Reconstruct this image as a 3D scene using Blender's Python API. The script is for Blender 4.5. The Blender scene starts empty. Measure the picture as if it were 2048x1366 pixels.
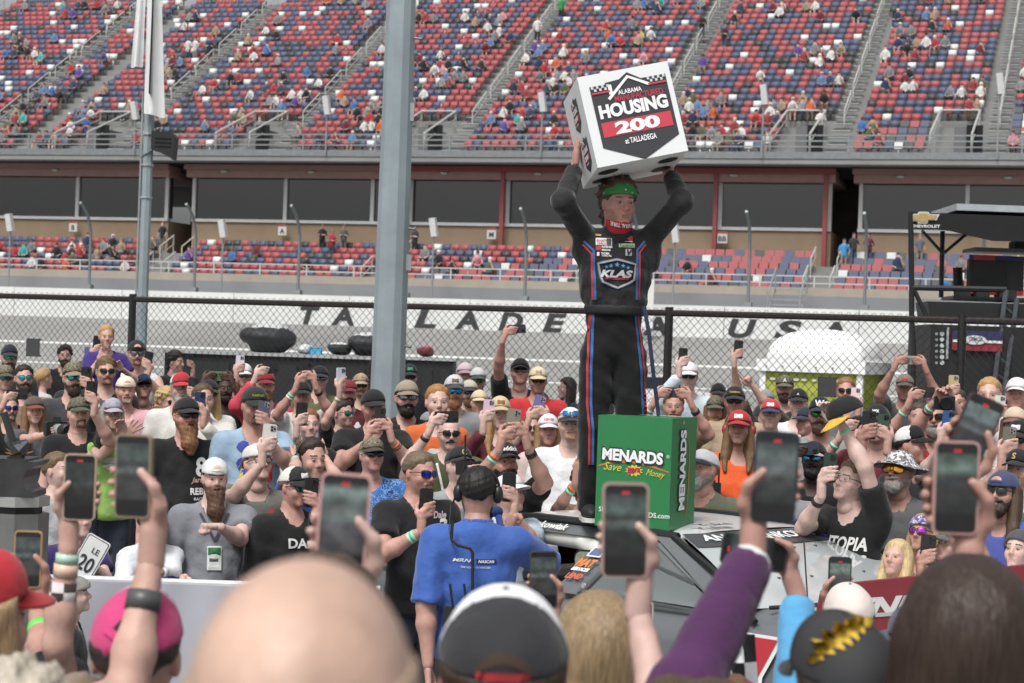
import bpy, math, random
import numpy as np
from mathutils import Matrix, Vector, Euler
from mathutils.bvhtree import BVHTree
random.seed(7)
R_ = math.radians
scene = bpy.context.scene
col = scene.collection
# ------------------------------------------------------------ camera
FPX, CX, CY = 3982.0, 1024.0, 683.0          # focal length and centre of the 2048 x 1366 photograph
CAM_Z = 2.3
ROLL, PITCH = R_(2.0), math.atan(17 / FPX)
cam_data = bpy.data.cameras.new('camera')
cam = bpy.data.objects.new('camera', cam_data)
col.objects.link(cam)
cam_data.sensor_width = 36.0
cam_data.lens = 70.0
cam_data.clip_start = 0.05
cam_data.clip_end = 2000
cam_data.dof.use_dof = True
cam_data.dof.focus_distance = 11.2
cam_data.dof.aperture_fstop = 6.6
right = Vector((math.cos(ROLL), 0, math.sin(ROLL)))
up = Vector((-math.sin(ROLL), 0, math.cos(ROLL)))
fwd = Vector((0, 1, 0))
_rx = Matrix.Rotation(PITCH, 3, 'X')
right, up, fwd = _rx @ right, _rx @ up, _rx @ fwd
cam.matrix_world = Matrix(((right.x, up.x, -fwd.x, 0), (right.y, up.y, -fwd.y, 0), (right.z, up.z, -fwd.z, CAM_Z), (0, 0, 0, 1)))
scene.camera = cam
# ------------------------------------------------------------ light: bright overcast
SUN_EL, SUN_AZ = R_(58), R_(205)             # azimuth clockwise from +Y
world = bpy.data.worlds.new('World')
scene.world = world
world.use_nodes = True
wn, wl = world.node_tree.nodes, world.node_tree.links
wn.clear()
sky = wn.new('ShaderNodeTexSky')
sky.sky_type = 'NISHITA'
sky.sun_disc = False
sky.sun_elevation = SUN_EL
sky.sun_rotation = SUN_AZ
sky.air_density = 1.0
sky.dust_density = 6.0
sky.ozone_density = 1.0
bw = wn.new('ShaderNodeHueSaturation')
bw.inputs['Saturation'].default_value = 0.16   # cloud cover: nearly neutral light
bg = wn.new('ShaderNodeBackground')
bg.inputs['Strength'].default_value = 0.105
wo = wn.new('ShaderNodeOutputWorld')
wl.new(sky.outputs[0], bw.inputs['Color'])
wl.new(bw.outputs[0], bg.inputs['Color'])
wl.new(bg.outputs[0], wo.inputs['Surface'])
sun_d = bpy.data.lights.new('sun', 'SUN')
sun_d.energy = 1.5
sun_d.angle = R_(18)
sun_d.color = (1.0, 0.97, 0.92)
sun = bpy.data.objects.new('sun', sun_d)
col.objects.link(sun)
sd = Vector((math.sin(SUN_AZ) * math.cos(SUN_EL), math.cos(SUN_AZ) * math.cos(SUN_EL), math.sin(SUN_EL)))
sun.rotation_euler = sd.to_track_quat('Z', 'Y').to_euler()
sun.location = (0, 0, 60)
scene.view_settings.view_transform = 'Standard'
scene.view_settings.look = 'None'
scene.view_settings.exposure = 0.52
scene.view_settings.gamma = 1.0
scene.view_settings.use_curve_mapping = False
scene.cycles.max_bounces = 6
scene.cycles.diffuse_bounces = 3
scene.cycles.glossy_bounces = 3
scene.cycles.transparent_max_bounces = 12

# ------------------------------------------------------------ helpers
def P(px, py, d):
    """world point on the pixel's ray at distance d along +Y"""
    dx, dy = px - CX, CY - py
    ox = dx * math.cos(ROLL) - dy * math.sin(ROLL)
    oy = dx * math.sin(ROLL) + dy * math.cos(ROLL)
    Y = FPX * math.cos(PITCH) - oy * math.sin(PITCH)
    Z = FPX * math.sin(PITCH) + oy * math.cos(PITCH)
    t = d / Y
    return Vector((ox * t, d, CAM_Z + Z * t))

def pix(w):
    v = Vector(w) - Vector((0, 0, CAM_Z))
    return (round(CX + FPX * v.dot(right) / v.dot(fwd)), round(CY - FPX * v.dot(up) / v.dot(fwd)))

def ground_z(y):
    pts = [(-50, .34), (1.0, .34), (4.3, 0), (11.7, 0), (16.5, .38), (26, .38), (34, .16), (500, .16)]
    for (a, za), (b, zb) in zip(pts, pts[1:]):
        if y <= b:
            return za + (zb - za) * max(0, (y - a)) / (b - a)
    return pts[-1][1]

def lin(h):
    if not isinstance(h, str):
        return tuple(h)
    h = h.lstrip('#')
    if len(h) == 3:
        h = ''.join(c * 2 for c in h)
    c = [int(h[i:i + 2], 16) / 255 for i in (0, 2, 4)]
    c = [v / 12.92 if v <= .04045 else ((v + .055) / 1.055) ** 2.4 for v in c]
    y = .2126 * c[0] + .7152 * c[1] + .0722 * c[2]
    return tuple((v + (y - v) * .07) * .94 + .005 for v in c)  # the floor lifts blacks: lens veil mixed into every base colour

_mats = {}
def M(c, rough=.65, var=.10, scale=9, bump=0., bscale=60, metal=0, spec=.4, coat=0, alpha=1., trans=0, sheen=0, name='surface', emit=0):
    key = (str(c), rough, var, scale, bump, bscale, metal, spec, coat, alpha, trans, sheen, emit)
    if key in _mats:
        return _mats[key]
    c = lin(c)
    m = bpy.data.materials.new(name)
    m.use_nodes = True
    n, l = m.node_tree.nodes, m.node_tree.links
    b = n['Principled BSDF']
    b.inputs['Roughness'].default_value = rough
    b.inputs['Metallic'].default_value = metal
    b.inputs['Specular IOR Level'].default_value = spec
    b.inputs['Coat Weight'].default_value = coat
    b.inputs['Alpha'].default_value = alpha
    b.inputs['Transmission Weight'].default_value = trans
    b.inputs['Sheen Weight'].default_value = sheen
    tc = n.new('ShaderNodeTexCoord')
    if var > 0:
        nz = n.new('ShaderNodeTexNoise')
        nz.inputs['Scale'].default_value = scale
        nz.inputs['Detail'].default_value = 4
        nz.inputs['Roughness'].default_value = .6
        l.new(tc.outputs['Object'], nz.inputs['Vector'])
        mr = n.new('ShaderNodeMapRange')
        mr.inputs['From Min'].default_value = .3
        mr.inputs['From Max'].default_value = .7
        l.new(nz.outputs['Fac'], mr.inputs['Value'])
        mx = n.new('ShaderNodeMix')
        mx.data_type = 'RGBA'
        mx.inputs['A'].default_value = (*[v * (1 - var) for v in c], 1)
        mx.inputs['B'].default_value = (*[min(1, v * (1 + var)) for v in c], 1)
        l.new(mr.outputs[0], mx.inputs['Factor'])
        l.new(mx.outputs['Result'], b.inputs['Base Color'])
    else:
        b.inputs['Base Color'].default_value = (*c, 1)
    if bump:
        bn = n.new('ShaderNodeTexNoise')
        bn.inputs['Scale'].default_value = bscale
        bn.inputs['Detail'].default_value = 3
        l.new(tc.outputs['Object'], bn.inputs['Vector'])
        bp = n.new('ShaderNodeBump')
        bp.inputs['Strength'].default_value = bump
        bp.inputs['Distance'].default_value = .02
        l.new(bn.outputs['Fac'], bp.inputs['Height'])
        l.new(bp.outputs[0], b.inputs['Normal'])
    if emit:
        b.inputs['Emission Color'].default_value = (*c, 1)
        b.inputs['Emission Strength'].default_value = emit
    _mats[key] = m
    return m

def cloth(c, var=.12):
    return M(c, rough=.85, var=var, scale=7, bump=.55, bscale=13, spec=.2, sheen=.15, name='cloth')
def paint(c, rough=.35, var=.04):
    return M(c, rough=rough, var=var, scale=3, spec=.5, name='paint')
def plastic(c, rough=.4):
    return M(c, rough=rough, var=.05, scale=6, spec=.5, name='plastic')
def steel(c='8d9498', rough=.45):
    return M(c, rough=rough, var=.12, scale=5, metal=.55, name='galvanised_steel')
def concrete(c, var=.14, scale=1.2):
    return M(c, rough=.9, var=var, scale=scale, bump=.2, bscale=8, spec=.2, name='concrete')

def tag(o, label=None, cat=None, group=None, kind=None):
    if label: o['label'] = label
    if cat: o['category'] = cat
    if group: o['group'] = group
    if kind: o['kind'] = kind
    return o

def empty(name, loc=(0, 0, 0), rz=0, scale=1, parent=None):
    o = bpy.data.objects.new(name, None)
    o.empty_display_size = .2
    col.objects.link(o)
    o.location = loc
    o.rotation_euler = (0, 0, rz)
    o.scale = (scale,) * 3
    o.parent = parent
    return o

def link(name, me, parent=None, mats=None, mw=None):
    o = bpy.data.objects.new(name, me)
    col.objects.link(o)
    o.parent = parent
    if mw is not None:
        o.matrix_local = mw if isinstance(mw, Matrix) else Matrix.Translation(mw)
    if mats:
        for i, m in enumerate(mats):
            if i < len(o.material_slots):
                o.material_slots[i].link = 'OBJECT'
                o.material_slots[i].material = m
    return o

def mesh_np(name, V, F, mi=None, mats=(), smooth=False, nslots=0):
    me = bpy.data.meshes.new(name)
    V = np.asarray(V, dtype=np.float32).reshape(-1, 3)
    if isinstance(F, np.ndarray) and F.size:
        k = F.shape[1]
        me.vertices.add(len(V))
        me.vertices.foreach_set('co', V.ravel())
        me.loops.add(F.size)
        me.loops.foreach_set('vertex_index', F.astype(np.int32).ravel())
        me.polygons.add(len(F))
        me.polygons.foreach_set('loop_start', np.arange(0, F.size, k, dtype=np.int32))
        me.polygons.foreach_set('loop_total', np.full(len(F), k, dtype=np.int32))
        me.update(calc_edges=True)
    else:
        me.from_pydata(V.tolist(), [], [list(map(int, f)) for f in F])
    for m in mats:
        me.materials.append(m)
    for i in range(nslots - len(mats)):
        me.materials.append(None)
    if mi is not None:
        me.polygons.foreach_set('material_index', np.asarray(mi, dtype=np.int32))
    if smooth:
        me.polygons.foreach_set('use_smooth', np.ones(len(me.polygons), dtype=bool))
    me.validate()
    return me

class MB:
    """collects faces, builds one mesh object"""
    def __init__(s):
        s.v, s.f, s.m = [], [], []
    def add(s, V, F, mi=0):
        o = len(s.v)
        s.v += [tuple(p) for p in V]
        for k, f in enumerate(F):
            s.f.append([i + o for i in f])
            s.m.append(mi if isinstance(mi, int) else int(mi[k]))
        return s
    def box(s, c, size, rot=None, mi=0, taper=1.):
        hx, hy, hz = size[0] / 2, size[1] / 2, size[2] / 2
        V = [Vector((x * hx * (taper if z > 0 else 1), y * hy * (taper if z > 0 else 1), z * hz)) for z in (-1, 1) for y in (-1, 1) for x in (-1, 1)]
        if rot is not None:
            V = [rot @ p for p in V]
        c = Vector(c)
        return s.add([p + c for p in V], [(0, 2, 3, 1), (4, 5, 7, 6), (0, 1, 5, 4), (2, 6, 7, 3), (0, 4, 6, 2), (1, 3, 7, 5)], mi)
    def bx(s, x0, x1, y0, y1, z0, z1, mi=0):
        return s.box(((x0 + x1) / 2, (y0 + y1) / 2, (z0 + z1) / 2), (abs(x1 - x0), abs(y1 - y0), abs(z1 - z0)), mi=mi)
    def tube(s, pts, r, n=8, mi=0, cap=True):
        pts = [Vector(p) for p in pts]
        rs = r if isinstance(r, (list, tuple)) else [r] * len(pts)
        V, F = [], []
        t0 = (pts[1] - pts[0]).normalized()
        a = t0.orthogonal().normalized()
        for i, p in enumerate(pts):
            t = ((pts[min(i + 1, len(pts) - 1)] - pts[max(i - 1, 0)])).normalized()
            a = (a - t * a.dot(t)).normalized()
            b = t.cross(a)
            for k in range(n):
                an = 2 * math.pi * (k + .5) / n
                V.append(p + (a * math.cos(an) + b * math.sin(an)) * rs[i])
        for i in range(len(pts) - 1):
            for k in range(n):
                F.append((i * n + k, i * n + (k + 1) % n, (i + 1) * n + (k + 1) % n, (i + 1) * n + k))
        if cap:
            F.append(tuple(range(n))[::-1])
            F.append(tuple(range((len(pts) - 1) * n, len(pts) * n)))
        return s.add(V, F, mi)
    def loft(s, secs, mi=0, closed=True, cap=True):
        n = len(secs[0])
        V = [p for sec in secs for p in sec]
        F = []
        for i in range(len(secs) - 1):
            for k in range(n if closed else n - 1):
                F.append((i * n + k, i * n + (k + 1) % n, (i + 1) * n + (k + 1) % n, (i + 1) * n + k))
        if cap and closed:
            F.append(tuple(range(n))[::-1])
            F.append(tuple(range((len(secs) - 1) * n, len(secs) * n)))
        return s.add(V, F, mi)
    def prism(s, poly, o, ux, uy, depth, mi=0):
        """2-D polygon in plane (o, ux, uy) pushed along the plane normal by depth"""
        o, ux, uy = Vector(o), Vector(ux), Vector(uy)
        nrm = ux.cross(uy).normalized()
        n = len(poly)
        V = [o + ux * x + uy * y for x, y in poly] + [o + ux * x + uy * y + nrm * depth for x, y in poly]
        F = [tuple(range(n))[::-1], tuple(range(n, 2 * n))] + [(k, (k + 1) % n, n + (k + 1) % n, n + k) for k in range(n)]
        return s.add(V, F, mi)
    def mesh(s, name, mats, smooth=False):
        return mesh_np(name, s.v, s.f, s.m, mats if isinstance(mats, (list, tuple)) else [mats], smooth)
    def build(s, name, mats, parent=None, smooth=False, mw=None):
        o = link(name, s.mesh(name, mats, smooth), parent)
        if mw is not None:
            o.matrix_local = mw if isinstance(mw, Matrix) else Matrix.Translation(mw)
        return o

def rrect(w, h, r, n=4):
    out = []
    for cx, cy, a0 in ((w / 2 - r, h / 2 - r, 0), (-w / 2 + r, h / 2 - r, 90), (-w / 2 + r, -h / 2 + r, 180), (w / 2 - r, -h / 2 + r, 270)):
        for k in range(n + 1):
            a = R_(a0 + 90 * k / n)
            out.append((cx + r * math.cos(a), cy + r * math.sin(a)))
    return out
def circle(r, n=16, cx=0, cy=0, ry=None):
    return [(cx + r * math.cos(2 * math.pi * k / n), cy + (ry or r) * math.sin(2 * math.pi * k / n)) for k in range(n)]

# ---- lettering: the built-in font as flat meshes
_txt = {}
def text2d(s, bold=0., shear=0., space=1.):
    key = (s, bold, shear, space)
    if key in _txt:
        return _txt[key]
    cu = bpy.data.curves.new('lettering', 'FONT')
    cu.body = s
    cu.size = 1.0
    cu.offset = bold
    cu.shear = shear
    cu.space_character = space
    cu.resolution_u = 3
    ob = bpy.data.objects.new('lettering', cu)
    me = bpy.data.meshes.new_from_object(ob)
    V = np.array([v.co[:2] for v in me.vertices], dtype=float).reshape(-1, 2)
    F = [tuple(p.vertices) for p in me.polygons]
    bpy.data.objects.remove(ob)
    bpy.data.curves.remove(cu)
    bpy.data.meshes.remove(me)
    lo, hi = V.min(0), V.max(0)
    V = V - (lo + hi) / 2
    _txt[key] = (V, F, hi - lo)
    return _txt[key]

def flat_text(s, parent, o, ux, uy, mat, w=None, h=None, bold=.02, shear=0, space=1., name='lettering', lift=.003, rot=0, extra=None):
    """flat letters on a plane: centre o, unit axes ux, uy, fitted to width w and/or height h"""
    V, F, sz = text2d(s, bold, shear, space)
    sx = w / sz[0] if w else h / sz[1]
    sy = h / sz[1] if h else sx
    o, ux, uy = Vector(o), Vector(ux).normalized(), Vector(uy).normalized()
    nrm = ux.cross(uy)
    if rot:
        c, q = math.cos(rot), math.sin(rot)
        ux, uy = ux * c + uy * q, uy * c - ux * q
    pts = [o + ux * (x * sx) + uy * (y * sy) + nrm * lift for x, y in V]
    return MB().add(pts, F).build(name, mat, parent)

def flat_poly(poly, parent, o, ux, uy, mat, lift=.002, name='panel', thick=0):
    o, ux, uy = Vector(o), Vector(ux).normalized(), Vector(uy).normalized()
    nrm = ux.cross(uy)
    m = MB()
    if thick:
        m.prism(poly, o + nrm * (lift - thick), ux, uy, thick)
    else:
        m.add([o + ux * x + uy * y + nrm * lift for x, y in poly], [tuple(range(len(poly)))])
    return m.build(name, mat, parent)
# ------------------------------------------------------------ implicit surfaces (surface nets)
f32 = np.float32
def grid_pts(lo, hi, h):
    n = [max(3, int(math.ceil((b - a) / h)) + 1) for a, b in zip(lo, hi)]
    ax = [np.asarray(lo[i] + h * np.arange(n[i]), dtype=f32) for i in range(3)]
    G = np.stack(np.meshgrid(*ax, indexing='ij'), -1)
    return G.reshape(-1, 3), n
_E = [(0, 1), (2, 3), (4, 5), (6, 7), (0, 2), (1, 3), (4, 6), (5, 7), (0, 4), (1, 5), (2, 6), (3, 7)]
_C = np.array([(i >> 2 & 1, i >> 1 & 1, i & 1) for i in range(8)])
def nets(fn, lo, hi, h):
    G, n = grid_pts(lo, hi, h)
    v = fn(G).reshape(n)
    ins = v < 0
    nx, ny, nz = [k - 1 for k in n]
    cs = [ins[a:a + nx, b:b + ny, c:c + nz] for a, b, c in _C]
    s = sum(c.astype(np.int8) for c in cs)
    mixed = (s > 0) & (s < 8)
    idx = np.argwhere(mixed)
    if not len(idx):
        return np.zeros((0, 3), f32), np.zeros((0, 4), np.int32)
    val = np.stack([v[idx[:, 0] + a, idx[:, 1] + b, idx[:, 2] + c] for a, b, c in _C], 1)
    pos = np.zeros((len(idx), 3)); cnt = np.zeros(len(idx))
    for a, b in _E:
        va, vb = val[:, a], val[:, b]
        cr = (va < 0) != (vb < 0)
        t = np.where(cr, va / np.where(cr, va - vb, 1), 0)
        pos += np.where(cr[:, None], _C[a] + t[:, None] * (_C[b] - _C[a]), 0)
        cnt += cr
    V = np.asarray(lo) + (idx + pos / cnt[:, None]) * h
    cid = np.full((nx, ny, nz), -1, np.int32)
    cid[mixed] = np.arange(len(idx))
    Q = []
    for ax in range(3):
        o1, o2 = [(1, 2), (2, 0), (0, 1)][ax]
        sl0 = [slice(None)] * 3; sl1 = [slice(None)] * 3
        sl0[ax] = slice(0, -1); sl1[ax] = slice(1, None)
        for o in (o1, o2):
            sl0[o] = slice(1, -1); sl1[o] = slice(1, -1)
        a, b = ins[tuple(sl0)], ins[tuple(sl1)]
        e = np.argwhere(a != b)
        if not len(e):
            continue
        flip = a[tuple(e.T)]
        e[:, o1] += 1; e[:, o2] += 1
        def c(d1, d2):
            q = e.copy(); q[:, o1] += d1; q[:, o2] += d2
            return cid[q[:, 0], q[:, 1], q[:, 2]]
        q = np.stack([c(-1, -1), c(0, -1), c(0, 0), c(-1, 0)], 1)
        q[~flip] = q[~flip][:, ::-1]
        Q.append(q)
    Q = np.concatenate(Q)
    return V.astype(f32), Q[(Q >= 0).all(1)]

def cone(p, a, b, ra, rb):
    a, b = np.asarray(a, f32), np.asarray(b, f32)
    ba = b - a
    pa = p - a
    h = np.clip(pa @ ba / max(1e-9, float(ba @ ba)), 0, 1)
    return np.linalg.norm(pa - h[:, None] * ba, axis=1) - (ra + (rb - ra) * h)
def ell(p, c, r, R=None):
    q = p - np.asarray(c, f32)
    if R is not None:
        q = q @ np.asarray(R, f32)
    r = np.asarray(r, f32)
    k0 = np.linalg.norm(q / r, axis=1)
    k1 = np.linalg.norm(q / (r * r), axis=1) + 1e-9
    return k0 * (k0 - 1) / k1
def smin(a, b, k):
    h = np.clip(.5 + .5 * (b - a) / k, 0, 1)
    return b + (a - b) * h - k * h * (1 - h)
def smax(a, b, k):
    return -smin(-a, -b, k)
def sunion(ds, k):
    d = ds[0]
    for e in ds[1:]:
        d = smin(d, e, k)
    return d
def wob(p, f, ph=0.):
    x, y, z = p[:, 0], p[:, 1], p[:, 2]
    return np.sin(f * x + 1.3 * ph + .6 * f * z) * np.sin(f * .83 * z - .5 * f * x + ph) + .6 * np.sin(1.7 * f * y + .9 * f * z + 2 * ph) * np.sin(1.9 * f * x - .4 * f * z)

# ------------------------------------------------------------ head (origin between the ears, face towards -Y)
def cran(p, inf=0.):
    return ell(p, (0, .012, .034), (.076 + inf, .097 + inf, .088 + inf))
def head_sdf(p, kind):
    fem, kid = kind == 'f', kind == 'k'
    jw = .9 if fem else (.92 if kid else 1.)
    d = sunion([cran(p), ell(p, (0, -.022, -.045), (.06 * jw, .068, .075)), ell(p, (0, .01, -.03), (.066 * jw, .07, .06))], .03)
    d = smin(d, cone(p, (-.014 * jw, -.07, -.1), (.014 * jw, -.07, -.1), .016, .016), .025)
    for s in (-1, 1):
        d = smin(d, ell(p, (s * .042, -.058, -.03), (.022, .022, .024)), .025)
        d = smin(d, cone(p, (s * .012, -.084, .019), (s * .045, -.072, .021), .0105, .008), .014)
        d = smax(d, -ell(p, (s * .031, -.102, .003), (.019, .017, .012)), .012)
        d = smin(d, ell(p, (s * .078, .014, -.004), (.009, .021, .032)), .008)
    d = smin(d, cone(p, (0, -.083, .012), (0, -.105, -.028), .008, .0125), .012)
    d = smin(d, cone(p, (-.011, -.093, -.034), (.011, -.093, -.034), .0085, .0085), .01)
    d = smin(d, cone(p, (-.02, -.078, -.063), (.02, -.078, -.063), .0085, .0085), .012)
    d = smin(d, cone(p, (-.016, -.077, -.075), (.016, -.077, -.075), .009, .009), .012)
    d = smax(d, -cone(p, (-.022, -.09, -.0685), (.022, -.09, -.0685), .0035, .0035), .006)
    nr = .046 if fem else (.044 if kid else .057)
    d = smin(d, cone(p, (0, .03, -.06), (0, .03, -.14), nr, nr + .002), .03)
    return d
_tpl = {}
def uv_sphere(c, r, nu=8, nv=6, flat=1.):
    V, F = [], []
    for j in range(nv + 1):
        th = math.pi * j / nv
        for i in range(nu):
            ph = 2 * math.pi * i / nu
            V.append((c[0] + r * math.sin(th) * math.cos(ph), c[1] + flat * r * math.sin(th) * math.sin(ph), c[2] + r * math.cos(th)))
    for j in range(nv):
        for i in range(nu):
            F.append((j * nu + i, j * nu + (i + 1) % nu, (j + 1) * nu + (i + 1) % nu, (j + 1) * nu + i))
    return np.array(V, f32), np.array(F)
def head_tpl(kind, h):
    """verts, quads, material index (0 skin, 1 lip, 2 brow, 3 eye white, 4 iris)"""
    key = ('head', kind, h)
    if key not in _tpl:
        V, Q = nets(lambda p: head_sdf(p, kind), (-.1, -.135, -.215), (.1, .125, .14), h)
        c = V[Q].mean(1)
        mi = np.zeros(len(Q), int)
        x, y, z = np.abs(c[:, 0]), c[:, 1], c[:, 2]
        mi[(((x - .042) ** 2 + (z + .028) ** 2 < .02 ** 2) & (y < -.04)) | ((x < .016) & (y < -.088) & (z < .0) & (z > -.045)) | ((x > .075) & (np.abs(z) < .03))] = 5
        if kind == 'm':
            mi[(z < -.048 + np.clip(x - .035, 0, 1) * .5) & (z > -.125) & (y < .0)] = 6
        mi[(x < .0215) & (y < -.073) & (z < -.0605) & (z > -.0785)] = 1
        mi[(x > .012) & (x < .05) & (y < -.066) & (z < .031) & (z > .0225)] = 2
        for s in (-1, 1):
            for cc, r, m in (((s * .031, -.0775, .002), .0125, 3), ((s * .031, -.0855, .002), .0062, 4)):
                v, f = uv_sphere(cc, r)
                v[:, 2] = cc[2] + (v[:, 2] - cc[2]) * (.42 if m == 3 else .62)
                Q = np.concatenate([Q, f + len(V)]); V = np.concatenate([V, v])
                mi = np.concatenate([mi, np.full(len(f), m)])
        _tpl[key] = (V, Q, mi)
    return _tpl[key]

# ------------------------------------------------------------ hands
def finger_chain(base, dirz, lens, curls, splay, r, palm_n=-1):
    pts = [np.array(base)]
    a = 0.
    for L, c in zip(lens, curls):
        a += c
        d = np.array([math.sin(splay) * math.cos(a), palm_n * math.sin(a), math.cos(a) * math.cos(splay)])
        pts.append(pts[-1] + d * L)
    return pts
def hand_prims(pose):
    C = []
    if pose == 'grip':                      # in the frame of the phone held by a right hand
        for k, z in enumerate((.006, -.016, -.038, -.058)):
            q = [.0, .003, 0, -.006][k]
            pts = [(-.02, -.03, z - .014), (.018, -.03, z - .004), (.04 + q, -.019, z), (.0455 + q, .0, z + .003)]
            C += [(pts[i], pts[i + 1], .0096 - .0006 * i, .0092 - .0008 * i) for i in range(3)]
        th = [(-.035, -.02, -.085), (-.054, -.004, -.055), (-.05, .012, -.018), (-.024, .0175, .01)]
        C += [(th[0], th[1], .017, .014), (th[1], th[2], .0125, .0105), (th[2], th[3], .0105, .0085)]
        palm = [((-.034, -.024, -.05), (-.005, -.028, -.02), .02, .018), ((-.034, -.024, -.075), (-.002, -.026, -.062), .023, .017), ((-.03, -.022, -.1), (-.028, -.02, -.16), .026, .026)]
        return C + palm, (-.028, -.02, -.155)
    cur = {'relax': (.25, .35, .3), 'fist': (1.25, 1.5, 1.1), 'open': (.03, .06, .05), 'flat': (-.12, .1, .05), 'point': (1.25, 1.5, 1.1), 'cup': (.5, .55, .45)}[pose]
    for k, (x, L) in enumerate(((.03, 1.), (.011, 1.1), (-.009, 1.02), (-.028, .82))):
        c = cur if not (pose == 'point' and k == 0) else (0, .05, .05)
        c = [a * (1 + .08 * k) for a in c]
        sp = {'open': .2, 'flat': .06}.get(pose, .05) * (1.2 - .75 * k) * 1.0
        pts = finger_chain((x, 0, .092 - .004 * abs(k - 1)), None, [.042 * L, .027 * L, .021 * L], c, sp, .009)
        C += [(pts[i], pts[i + 1], .0098 - .0007 * i, .0092 - .0007 * i) for i in range(3)]
        C.append(((x * .8, .002, .05), (x, 0, .09), .0125, .0115))
    tp = {'fist': [(.028, -.008, .03), (.045, -.022, .06), (.03, -.038, .078), (.008, -.041, .082)],
          'open': [(.025, -.004, .025), (.052, -.01, .055), (.073, -.012, .08), (.088, -.014, .1)]}.get(pose, [(.027, -.006, .025), (.047, -.018, .055), (.052, -.026, .085), (.048, -.033, .107)])
    C += [(tp[0], tp[1], .0165, .013), (tp[1], tp[2], .0118, .0105), (tp[2], tp[3], .0102, .0085)]
    C += [((0, 0, -.015), (.012, 0, .03), .026, .02), ((-.018, 0, .03), (-.022, 0, .085), .0165, .0145), ((.014, 0, .03), (.02, 0, .085), .0175, .0145), ((0, 0, .04), (0, 0, .08), .0165, .0155)]
    return C, (0, 0, 0)
def hand_tpl(pose, h):
    key = ('hand', pose, h)
    if key not in _tpl:
        C, wr = hand_prims(pose)
        pts = np.array([q for c in C for q in c[:2]])
        V, Q = nets(lambda p: sunion([cone(p, *c) for c in C], .007), pts.min(0) - .035, pts.max(0) + .03, h)
        _tpl[key] = (V, Q, np.array(wr))
    return _tpl[key]

# ------------------------------------------------------------ hats, hair, beards, glasses (shared meshes in head space)
def tpl_mesh(name, fn, lo, hi, h, mfun=None, slots=1):
    key = ('mesh', name, h)
    if key not in _tpl:
        V, Q = nets(fn, lo, hi, h)
        mi = mfun(V[Q].mean(1)) if mfun else None
        _tpl[key] = mesh_np(name.split('|')[0], V, Q, mi, smooth=True, nslots=slots)
    return _tpl[key]
BX = ((-.16, -.17, -.34), (.16, .2, .17))
def hair_mesh(style, h=.008):
    under = style.endswith('+')
    style = style.rstrip('+')
    def base(p, inf=.012, a=.02, s=.72):
        hl = (p[:, 2] - a + s * p[:, 1]) * .8 + .006 * np.sin(70 * p[:, 0] + 40 * p[:, 1]) + .004 * np.sin(150 * p[:, 0])
        return cran(p, 0.) - (np.clip(hl / .03, -.6, 1) * (inf + .004) - .002)
    def face(p):
        return -ell(p, (0, -.115, -.045), (.072, .085, .1))
    def fn(p):
        d = fn0(p)
        return smax(d, p[:, 2] - .05 + .16 * p[:, 1], .004) if under else d
    def fn0(p):
        if style == 'short':
            return base(p) + .0025 * wob(p, 140, 1)
        if style == 'buzz':
            return base(p, .005)
        if style == 'fade':
            return smin(base(p, .004, .0), smax(base(p, .02, .045, .5), -p[:, 2] + .04, .01), .01) + .003 * wob(p, 120, 2)
        if style == 'curly':
            d = smin(base(p, .026, .01), ell(p, (0, .075, -.06), (.075, .045, .06)), .03)
            return d + .008 * wob(p, 95, 2) + .004 * wob(p, 210, 1)
        if style == 'afro':
            return base(p, .03, .02) + .006 * wob(p, 120, 2)
        if style == 'fringe':
            return smax(cran(p, .004), p[:, 2] - .055 + .5 * np.clip(-.02 - p[:, 1], 0, 1) - .006 * np.sin(60 * p[:, 0]), .004)
        if style == 'bun':
            d = smin(base(p, .013), ell(p, (0, .1, .06), (.035, .035, .035)), .02)
            return d + .002 * wob(p, 150, 1)
        if style == 'pony':
            d = smin(base(p, .013), cone(p, (0, .11, .04), (0, .125, -.2), .03, .022), .02)
            return d + .003 * wob(p, 150, 1)
        d = base(p, .016, .0, .9)                     # long / loose
        d = smin(d, ell(p, (0, .058, -.08), (.104, .066, .19)), .03)
        for s in (-1, 1):
            d = smin(d, cone(p, (s * .07, .012, .02), (s * .088, -.005, -.2), .036, .034), .03)
            d = smin(d, cone(p, (s * .088, -.005, -.2), (s * .08, -.05, -.31), .034, .014), .02)
        d = smax(d, face(p), .01)
        st = np.sin(130 * p[:, 0] + 30 * p[:, 1] + 2 * np.sin(16 * p[:, 2])) * np.sin(90 * p[:, 1] + 1.5)
        return d + .0016 * st
    return tpl_mesh('hair|' + style + ('+' if under else ''), fn, *BX, h)
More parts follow.
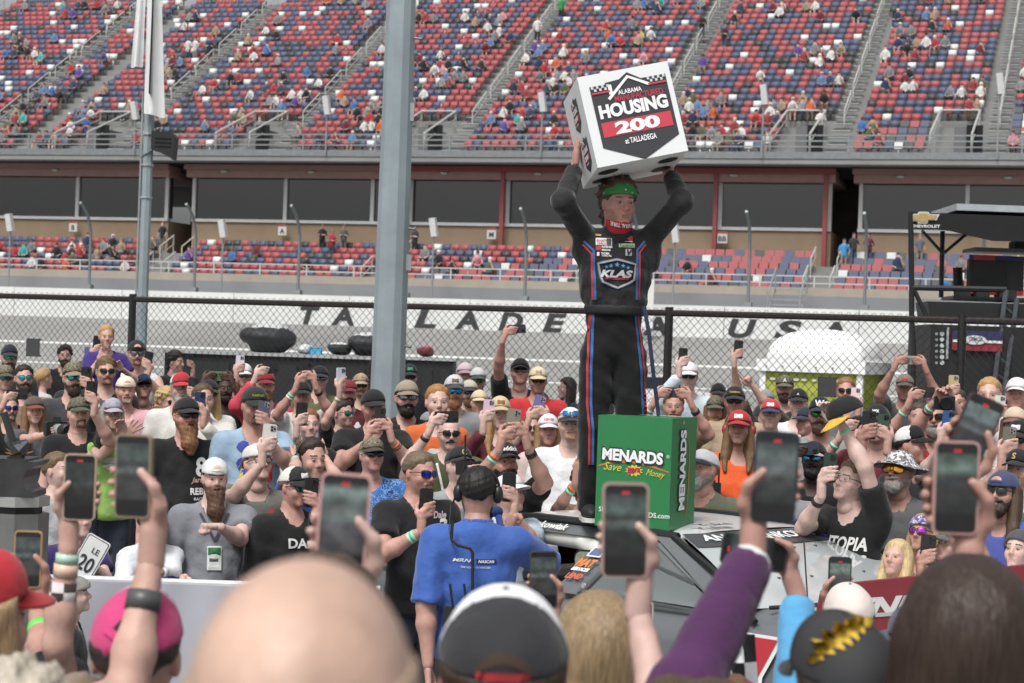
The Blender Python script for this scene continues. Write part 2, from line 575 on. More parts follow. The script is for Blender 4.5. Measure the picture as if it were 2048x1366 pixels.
def beard_mesh(style, h=.008):
    def fn(p):
        d = sunion([ell(p, (0, -.024, -.047), (.066, .072, .079)), cone(p, (-.02, -.07, -.1), (.02, -.07, -.1), .021, .021), ell(p, (0, .004, -.04), (.071, .06, .06))], .02)
        x, y, z = np.abs(p[:, 0]), p[:, 1], p[:, 2]
        top = z + .052 - np.clip(x - .03, 0, 1) * .95          # cheek line rises towards the ears
        d = smax(d, top, .008)
        d = smax(d, y - .02, .01)
        mo = cone(p, (-.028, -.09, -.052), (.028, -.09, -.052), .009, .009)
        d = smin(d, smax(mo, -(.048 + z) - .012, .004), .01)
        if style == 'goatee':
            g = sunion([cone(p, (-.03, -.082, -.055), (-.026, -.078, -.1), .01, .012), cone(p, (.03, -.082, -.055), (.026, -.078, -.1), .01, .012), cone(p, (-.016, -.078, -.1), (.016, -.078, -.1), .017, .017), cone(p, (-.025, -.09, -.053), (.025, -.09, -.053), .007, .007)], .012)
            d = g
        if style == 'moustache':
            d = sunion([cone(p, (0, -.097, -.05), (s * .036, -.082, -.06), .0095, .006) for s in (-1, 1)], .008)
        if style == 'full':
            d = smin(d, ell(p, (0, -.06, -.11), (.05, .035, .045)), .03) 
        if style == 'long':
            d = smin(d, cone(p, (0, -.058, -.1), (0, -.078, -.2), .06, .054), .03)
            d = smin(d, cone(p, (0, -.078, -.2), (.006, -.085, -.255), .053, .03), .02)
        d = smax(d, -ell(p, (0, -.1, -.0685), (.02, .03, .0075)), .006)
        return d + .0025 * np.sin(150 * p[:, 0]) * np.sin(60 * p[:, 2] + 80 * p[:, 0]) + .002 * wob(p, 130, 3)
    return tpl_mesh('beard|' + style, fn, (-.1, -.15, -.36), (.1, .06, .03), h)
def cap_crown(h=.009, split=-.018):
    def fn(p):
        d = smin(cran(p, .0135), ell(p, (0, -.038, .075), (.066, .056, .06)), .025)
        return smax(d, .042 - .16 * p[:, 1] - p[:, 2], .004)
    return tpl_mesh(f'cap|crown{split}', fn, *BX, h, lambda c: np.where(c[:, 1] < split + .25 * (c[:, 2] - .1), 0, 1), 2)
def brim_mesh(flat=.6):
    key = ('brim', flat)
    if key not in _tpl:
        V, F = [], []
        nu, nv = 13, 5
        for side in (0, 1):
            for j in range(nv):
                for i in range(nu):
                    u = -1 + 2 * i / (nu - 1)
                    a = u * 1.2
                    y0, y1 = -.095 * math.cos(a) + .006, -.095 * math.cos(a) - .088 * (1 - abs(u) ** 2.6) - .004
                    t = j / (nv - 1)
                    x = .08 * math.sin(a) * (1 + .04 * t)
                    y = y0 + (y1 - y0) * t
                    z = .060 - .04 * flat * (x / .075) ** 2 - .30 * (y0 - y) - side * .005
                    V.append((x, y, z))
        n = nu * nv
        for j in range(nv - 1):
            for i in range(nu - 1):
                a = j * nu + i
                F.append((a, a + 1, a + nu + 1, a + nu)[::-1])
                F.append((n + a, n + a + 1, n + a + nu + 1, n + a + nu))
        rim = list(range(nu)) + [nu * j + nu - 1 for j in range(1, nv)] + list(range(n - 2, n - nu - 1, -1)) + [nu * j for j in range(nv - 2, 0, -1)]
        for k in range(len(rim)):
            a, b = rim[k], rim[(k + 1) % len(rim)]
            F.append((a, b, n + b, n + a))
        _tpl[key] = mesh_np('brim', V, F, smooth=True, nslots=1)
    return _tpl[key]
def bucket_mesh(h=.008):
    def fn(p):
        d = smax(cran(p, .018), .04 - p[:, 2], .006)
        r = np.hypot(p[:, 0], (p[:, 1] - .01) * .92)
        br = smax(np.abs(p[:, 2] - (.05 - .35 * (r - .09)) - .008 * np.sin(3 * np.arctan2(p[:, 1], p[:, 0]))) - .0055, r - .165, .004)
        br = smax(br, .078 - r, .004)
        return smin(d, br * .9, .012)
    return tpl_mesh('bucket_hat', fn, (-.19, -.19, -.02), (.19, .2, .17), h)
def beanie_mesh(h=.008):
    return tpl_mesh('beanie', lambda p: smax(cran(p, .014), .028 - .35 * p[:, 1] - p[:, 2], .005) + .001 * np.sin(160 * p[:, 0]), *BX, h)
def band_mesh(h=.006):
    return tpl_mesh('bandana', lambda p: smax(smax(cran(p, .021), .036 - .1 * p[:, 1] - p[:, 2], .003), p[:, 2] - .084 + .35 * p[:, 1], .003), *BX, h)
def glasses_mesh(kind):
    key = ('glasses', kind)
    if key not in _tpl:
        m = MB()
        def face_y(x):
            return -.104 + 7.5 * x * x
        def lens(cx, w, hh, tilt=0.):
            n, k = 14, 3
            V, F = [(cx, face_y(cx) - .003, .005)], []
            for j in range(1, k + 1):
                for i in range(n):
                    a = 2 * math.pi * i / n
                    ca, sa = math.cos(a), math.sin(a)
                    e = .55
                    x = cx + w * abs(ca) ** e * (1 if ca > 0 else -1) * j / k
                    z = .005 + hh * abs(sa) ** e * (1 if sa > 0 else -1) * j / k + tilt * (x - cx) * (1 if cx > 0 else -1)
                    V.append((x, face_y(x) - .003 * (1 - (j / k) ** 2) - .001, z))
            for i in range(n):
                F.append((0, 1 + (i + 1) % n, 1 + i))
                for j in range(k - 1):
                    a, b = 1 + j * n + i, 1 + j * n + (i + 1) % n
                    F.append((a, b, b + n, a + n))
            m.add(V, F, 1)
            rim = [(x, y - .001, z) for x, y, z in V[1 + (k - 1) * n:]]
            m.tube(rim + [rim[0]], .0024 if kind != 'clear' else .0016, 5, 0, cap=False)
        if kind == 'shield':
            lens(0, .066, .026)
        else:
            for s in (-1, 1):
                lens(s * .033, .027, .0195 if kind == 'way' else .018, .12)
            m.tube([(-.008, -.106, .011), (0, -.108, .013), (.008, -.106, .011)], .0025, 5, 0)
        for s in (-1, 1):
            m.tube([(s * .062, face_y(.062) - .002, .012), (s * .078, -.04, .012), (s * .083, .015, .008)], .0028, 5, 0)
        me = m.mesh('sunglasses', [], True)
        me.materials.append(None); me.materials.append(None)
        me.polygons.foreach_set('material_index', m.m)
        _tpl[key] = me
    return _tpl[key]
def muff_mesh():
    key = 'muffs'
    if key not in _tpl:
        m = MB()
        for s in (-1, 1):
            V, F = uv_sphere((0, 0, 0), 1, 12, 8)
            V = [(s * .094 + .026 * x, .014 + .036 * y, -.004 + .046 * z) for x, y, z in V]
            m.add(V, F.tolist(), 0)
        m.tube([(.1 * math.cos(a), .012, .02 + .108 * math.sin(a)) for a in np.linspace(0, math.pi, 13)], .008, 6, 1)
        me = m.mesh('headset', [], True)
        me.materials.append(None); me.materials.append(None)
        me.polygons.foreach_set('material_index', m.m)
        _tpl[key] = me
    return _tpl[key]

SKINS = ['c29a8c', 'b4897b', 'caa89d', 'ab7f72', '876451', '4b352c', 'd1b0a6', 'be8f82']
def skin_mat(i):
    if isinstance(i, str):
        return M(i, rough=.45, var=.26, scale=11, bump=.12, bscale=120, spec=.4, name='skin')
    c = SKINS[i]
    return M(c, rough=.5, var=.16, scale=16, bump=.06, bscale=180, spec=.35, name='skin')
def hair_mat(c):
    key = ('hair', c)
    if key not in _mats:
        m = M(c, rough=.5, var=.34, scale=1, bump=.3, bscale=1, spec=.35, name='hair')
        n, l = m.node_tree.nodes, m.node_tree.links
        tc = [q for q in n if q.type == 'TEX_COORD'][0]
        mp = n.new('ShaderNodeMapping')
        mp.inputs['Scale'].default_value = (150, 110, 22)
        l.new(tc.outputs['Object'], mp.inputs['Vector'])
        for q in n:
            if q.type == 'TEX_NOISE':
                l.new(mp.outputs[0], q.inputs['Vector'])
        _mats[key] = m
    return _mats[key]

# ------------------------------------------------------------ a phone in its own frame: long axis Z, camera side -Y, screen +Y
_ph = {}
def phone_meshes():
    if not _ph:
        poly = rrect(.077, .157, .011)
        _ph['case'] = MB().prism(poly, (0, .0055, 0), (1, 0, 0), (0, 0, 1), .0105).mesh('case', [])
        _ph['screen'] = MB().prism(rrect(.069, .149, .008), (0, .0066, 0), (1, 0, 0), (0, 0, 1), .0016).mesh('screen', [])
        _ph['cam'] = MB().prism(rrect(.033, .034, .008, 3), (.018, -.0045, .055), (1, 0, 0), (0, 0, 1), .0025).mesh('camera_module', [])
        m = MB()
        for x, z in ((.011, .062), (.011, .047), (.026, .0545)):
            m.prism(circle(.0058, 10, x, z), (0, -.0065, 0), (1, 0, 0), (0, 0, 1), .0025)
        _ph['lens'] = m.mesh('camera_lens', [])
        for k in _ph.values():
            k.materials.append(None)
    return _ph
def screen_mat(seed=0):
    key = ('screen', seed)
    if key in _mats:
        return _mats[key]
    m = bpy.data.materials.new('phone_screen')
    m.use_nodes = True
    n, l = m.node_tree.nodes, m.node_tree.links
    b = n['Principled BSDF']
    b.inputs['Roughness'].default_value = .15
    tc = n.new('ShaderNodeTexCoord'); mp = n.new('ShaderNodeMapping')
    mp.inputs['Location'].default_value = (seed * 3.1, seed * 1.7, 0)
    l.new(tc.outputs['Object'], mp.inputs['Vector'])
    sx = n.new('ShaderNodeSeparateXYZ'); l.new(tc.outputs['Object'], sx.inputs[0])
    mr = n.new('ShaderNodeMapRange'); mr.inputs['From Min'].default_value = -.078; mr.inputs['From Max'].default_value = .078
    l.new(sx.outputs['Z'], mr.inputs['Value'])
    cr = n.new('ShaderNodeValToRGB')
    els = [(0, (.004, .004, .005)), (.2, (.006, .006, .007)), (.24, (.03, .032, .034)), (.5, (.055, .06, .06)), (.56, (.1, .12, .115)), (.62, (.07, .08, .08)), (.72, (.13, .165, .155)), (.86, (.11, .14, .135)), (.9, (.012, .013, .014))]
    cr.color_ramp.elements[0].position = 0; cr.color_ramp.elements[0].color = (*els[0][1], 1)
    cr.color_ramp.elements[1].position = els[1][0]; cr.color_ramp.elements[1].color = (*els[1][1], 1)
    sr = random.Random(seed)
    for p, c in els[2:]:
        kf = sr.uniform(.45, 1.6)
        c = tuple(min(1, v * kf * sr.uniform(.93, 1.07)) for v in c)
        p = min(.97, max(.2, p + sr.uniform(-.025, .025)))
        e = cr.color_ramp.elements.new(p); e.color = (*c, 1)
    l.new(mr.outputs[0], cr.inputs[0])
    nz = n.new('ShaderNodeTexNoise'); nz.inputs['Scale'].default_value = 48; nz.inputs['Detail'].default_value = 2
    l.new(mp.outputs[0], nz.inputs['Vector'])
    mx = n.new('ShaderNodeMix'); mx.data_type = 'RGBA'; mx.blend_type = 'MULTIPLY'; mx.inputs['Factor'].default_value = .85
    m2 = n.new('ShaderNodeMapRange'); m2.inputs['From Min'].default_value = .3; m2.inputs['From Max'].default_value = .7; m2.inputs['To Min'].default_value = .35; m2.inputs['To Max'].default_value = 1.0
    l.new(nz.outputs['Fac'], m2.inputs['Value'])
    l.new(cr.outputs[0], mx.inputs['A']); l.new(m2.outputs[0], mx.inputs['B'])
    b.inputs['Base Color'].default_value = (.012, .012, .013, 1)
    l.new(mx.outputs['Result'], b.inputs['Emission Color'])
    b.inputs['Emission Strength'].default_value = (.7, .35, 1.15, .6, .9, .5, .8, .65, 1.0)[seed % 9]
    _mats[key] = m
    return m
def make_phone(mw, case, label, screen=0, group='phones raised by the crowd', lens=True):
    g = phone_meshes()
    r = empty('phone')
    r.matrix_world = mw
    tag(r, label, 'phone', group)
    link('case', g['case'], r, [plastic(case, .45)])
    link('screen', g['screen'], r, [screen_mat(screen)])
    if screen:
        MB().prism(rrect(.014, .005, .002, 2), (0, .0082, .062), (1, 0, 0), (0, 0, 1), .0006).build('record_mark', M('a02028', .4, 0, emit=.5), r)
    if lens:
        cm = link('camera_module', g['cam'], r, [plastic('26282b' if case[0] in '0123' else '8f8f92', .3)])
        link('camera_lens', g['lens'], cm, [M('08090b', .1, 0, spec=.8)])
    return r

# ------------------------------------------------------------ a person
def rot_between(a, b):
    return Vector(a).rotation_difference(Vector(b)).to_matrix()
def ik(S, W, L1, L2, pole):
    S, W = Vector(S), Vector(W)
    v = W - S
    D = v.length
    k = max(1., D / ((L1 + L2) * .995))
    L1 *= k; L2 *= k
    a = max(.02, (L1 * L1 - L2 * L2 + D * D) / (2 * D))
    h = math.sqrt(max(0, L1 * L1 - a * a))
    u = v.normalized()
    p = Vector(pole)
    p = (p - u * p.dot(u))
    p = p.normalized() if p.length > 1e-4 else u.orthogonal()
    return S + u * a + p * h
def rib(path, w, nrm=(0, -1, 0)):
    """flat ribbon in the x-z plane along a 2-D path: list of (x, z)"""
    V, F = [], []
    for i, (x, z) in enumerate(path):
        a, b = path[max(0, i - 1)], path[min(len(path) - 1, i + 1)]
        d = Vector((b[0] - a[0], b[1] - a[1])).normalized()
        V += [(x - d.y * w / 2, z + d.x * w / 2), (x + d.y * w / 2, z - d.x * w / 2)]
    for i in range(len(path) - 1):
        F.append((2 * i, 2 * i + 1, 2 * i + 3, 2 * i + 2))
    return V, F
def bvh_of(me):
    return BVHTree.FromPolygons([v.co for v in me.vertices], [list(p.vertices) for p in me.polygons])
def project(tree, V2, F, front=-1, lift=.004, mw=None):
    """2-D (x, z) points dropped on a surface from the front (-Y) or back (+Y)"""
    out, last = [], 0
    for x, z in V2:
        hit = tree.ray_cast(Vector((x, front * 1.0, z)), Vector((0, -front, 0)))
        if hit[0] is not None:
            last = hit[0].y
        out.append((x, last + front * lift, z))
    return out, F
def refine(V2, F, mx):
    """split big triangles so that prints follow a curved surface"""
    V = [tuple(v) for v in V2]
    T = [(f[0], f[i], f[i + 1]) for f in F for i in range(1, len(f) - 1)]
    for _ in range(4):
        out, cut, mid = [], 0, {}
        for t in T:
            L = [math.dist(V[t[i]], V[t[(i + 1) % 3]]) for i in range(3)]
            i = max(range(3), key=lambda k: L[k])
            if L[i] <= mx:
                out.append(t); continue
            cut += 1
            a, b_, c = t[i], t[(i + 1) % 3], t[(i + 2) % 3]
            k = (min(a, b_), max(a, b_))
            if k not in mid:
                mid[k] = len(V); V.append(((V[a][0] + V[b_][0]) / 2, (V[a][1] + V[b_][1]) / 2))
            out += [(a, mid[k], c), (mid[k], b_, c)]
        T = out
        if not cut: break
    return V, T
def decal(tree, V2, F, mat, parent, name='print', front=-1, lift=.004):
    if len(F) == 1 and len(V2) > 4:                    # one outline: fill it in rings
        n = len(V2)
        cx, cz = sum(v[0] for v in V2) / n, sum(v[1] for v in V2) / n
        V, T = [], []
        ks = (1, .75, .5, .25)
        for k in ks:
            V += [(cx + (x - cx) * k, cz + (z - cz) * k) for x, z in V2]
        V.append((cx, cz))
        rev = F[0][0] > F[0][-1]
        for j in range(len(ks)):
            for i in range(n):
                a, b_ = j * n + i, j * n + (i + 1) % n
                q = (a, b_, b_ + n, a + n) if j < len(ks) - 1 else (a, b_, len(V) - 1)
                T.append(q[::-1] if rev else q)
        V2, F = V, T
    elif len(F) < 900:
        V2, F = refine(V2, F, .022)
    V, F = project(tree, V2, F, front, lift)
    return MB().add(V, F).build(name, mat, parent)
def decal_text(tree, s, cx, cz, mat, parent, w=None, h=None, bold=.02, shear=0, rot=0, name='lettering', front=-1, lift=.005, arch=0):
    V, F, sz = text2d(s, bold, shear)
    sx = w / sz[0] if w else h / sz[1]
    sy = h / sz[1] if h else sx
    c, q = math.cos(rot), math.sin(rot)
    fx = 1 if front < 0 else -1
    V2 = [(cx + fx * (x * sx * c - y * sy * q), cz + x * sx * q + y * sy * c + arch * (x * sx) ** 2) for x, y in V]
    return decal(tree, V2, F, mat, parent, name, front, lift)

GAZE = Vector((.62, 10.75, 2.75))
people = []
def build_person(x, y, d, who, kind='m', sk=0, b=1., sh='222222', slv='s', cap=None, hr=None, bd=None, gl=None, ph=None, Rh=None, Lh=None,
                 yaw=None, hyaw=None, pit=None, tilt=0., hs=1., res=1, legs='2b3040', back=False, gz=None, cat='person', group='crowd around the car',
                 muff=None, logo=None, place='', band=None, cap2=None, screen=0, drop=True, lips=None, shoe='2a2a2c', scale=None, sitz=None, slen=.45, elb=None, hem=.86, waist=1.0, loose=0., armk=1.):
    c = P(x, y, d)
    g = ground_z(c.y) if gz is None else gz
    s = scale or (c.z - g) / 1.66
    if scale:
        g = c.z - 1.66 * s
    if not (.70 < s < 1.13):
        print('SCALE', round(s, 2), who)
    toG = (GAZE - c)
    bear = math.atan2(toG.x, -toG.y)              # 0 = facing -Y
    if bear > math.pi / 2 or bear < -math.pi / 2:
        bear = max(-1.2, min(1.2, bear))
    if yaw is None:
        yaw = math.pi if back else .35 * bear
    if hyaw is None:
        hyaw = yaw if back else .55 * bear
    if pit is None:
        pit = R_(4) if back else min(R_(16), max(R_(-4), .55 * math.atan2(toG.z, math.hypot(toG.x, toG.y) + 1.)))
    root = empty('person', (c.x, c.y, g), yaw, s)
    Wm = Matrix.Translation((c.x, c.y, g)) @ Matrix.Rotation(yaw, 4, 'Z') @ Matrix.Scale(s, 4)
    Wi = Wm.inverted()
    lab = who + (' ' + place if place else '')
    tag(root, lab, cat, group)
    loc = lambda px, py, dd: Wi @ P(px, py, dd)
    fem, kid = kind == 'f', kind == 'k'
    HC = Vector((0, -.015, 1.66))
    Rhd = Matrix.Rotation(hyaw - yaw, 4, 'Z') @ Matrix.Rotation(-pit, 4, 'X') @ Matrix.Rotation(tilt, 4, 'Y')
    hv = random.Random(who)
    Hm = Matrix.Translation(HC) @ Rhd @ Matrix.Diagonal((hs * hv.uniform(.94, 1.05) * (1.03 if b > 1.2 else 1), hs * hv.uniform(.97, 1.04), hs * hv.uniform(.96, 1.04), 1))
    # ---- joints
    wS = (.165 if fem else .185) * (.9 if kid else 1.) * (1 + .18 * (b - 1))
    tgt = {'R': None, 'L': None}
    pose = {'R': 'relax', 'L': 'relax'}
    hmat = {}
    phones = []
    if ph:
        for q in (ph if isinstance(ph, list) else [ph]):
            hand, px, py, roll, pc = q[:5]
            dd = q[5] if len(q) > 5 else d - .34 * s * (-1 if back else 1)
            p = loc(px, py, dd)
            tilt_x = q[6] if len(q) > 6 else 0
            pm = Matrix.Translation(p) @ Matrix.Rotation(R_(tilt_x), 4, 'X') @ Matrix.Rotation(R_(roll), 4, 'Y')
            phones.append((pm, pc, hand))
            land = abs(roll) > 50
            if hand in 'RL':
                sg = 1 if hand == 'R' else -1
                hm = pm if not land else Matrix.Translation(p) @ Matrix.Translation((-sg * .045, 0, 0)) @ Matrix.Rotation(R_(sg * 22), 4, 'Y') @ Matrix.Translation((0, 0, .02))
                hmat[hand] = (hm @ Matrix.Scale(sg, 4, (1, 0, 0)) if sg < 0 else hm, 'grip')
            else:
                for sg, hh in ((1, 'R'), (-1, 'L')):
                    off = Matrix.Translation((-sg * (.055 if land else .012), -.004 * (1 + sg), (.03 if land else -.012 * (1 + sg)))) @ Matrix.Rotation(R_(sg * (25 if land else 18)), 4, 'Y')
                    hm = Matrix.Translation(p) @ off
                    hmat[hh] = (hm @ Matrix.Scale(-1, 4, (1, 0, 0)) if sg < 0 else hm, 'grip')
    for hh, spec in (('R', Rh), ('L', Lh)):
        if spec:
            px, py, dd, po = spec[:4]
            tgt[hh] = loc(px, py, dd if dd > 3 or back else d + dd)
            pose[hh] = po
            if len(spec) > 4:
                hmat[hh] = ('dir', spec[4])
    hres = {0: .010, 1: .009, 2: .0068, 3: .0052}[res]
    ares = {0: .018, 1: .018, 2: .015, 3: .011}[res]
    sres = {0: .025, 1: .0255, 2: .018, 3: .012}[res]
    Vs, Qs, Ms = [], [], []
    nv = 0
    def put(V, Q, m):
        nonlocal nv
        Vs.append(np.asarray(V, f32)); Qs.append(np.asarray(Q) + nv)
        Ms.append(np.full(len(Q), m) if np.isscalar(m) else m)
        nv += len(V)
    def xf(m, V, flip=False):
        A = np.array(m)
        return (V @ A[:3, :3].T + A[:3, 3]).astype(f32)
    V, Q, mi = head_tpl(kind, {0: .0095, 1: .0093, 2: .0078, 3: .0055}[res])
    put(xf(Hm, V), Q, mi)
    YOKE = True
    arms = {}
    ar = (.85 if fem or kid else 1.) * (1 + .35 * (b - 1)) * armk
    for hh, sg in (('R', -1), ('L', 1)):
        W = tgt[hh]
        hm = hmat.get(hh)
        if hm and hm[0] != 'dir':
            T, _, wr = hand_tpl(hm[1], hres)
            W = hm[0] @ Vector(wr)
        if W is None:
            W = Vector((sg * (wS + .075 + .06 * (b - 1)), -.04, .86))
        lift = max(0, min(.055, (W.z - 1.45) * .16))
        S = Vector((sg * (wS - lift * .35), .015, 1.425 + lift))
        reach = (W - S).length
        lim = .78 if back else .66
        if reach > lim:                                # too far to reach: draw the hand (and its phone) in
            dv = (W - S) * (1 - lim / reach)
            W = W - dv
            if hm and hm[0] != 'dir':
                hmat[hh] = (Matrix.Translation(-dv) @ hm[0], hm[1])
                hm = hmat[hh]
                phones = [(Matrix.Translation(-dv) @ a, b_, c_) if (c_ == hh or c_ in 'BH') else (a, b_, c_) for a, b_, c_ in phones]
        pole = (elb or {}).get(hh) or ((sg * .12, .25, -1) if back and W.z > 1.1 else (sg * .75, .1, -1) if W.z > 1.1 else (sg * .45, 1, -.2))
        E = ik(S, W, .3 * (.86 if kid else .94 if fem else 1), .265 * (.86 if kid else .94 if fem else 1), pole)
        arms[hh] = (S, E, W)
        fd = (W - E).normalized()
        if hm and hm[0] != 'dir':
            V, Q, wr = hand_tpl(hm[1], hres)
            det = hm[0].determinant()
            put(xf(hm[0], V), Q if det > 0 else Q[:, ::-1], 0)
        else:
            V, Q, wr = hand_tpl(pose[hh], hres if (tgt[hh] is not None) else .013)
            z = fd if not hm else Vector(hm[1][0]).normalized()
            pn = Vector(hm[1][1]) if hm else (Vector((0, -1, .2)) if W.z > 1.2 else Vector((-sg, 0, 0)))
            yv = -(pn - z * pn.dot(z)).normalized()
            xv = yv.cross(z)
            if hh == 'L':
                xv = -xv
            A = Matrix(((xv.x, yv.x, z.x, W.x), (xv.y, yv.y, z.y, W.y), (xv.z, yv.z, z.z, W.z), (0, 0, 0, 1)))
            put(xf(A, V), Q if hh == 'R' else Q[:, ::-1], 0)
        pts = np.array([S, E, W])
        sn, en, wn_ = [np.array(q, f32) for q in (S, E, W)]
        mid = en + (wn_ - en) * .3
        V, Q = nets(lambda p: sunion([cone(p, sn, en, .052 * ar, .041 * ar), cone(p, en, mid, .04 * ar, .043 * ar), cone(p, mid, wn_, .043 * ar, .0265 * (.9 if fem or kid else 1.))], .03), pts.min(0) - .09, pts.max(0) + .09, ares if (tgt[hh] is not None or hh in hmat) else .026)
        put(V, Q, 0)
    def torso(p, inf=0.):
        w = wS / .185
        ds = [ell(p, (0, .005, 1.27), (.172 * w + inf, (.112 + .03 * (b - 1)) + inf, .2 + inf)),
              ell(p, (0, -.012 * b - .03 * (b - 1), 1.07), ((.148 + .09 * (b - 1)) * (.9 + .1 * w) + inf, .112 + .11 * (b - 1) + inf, .19 + inf)),
              cone(p, (-wS + .03, .015, 1.405), (wS - .03, .015, 1.405), .064 + inf, .064 + inf),
              cone(p, (0, .035, 1.475), (-wS + .06, .02, 1.43), .05 + inf, .045 + inf), cone(p, (0, .035, 1.475), (wS - .06, .02, 1.43), .05 + inf, .045 + inf),
              ell(p, (0, .0, .93), ((.168 + .07 * (b - 1)) + inf, .122 + .05 * (b - 1) + inf, .15 + inf))]
        if fem:
            ds += [ell(p, (sx * .075, -.09, 1.25), (.062 + inf, .05 + inf, .06 + inf)) for sx in (-1, 1)]
        return sunion(ds, .06)
    # chest, collar bones and neck, under the shirt
    nr_ = .05 if fem or kid else .059
    hb = np.array(HC + Rhd.to_3x3() @ Vector((0, .03, -.1)), f32)
    V, Q = nets(lambda p: smax(smin(torso(p, -.002), cone(p, (0, .03, 1.42), hb, nr_ + .006, nr_), .04), 1.3 - p[:, 2], .01), (-.2, -.15, 1.27), (.2, .14, 1.6), .02)
    put(V, Q, 0)
    V = np.concatenate(Vs); Q = np.concatenate(Qs); mi = np.concatenate(Ms)
    hc = (hr or ('short', '3a2c22'))[1]
    base_c = SKINS[sk] if isinstance(sk, int) else sk
    tone = lambda k: tuple(v * q for v, q in zip(lin(base_c), k))
    me = mesh_np('body', V, Q, mi, [skin_mat(sk), M(lips or tone((.84, .62, .62)), .5, .05), hair_mat(bd[1] if bd and bd[1] else hc), M('a3968e', .4, 0), M('231c18', .3, 0), M(tone((1.0, .88, .87)), rough=.5, var=.16, scale=16, bump=.06, bscale=180, spec=.35, name='skin'), M(tone((.92, .9, .9)), rough=.55, var=.2, scale=60, bump=.06, bscale=180, spec=.3, name='skin')], True)
    link('body', me, root)
    # ---- shirt
    arr = arms
    seed = random.random() * 9
    def shirt(p):
        d_ = torso(p, .012 + loose)
        for hh in 'RL':
            S, E, W = arr[hh]
            if slv == 't':
                continue
            inf = .016 + (.006 if slv == 's' else .004)
            sn, en, wn_ = [np.array(q, f32) for q in (S, E, W)]
            if slv == 's':
                e2 = sn + (en - sn) * 1.0
                u = (en - sn) / np.linalg.norm(en - sn)
                a = cone(p, sn, e2, (.052 * ar + inf) * 1.05, (.043 * ar + inf) * 1.12)
                a = smax(a, (p - (sn + (en - sn) * (slen + .17))) @ u, .004)
            else:
                u = (wn_ - en) / np.linalg.norm(wn_ - en)
                a = smin(cone(p, sn, en, .052 * ar + inf, .044 * ar + inf), cone(p, en, wn_, .046 * ar + inf, .03 + inf * .8), .03)
                t = (p - en) @ u
                a = a + .004 * np.sin(t * 55 + seed) * np.clip(1 - np.abs(t) / .2, 0, 1)
                cutp = wn_ - u * (.01 if slv == 'l' else .12)
                near = np.linalg.norm(p - wn_, axis=1) < .2
                a = np.where(near, smax(a, (p - cutp) @ u, .004), a)
            d_ = smin(d_, a, .035)
        w_ = wob(p, 21, seed)
        d_ = d_ + (1 + 45 * loose) * (.0055 * w_ + .0042 * wob(p, 43, seed + 2)) * np.clip((1.5 - p[:, 2]) * 5, 0, 1)
        d_ = smax(d_, hem - p[:, 2], .005)
        nk = cone(p, (0, -.012, 1.44), (0, -.005, 1.7), .068 if fem else .064, .075)
        if slv == 't':
            nk = smin(nk, ell(p, (0, -.09, 1.42), (.09, .1, .1)), .03)
        return smax(d_, -nk, .006)
    pts = np.array([q for hh in 'RL' for q in arms[hh][:(2 if slv != 'l' and slv != 'q' else 3)]] + [(-.22 - .1 * max(0, b - 1), -.16 - .12 * max(0, b - 1), hem - .01), (.22 + .1 * max(0, b - 1), .15 + .05 * max(0, b - 1), 1.5)])
    V, Q = nets(shirt, pts.min(0) - .1, pts.max(0) + .1, sres)
    sme = mesh_np('shirt', V, Q, None, [sh if not isinstance(sh, str) else cloth(sh)], True)
    so = link('shirt', sme, root)
    # ---- trousers and shoes
    if legs:
        def trou(p):
            ds = [ell(p, (0, 0, .94), ((.162 + .07 * (b - 1)), .118 + .05 * (b - 1), .13))]
            for sx in (-1, 1):
                ds += [cone(p, (sx * .085, 0, .86), (sx * .095, -.012, .49), .088 + .02 * (b - 1) + loose * .6, .064 + loose), cone(p, (sx * .095, -.012, .49), (sx * .1, .02, .07), .064 + loose, .052 + loose)]
            if waist > 1.02:
                ds.append(ell(p, (0, 0, 1.06), (.146, .112, .2)))
            d_ = sunion(ds, .025) + (.004 + .15 * loose) * wob(p, 24, seed) + loose * .2 * np.sin(70 * p[:, 2] + 6 * np.sin(9 * p[:, 0]))
            return smax(smax(d_, .045 - p[:, 2], .004), p[:, 2] - waist, .004)
        V, Q = nets(trou, (-.34, -.26, 0), (.34, .24, waist + .06), {0: .04, 1: .04, 2: .034, 3: .016}[res])
        link('trousers', mesh_np('trousers', V, Q, None, [cloth(legs)], True), root)
        key = ('mesh', 'shoe')
        sm = tpl_mesh('shoe', lambda p: smax(sunion([ell(p, (0, -.07, .045), (.047, .12, .045)), ell(p, (0, .03, .06), (.04, .05, .06))], .03), .002 - p[:, 2], .003), (-.07, -.22, -.02), (.07, .11, .14), .013, None, 1)
        for sx in (-1, 1):
            link('shoe', sm, root, [M(shoe, .6)], Matrix.Translation((sx * .1, .01, 0)))
    # ---- on the head
    rh = {0: .011, 1: .009, 2: .007, 3: .006}[res]
    if hr and hr[0] != 'bald':
        link('hair', hair_mesh(hr[0] + ('+' if cap and cap[0] in 'fbke' else ''), rh), root, [hair_mat(hr[1])], Hm)
    if bd:
        link('beard', beard_mesh(bd[0], rh), root, [hair_mat(bd[1])], Hm)
    capob = None
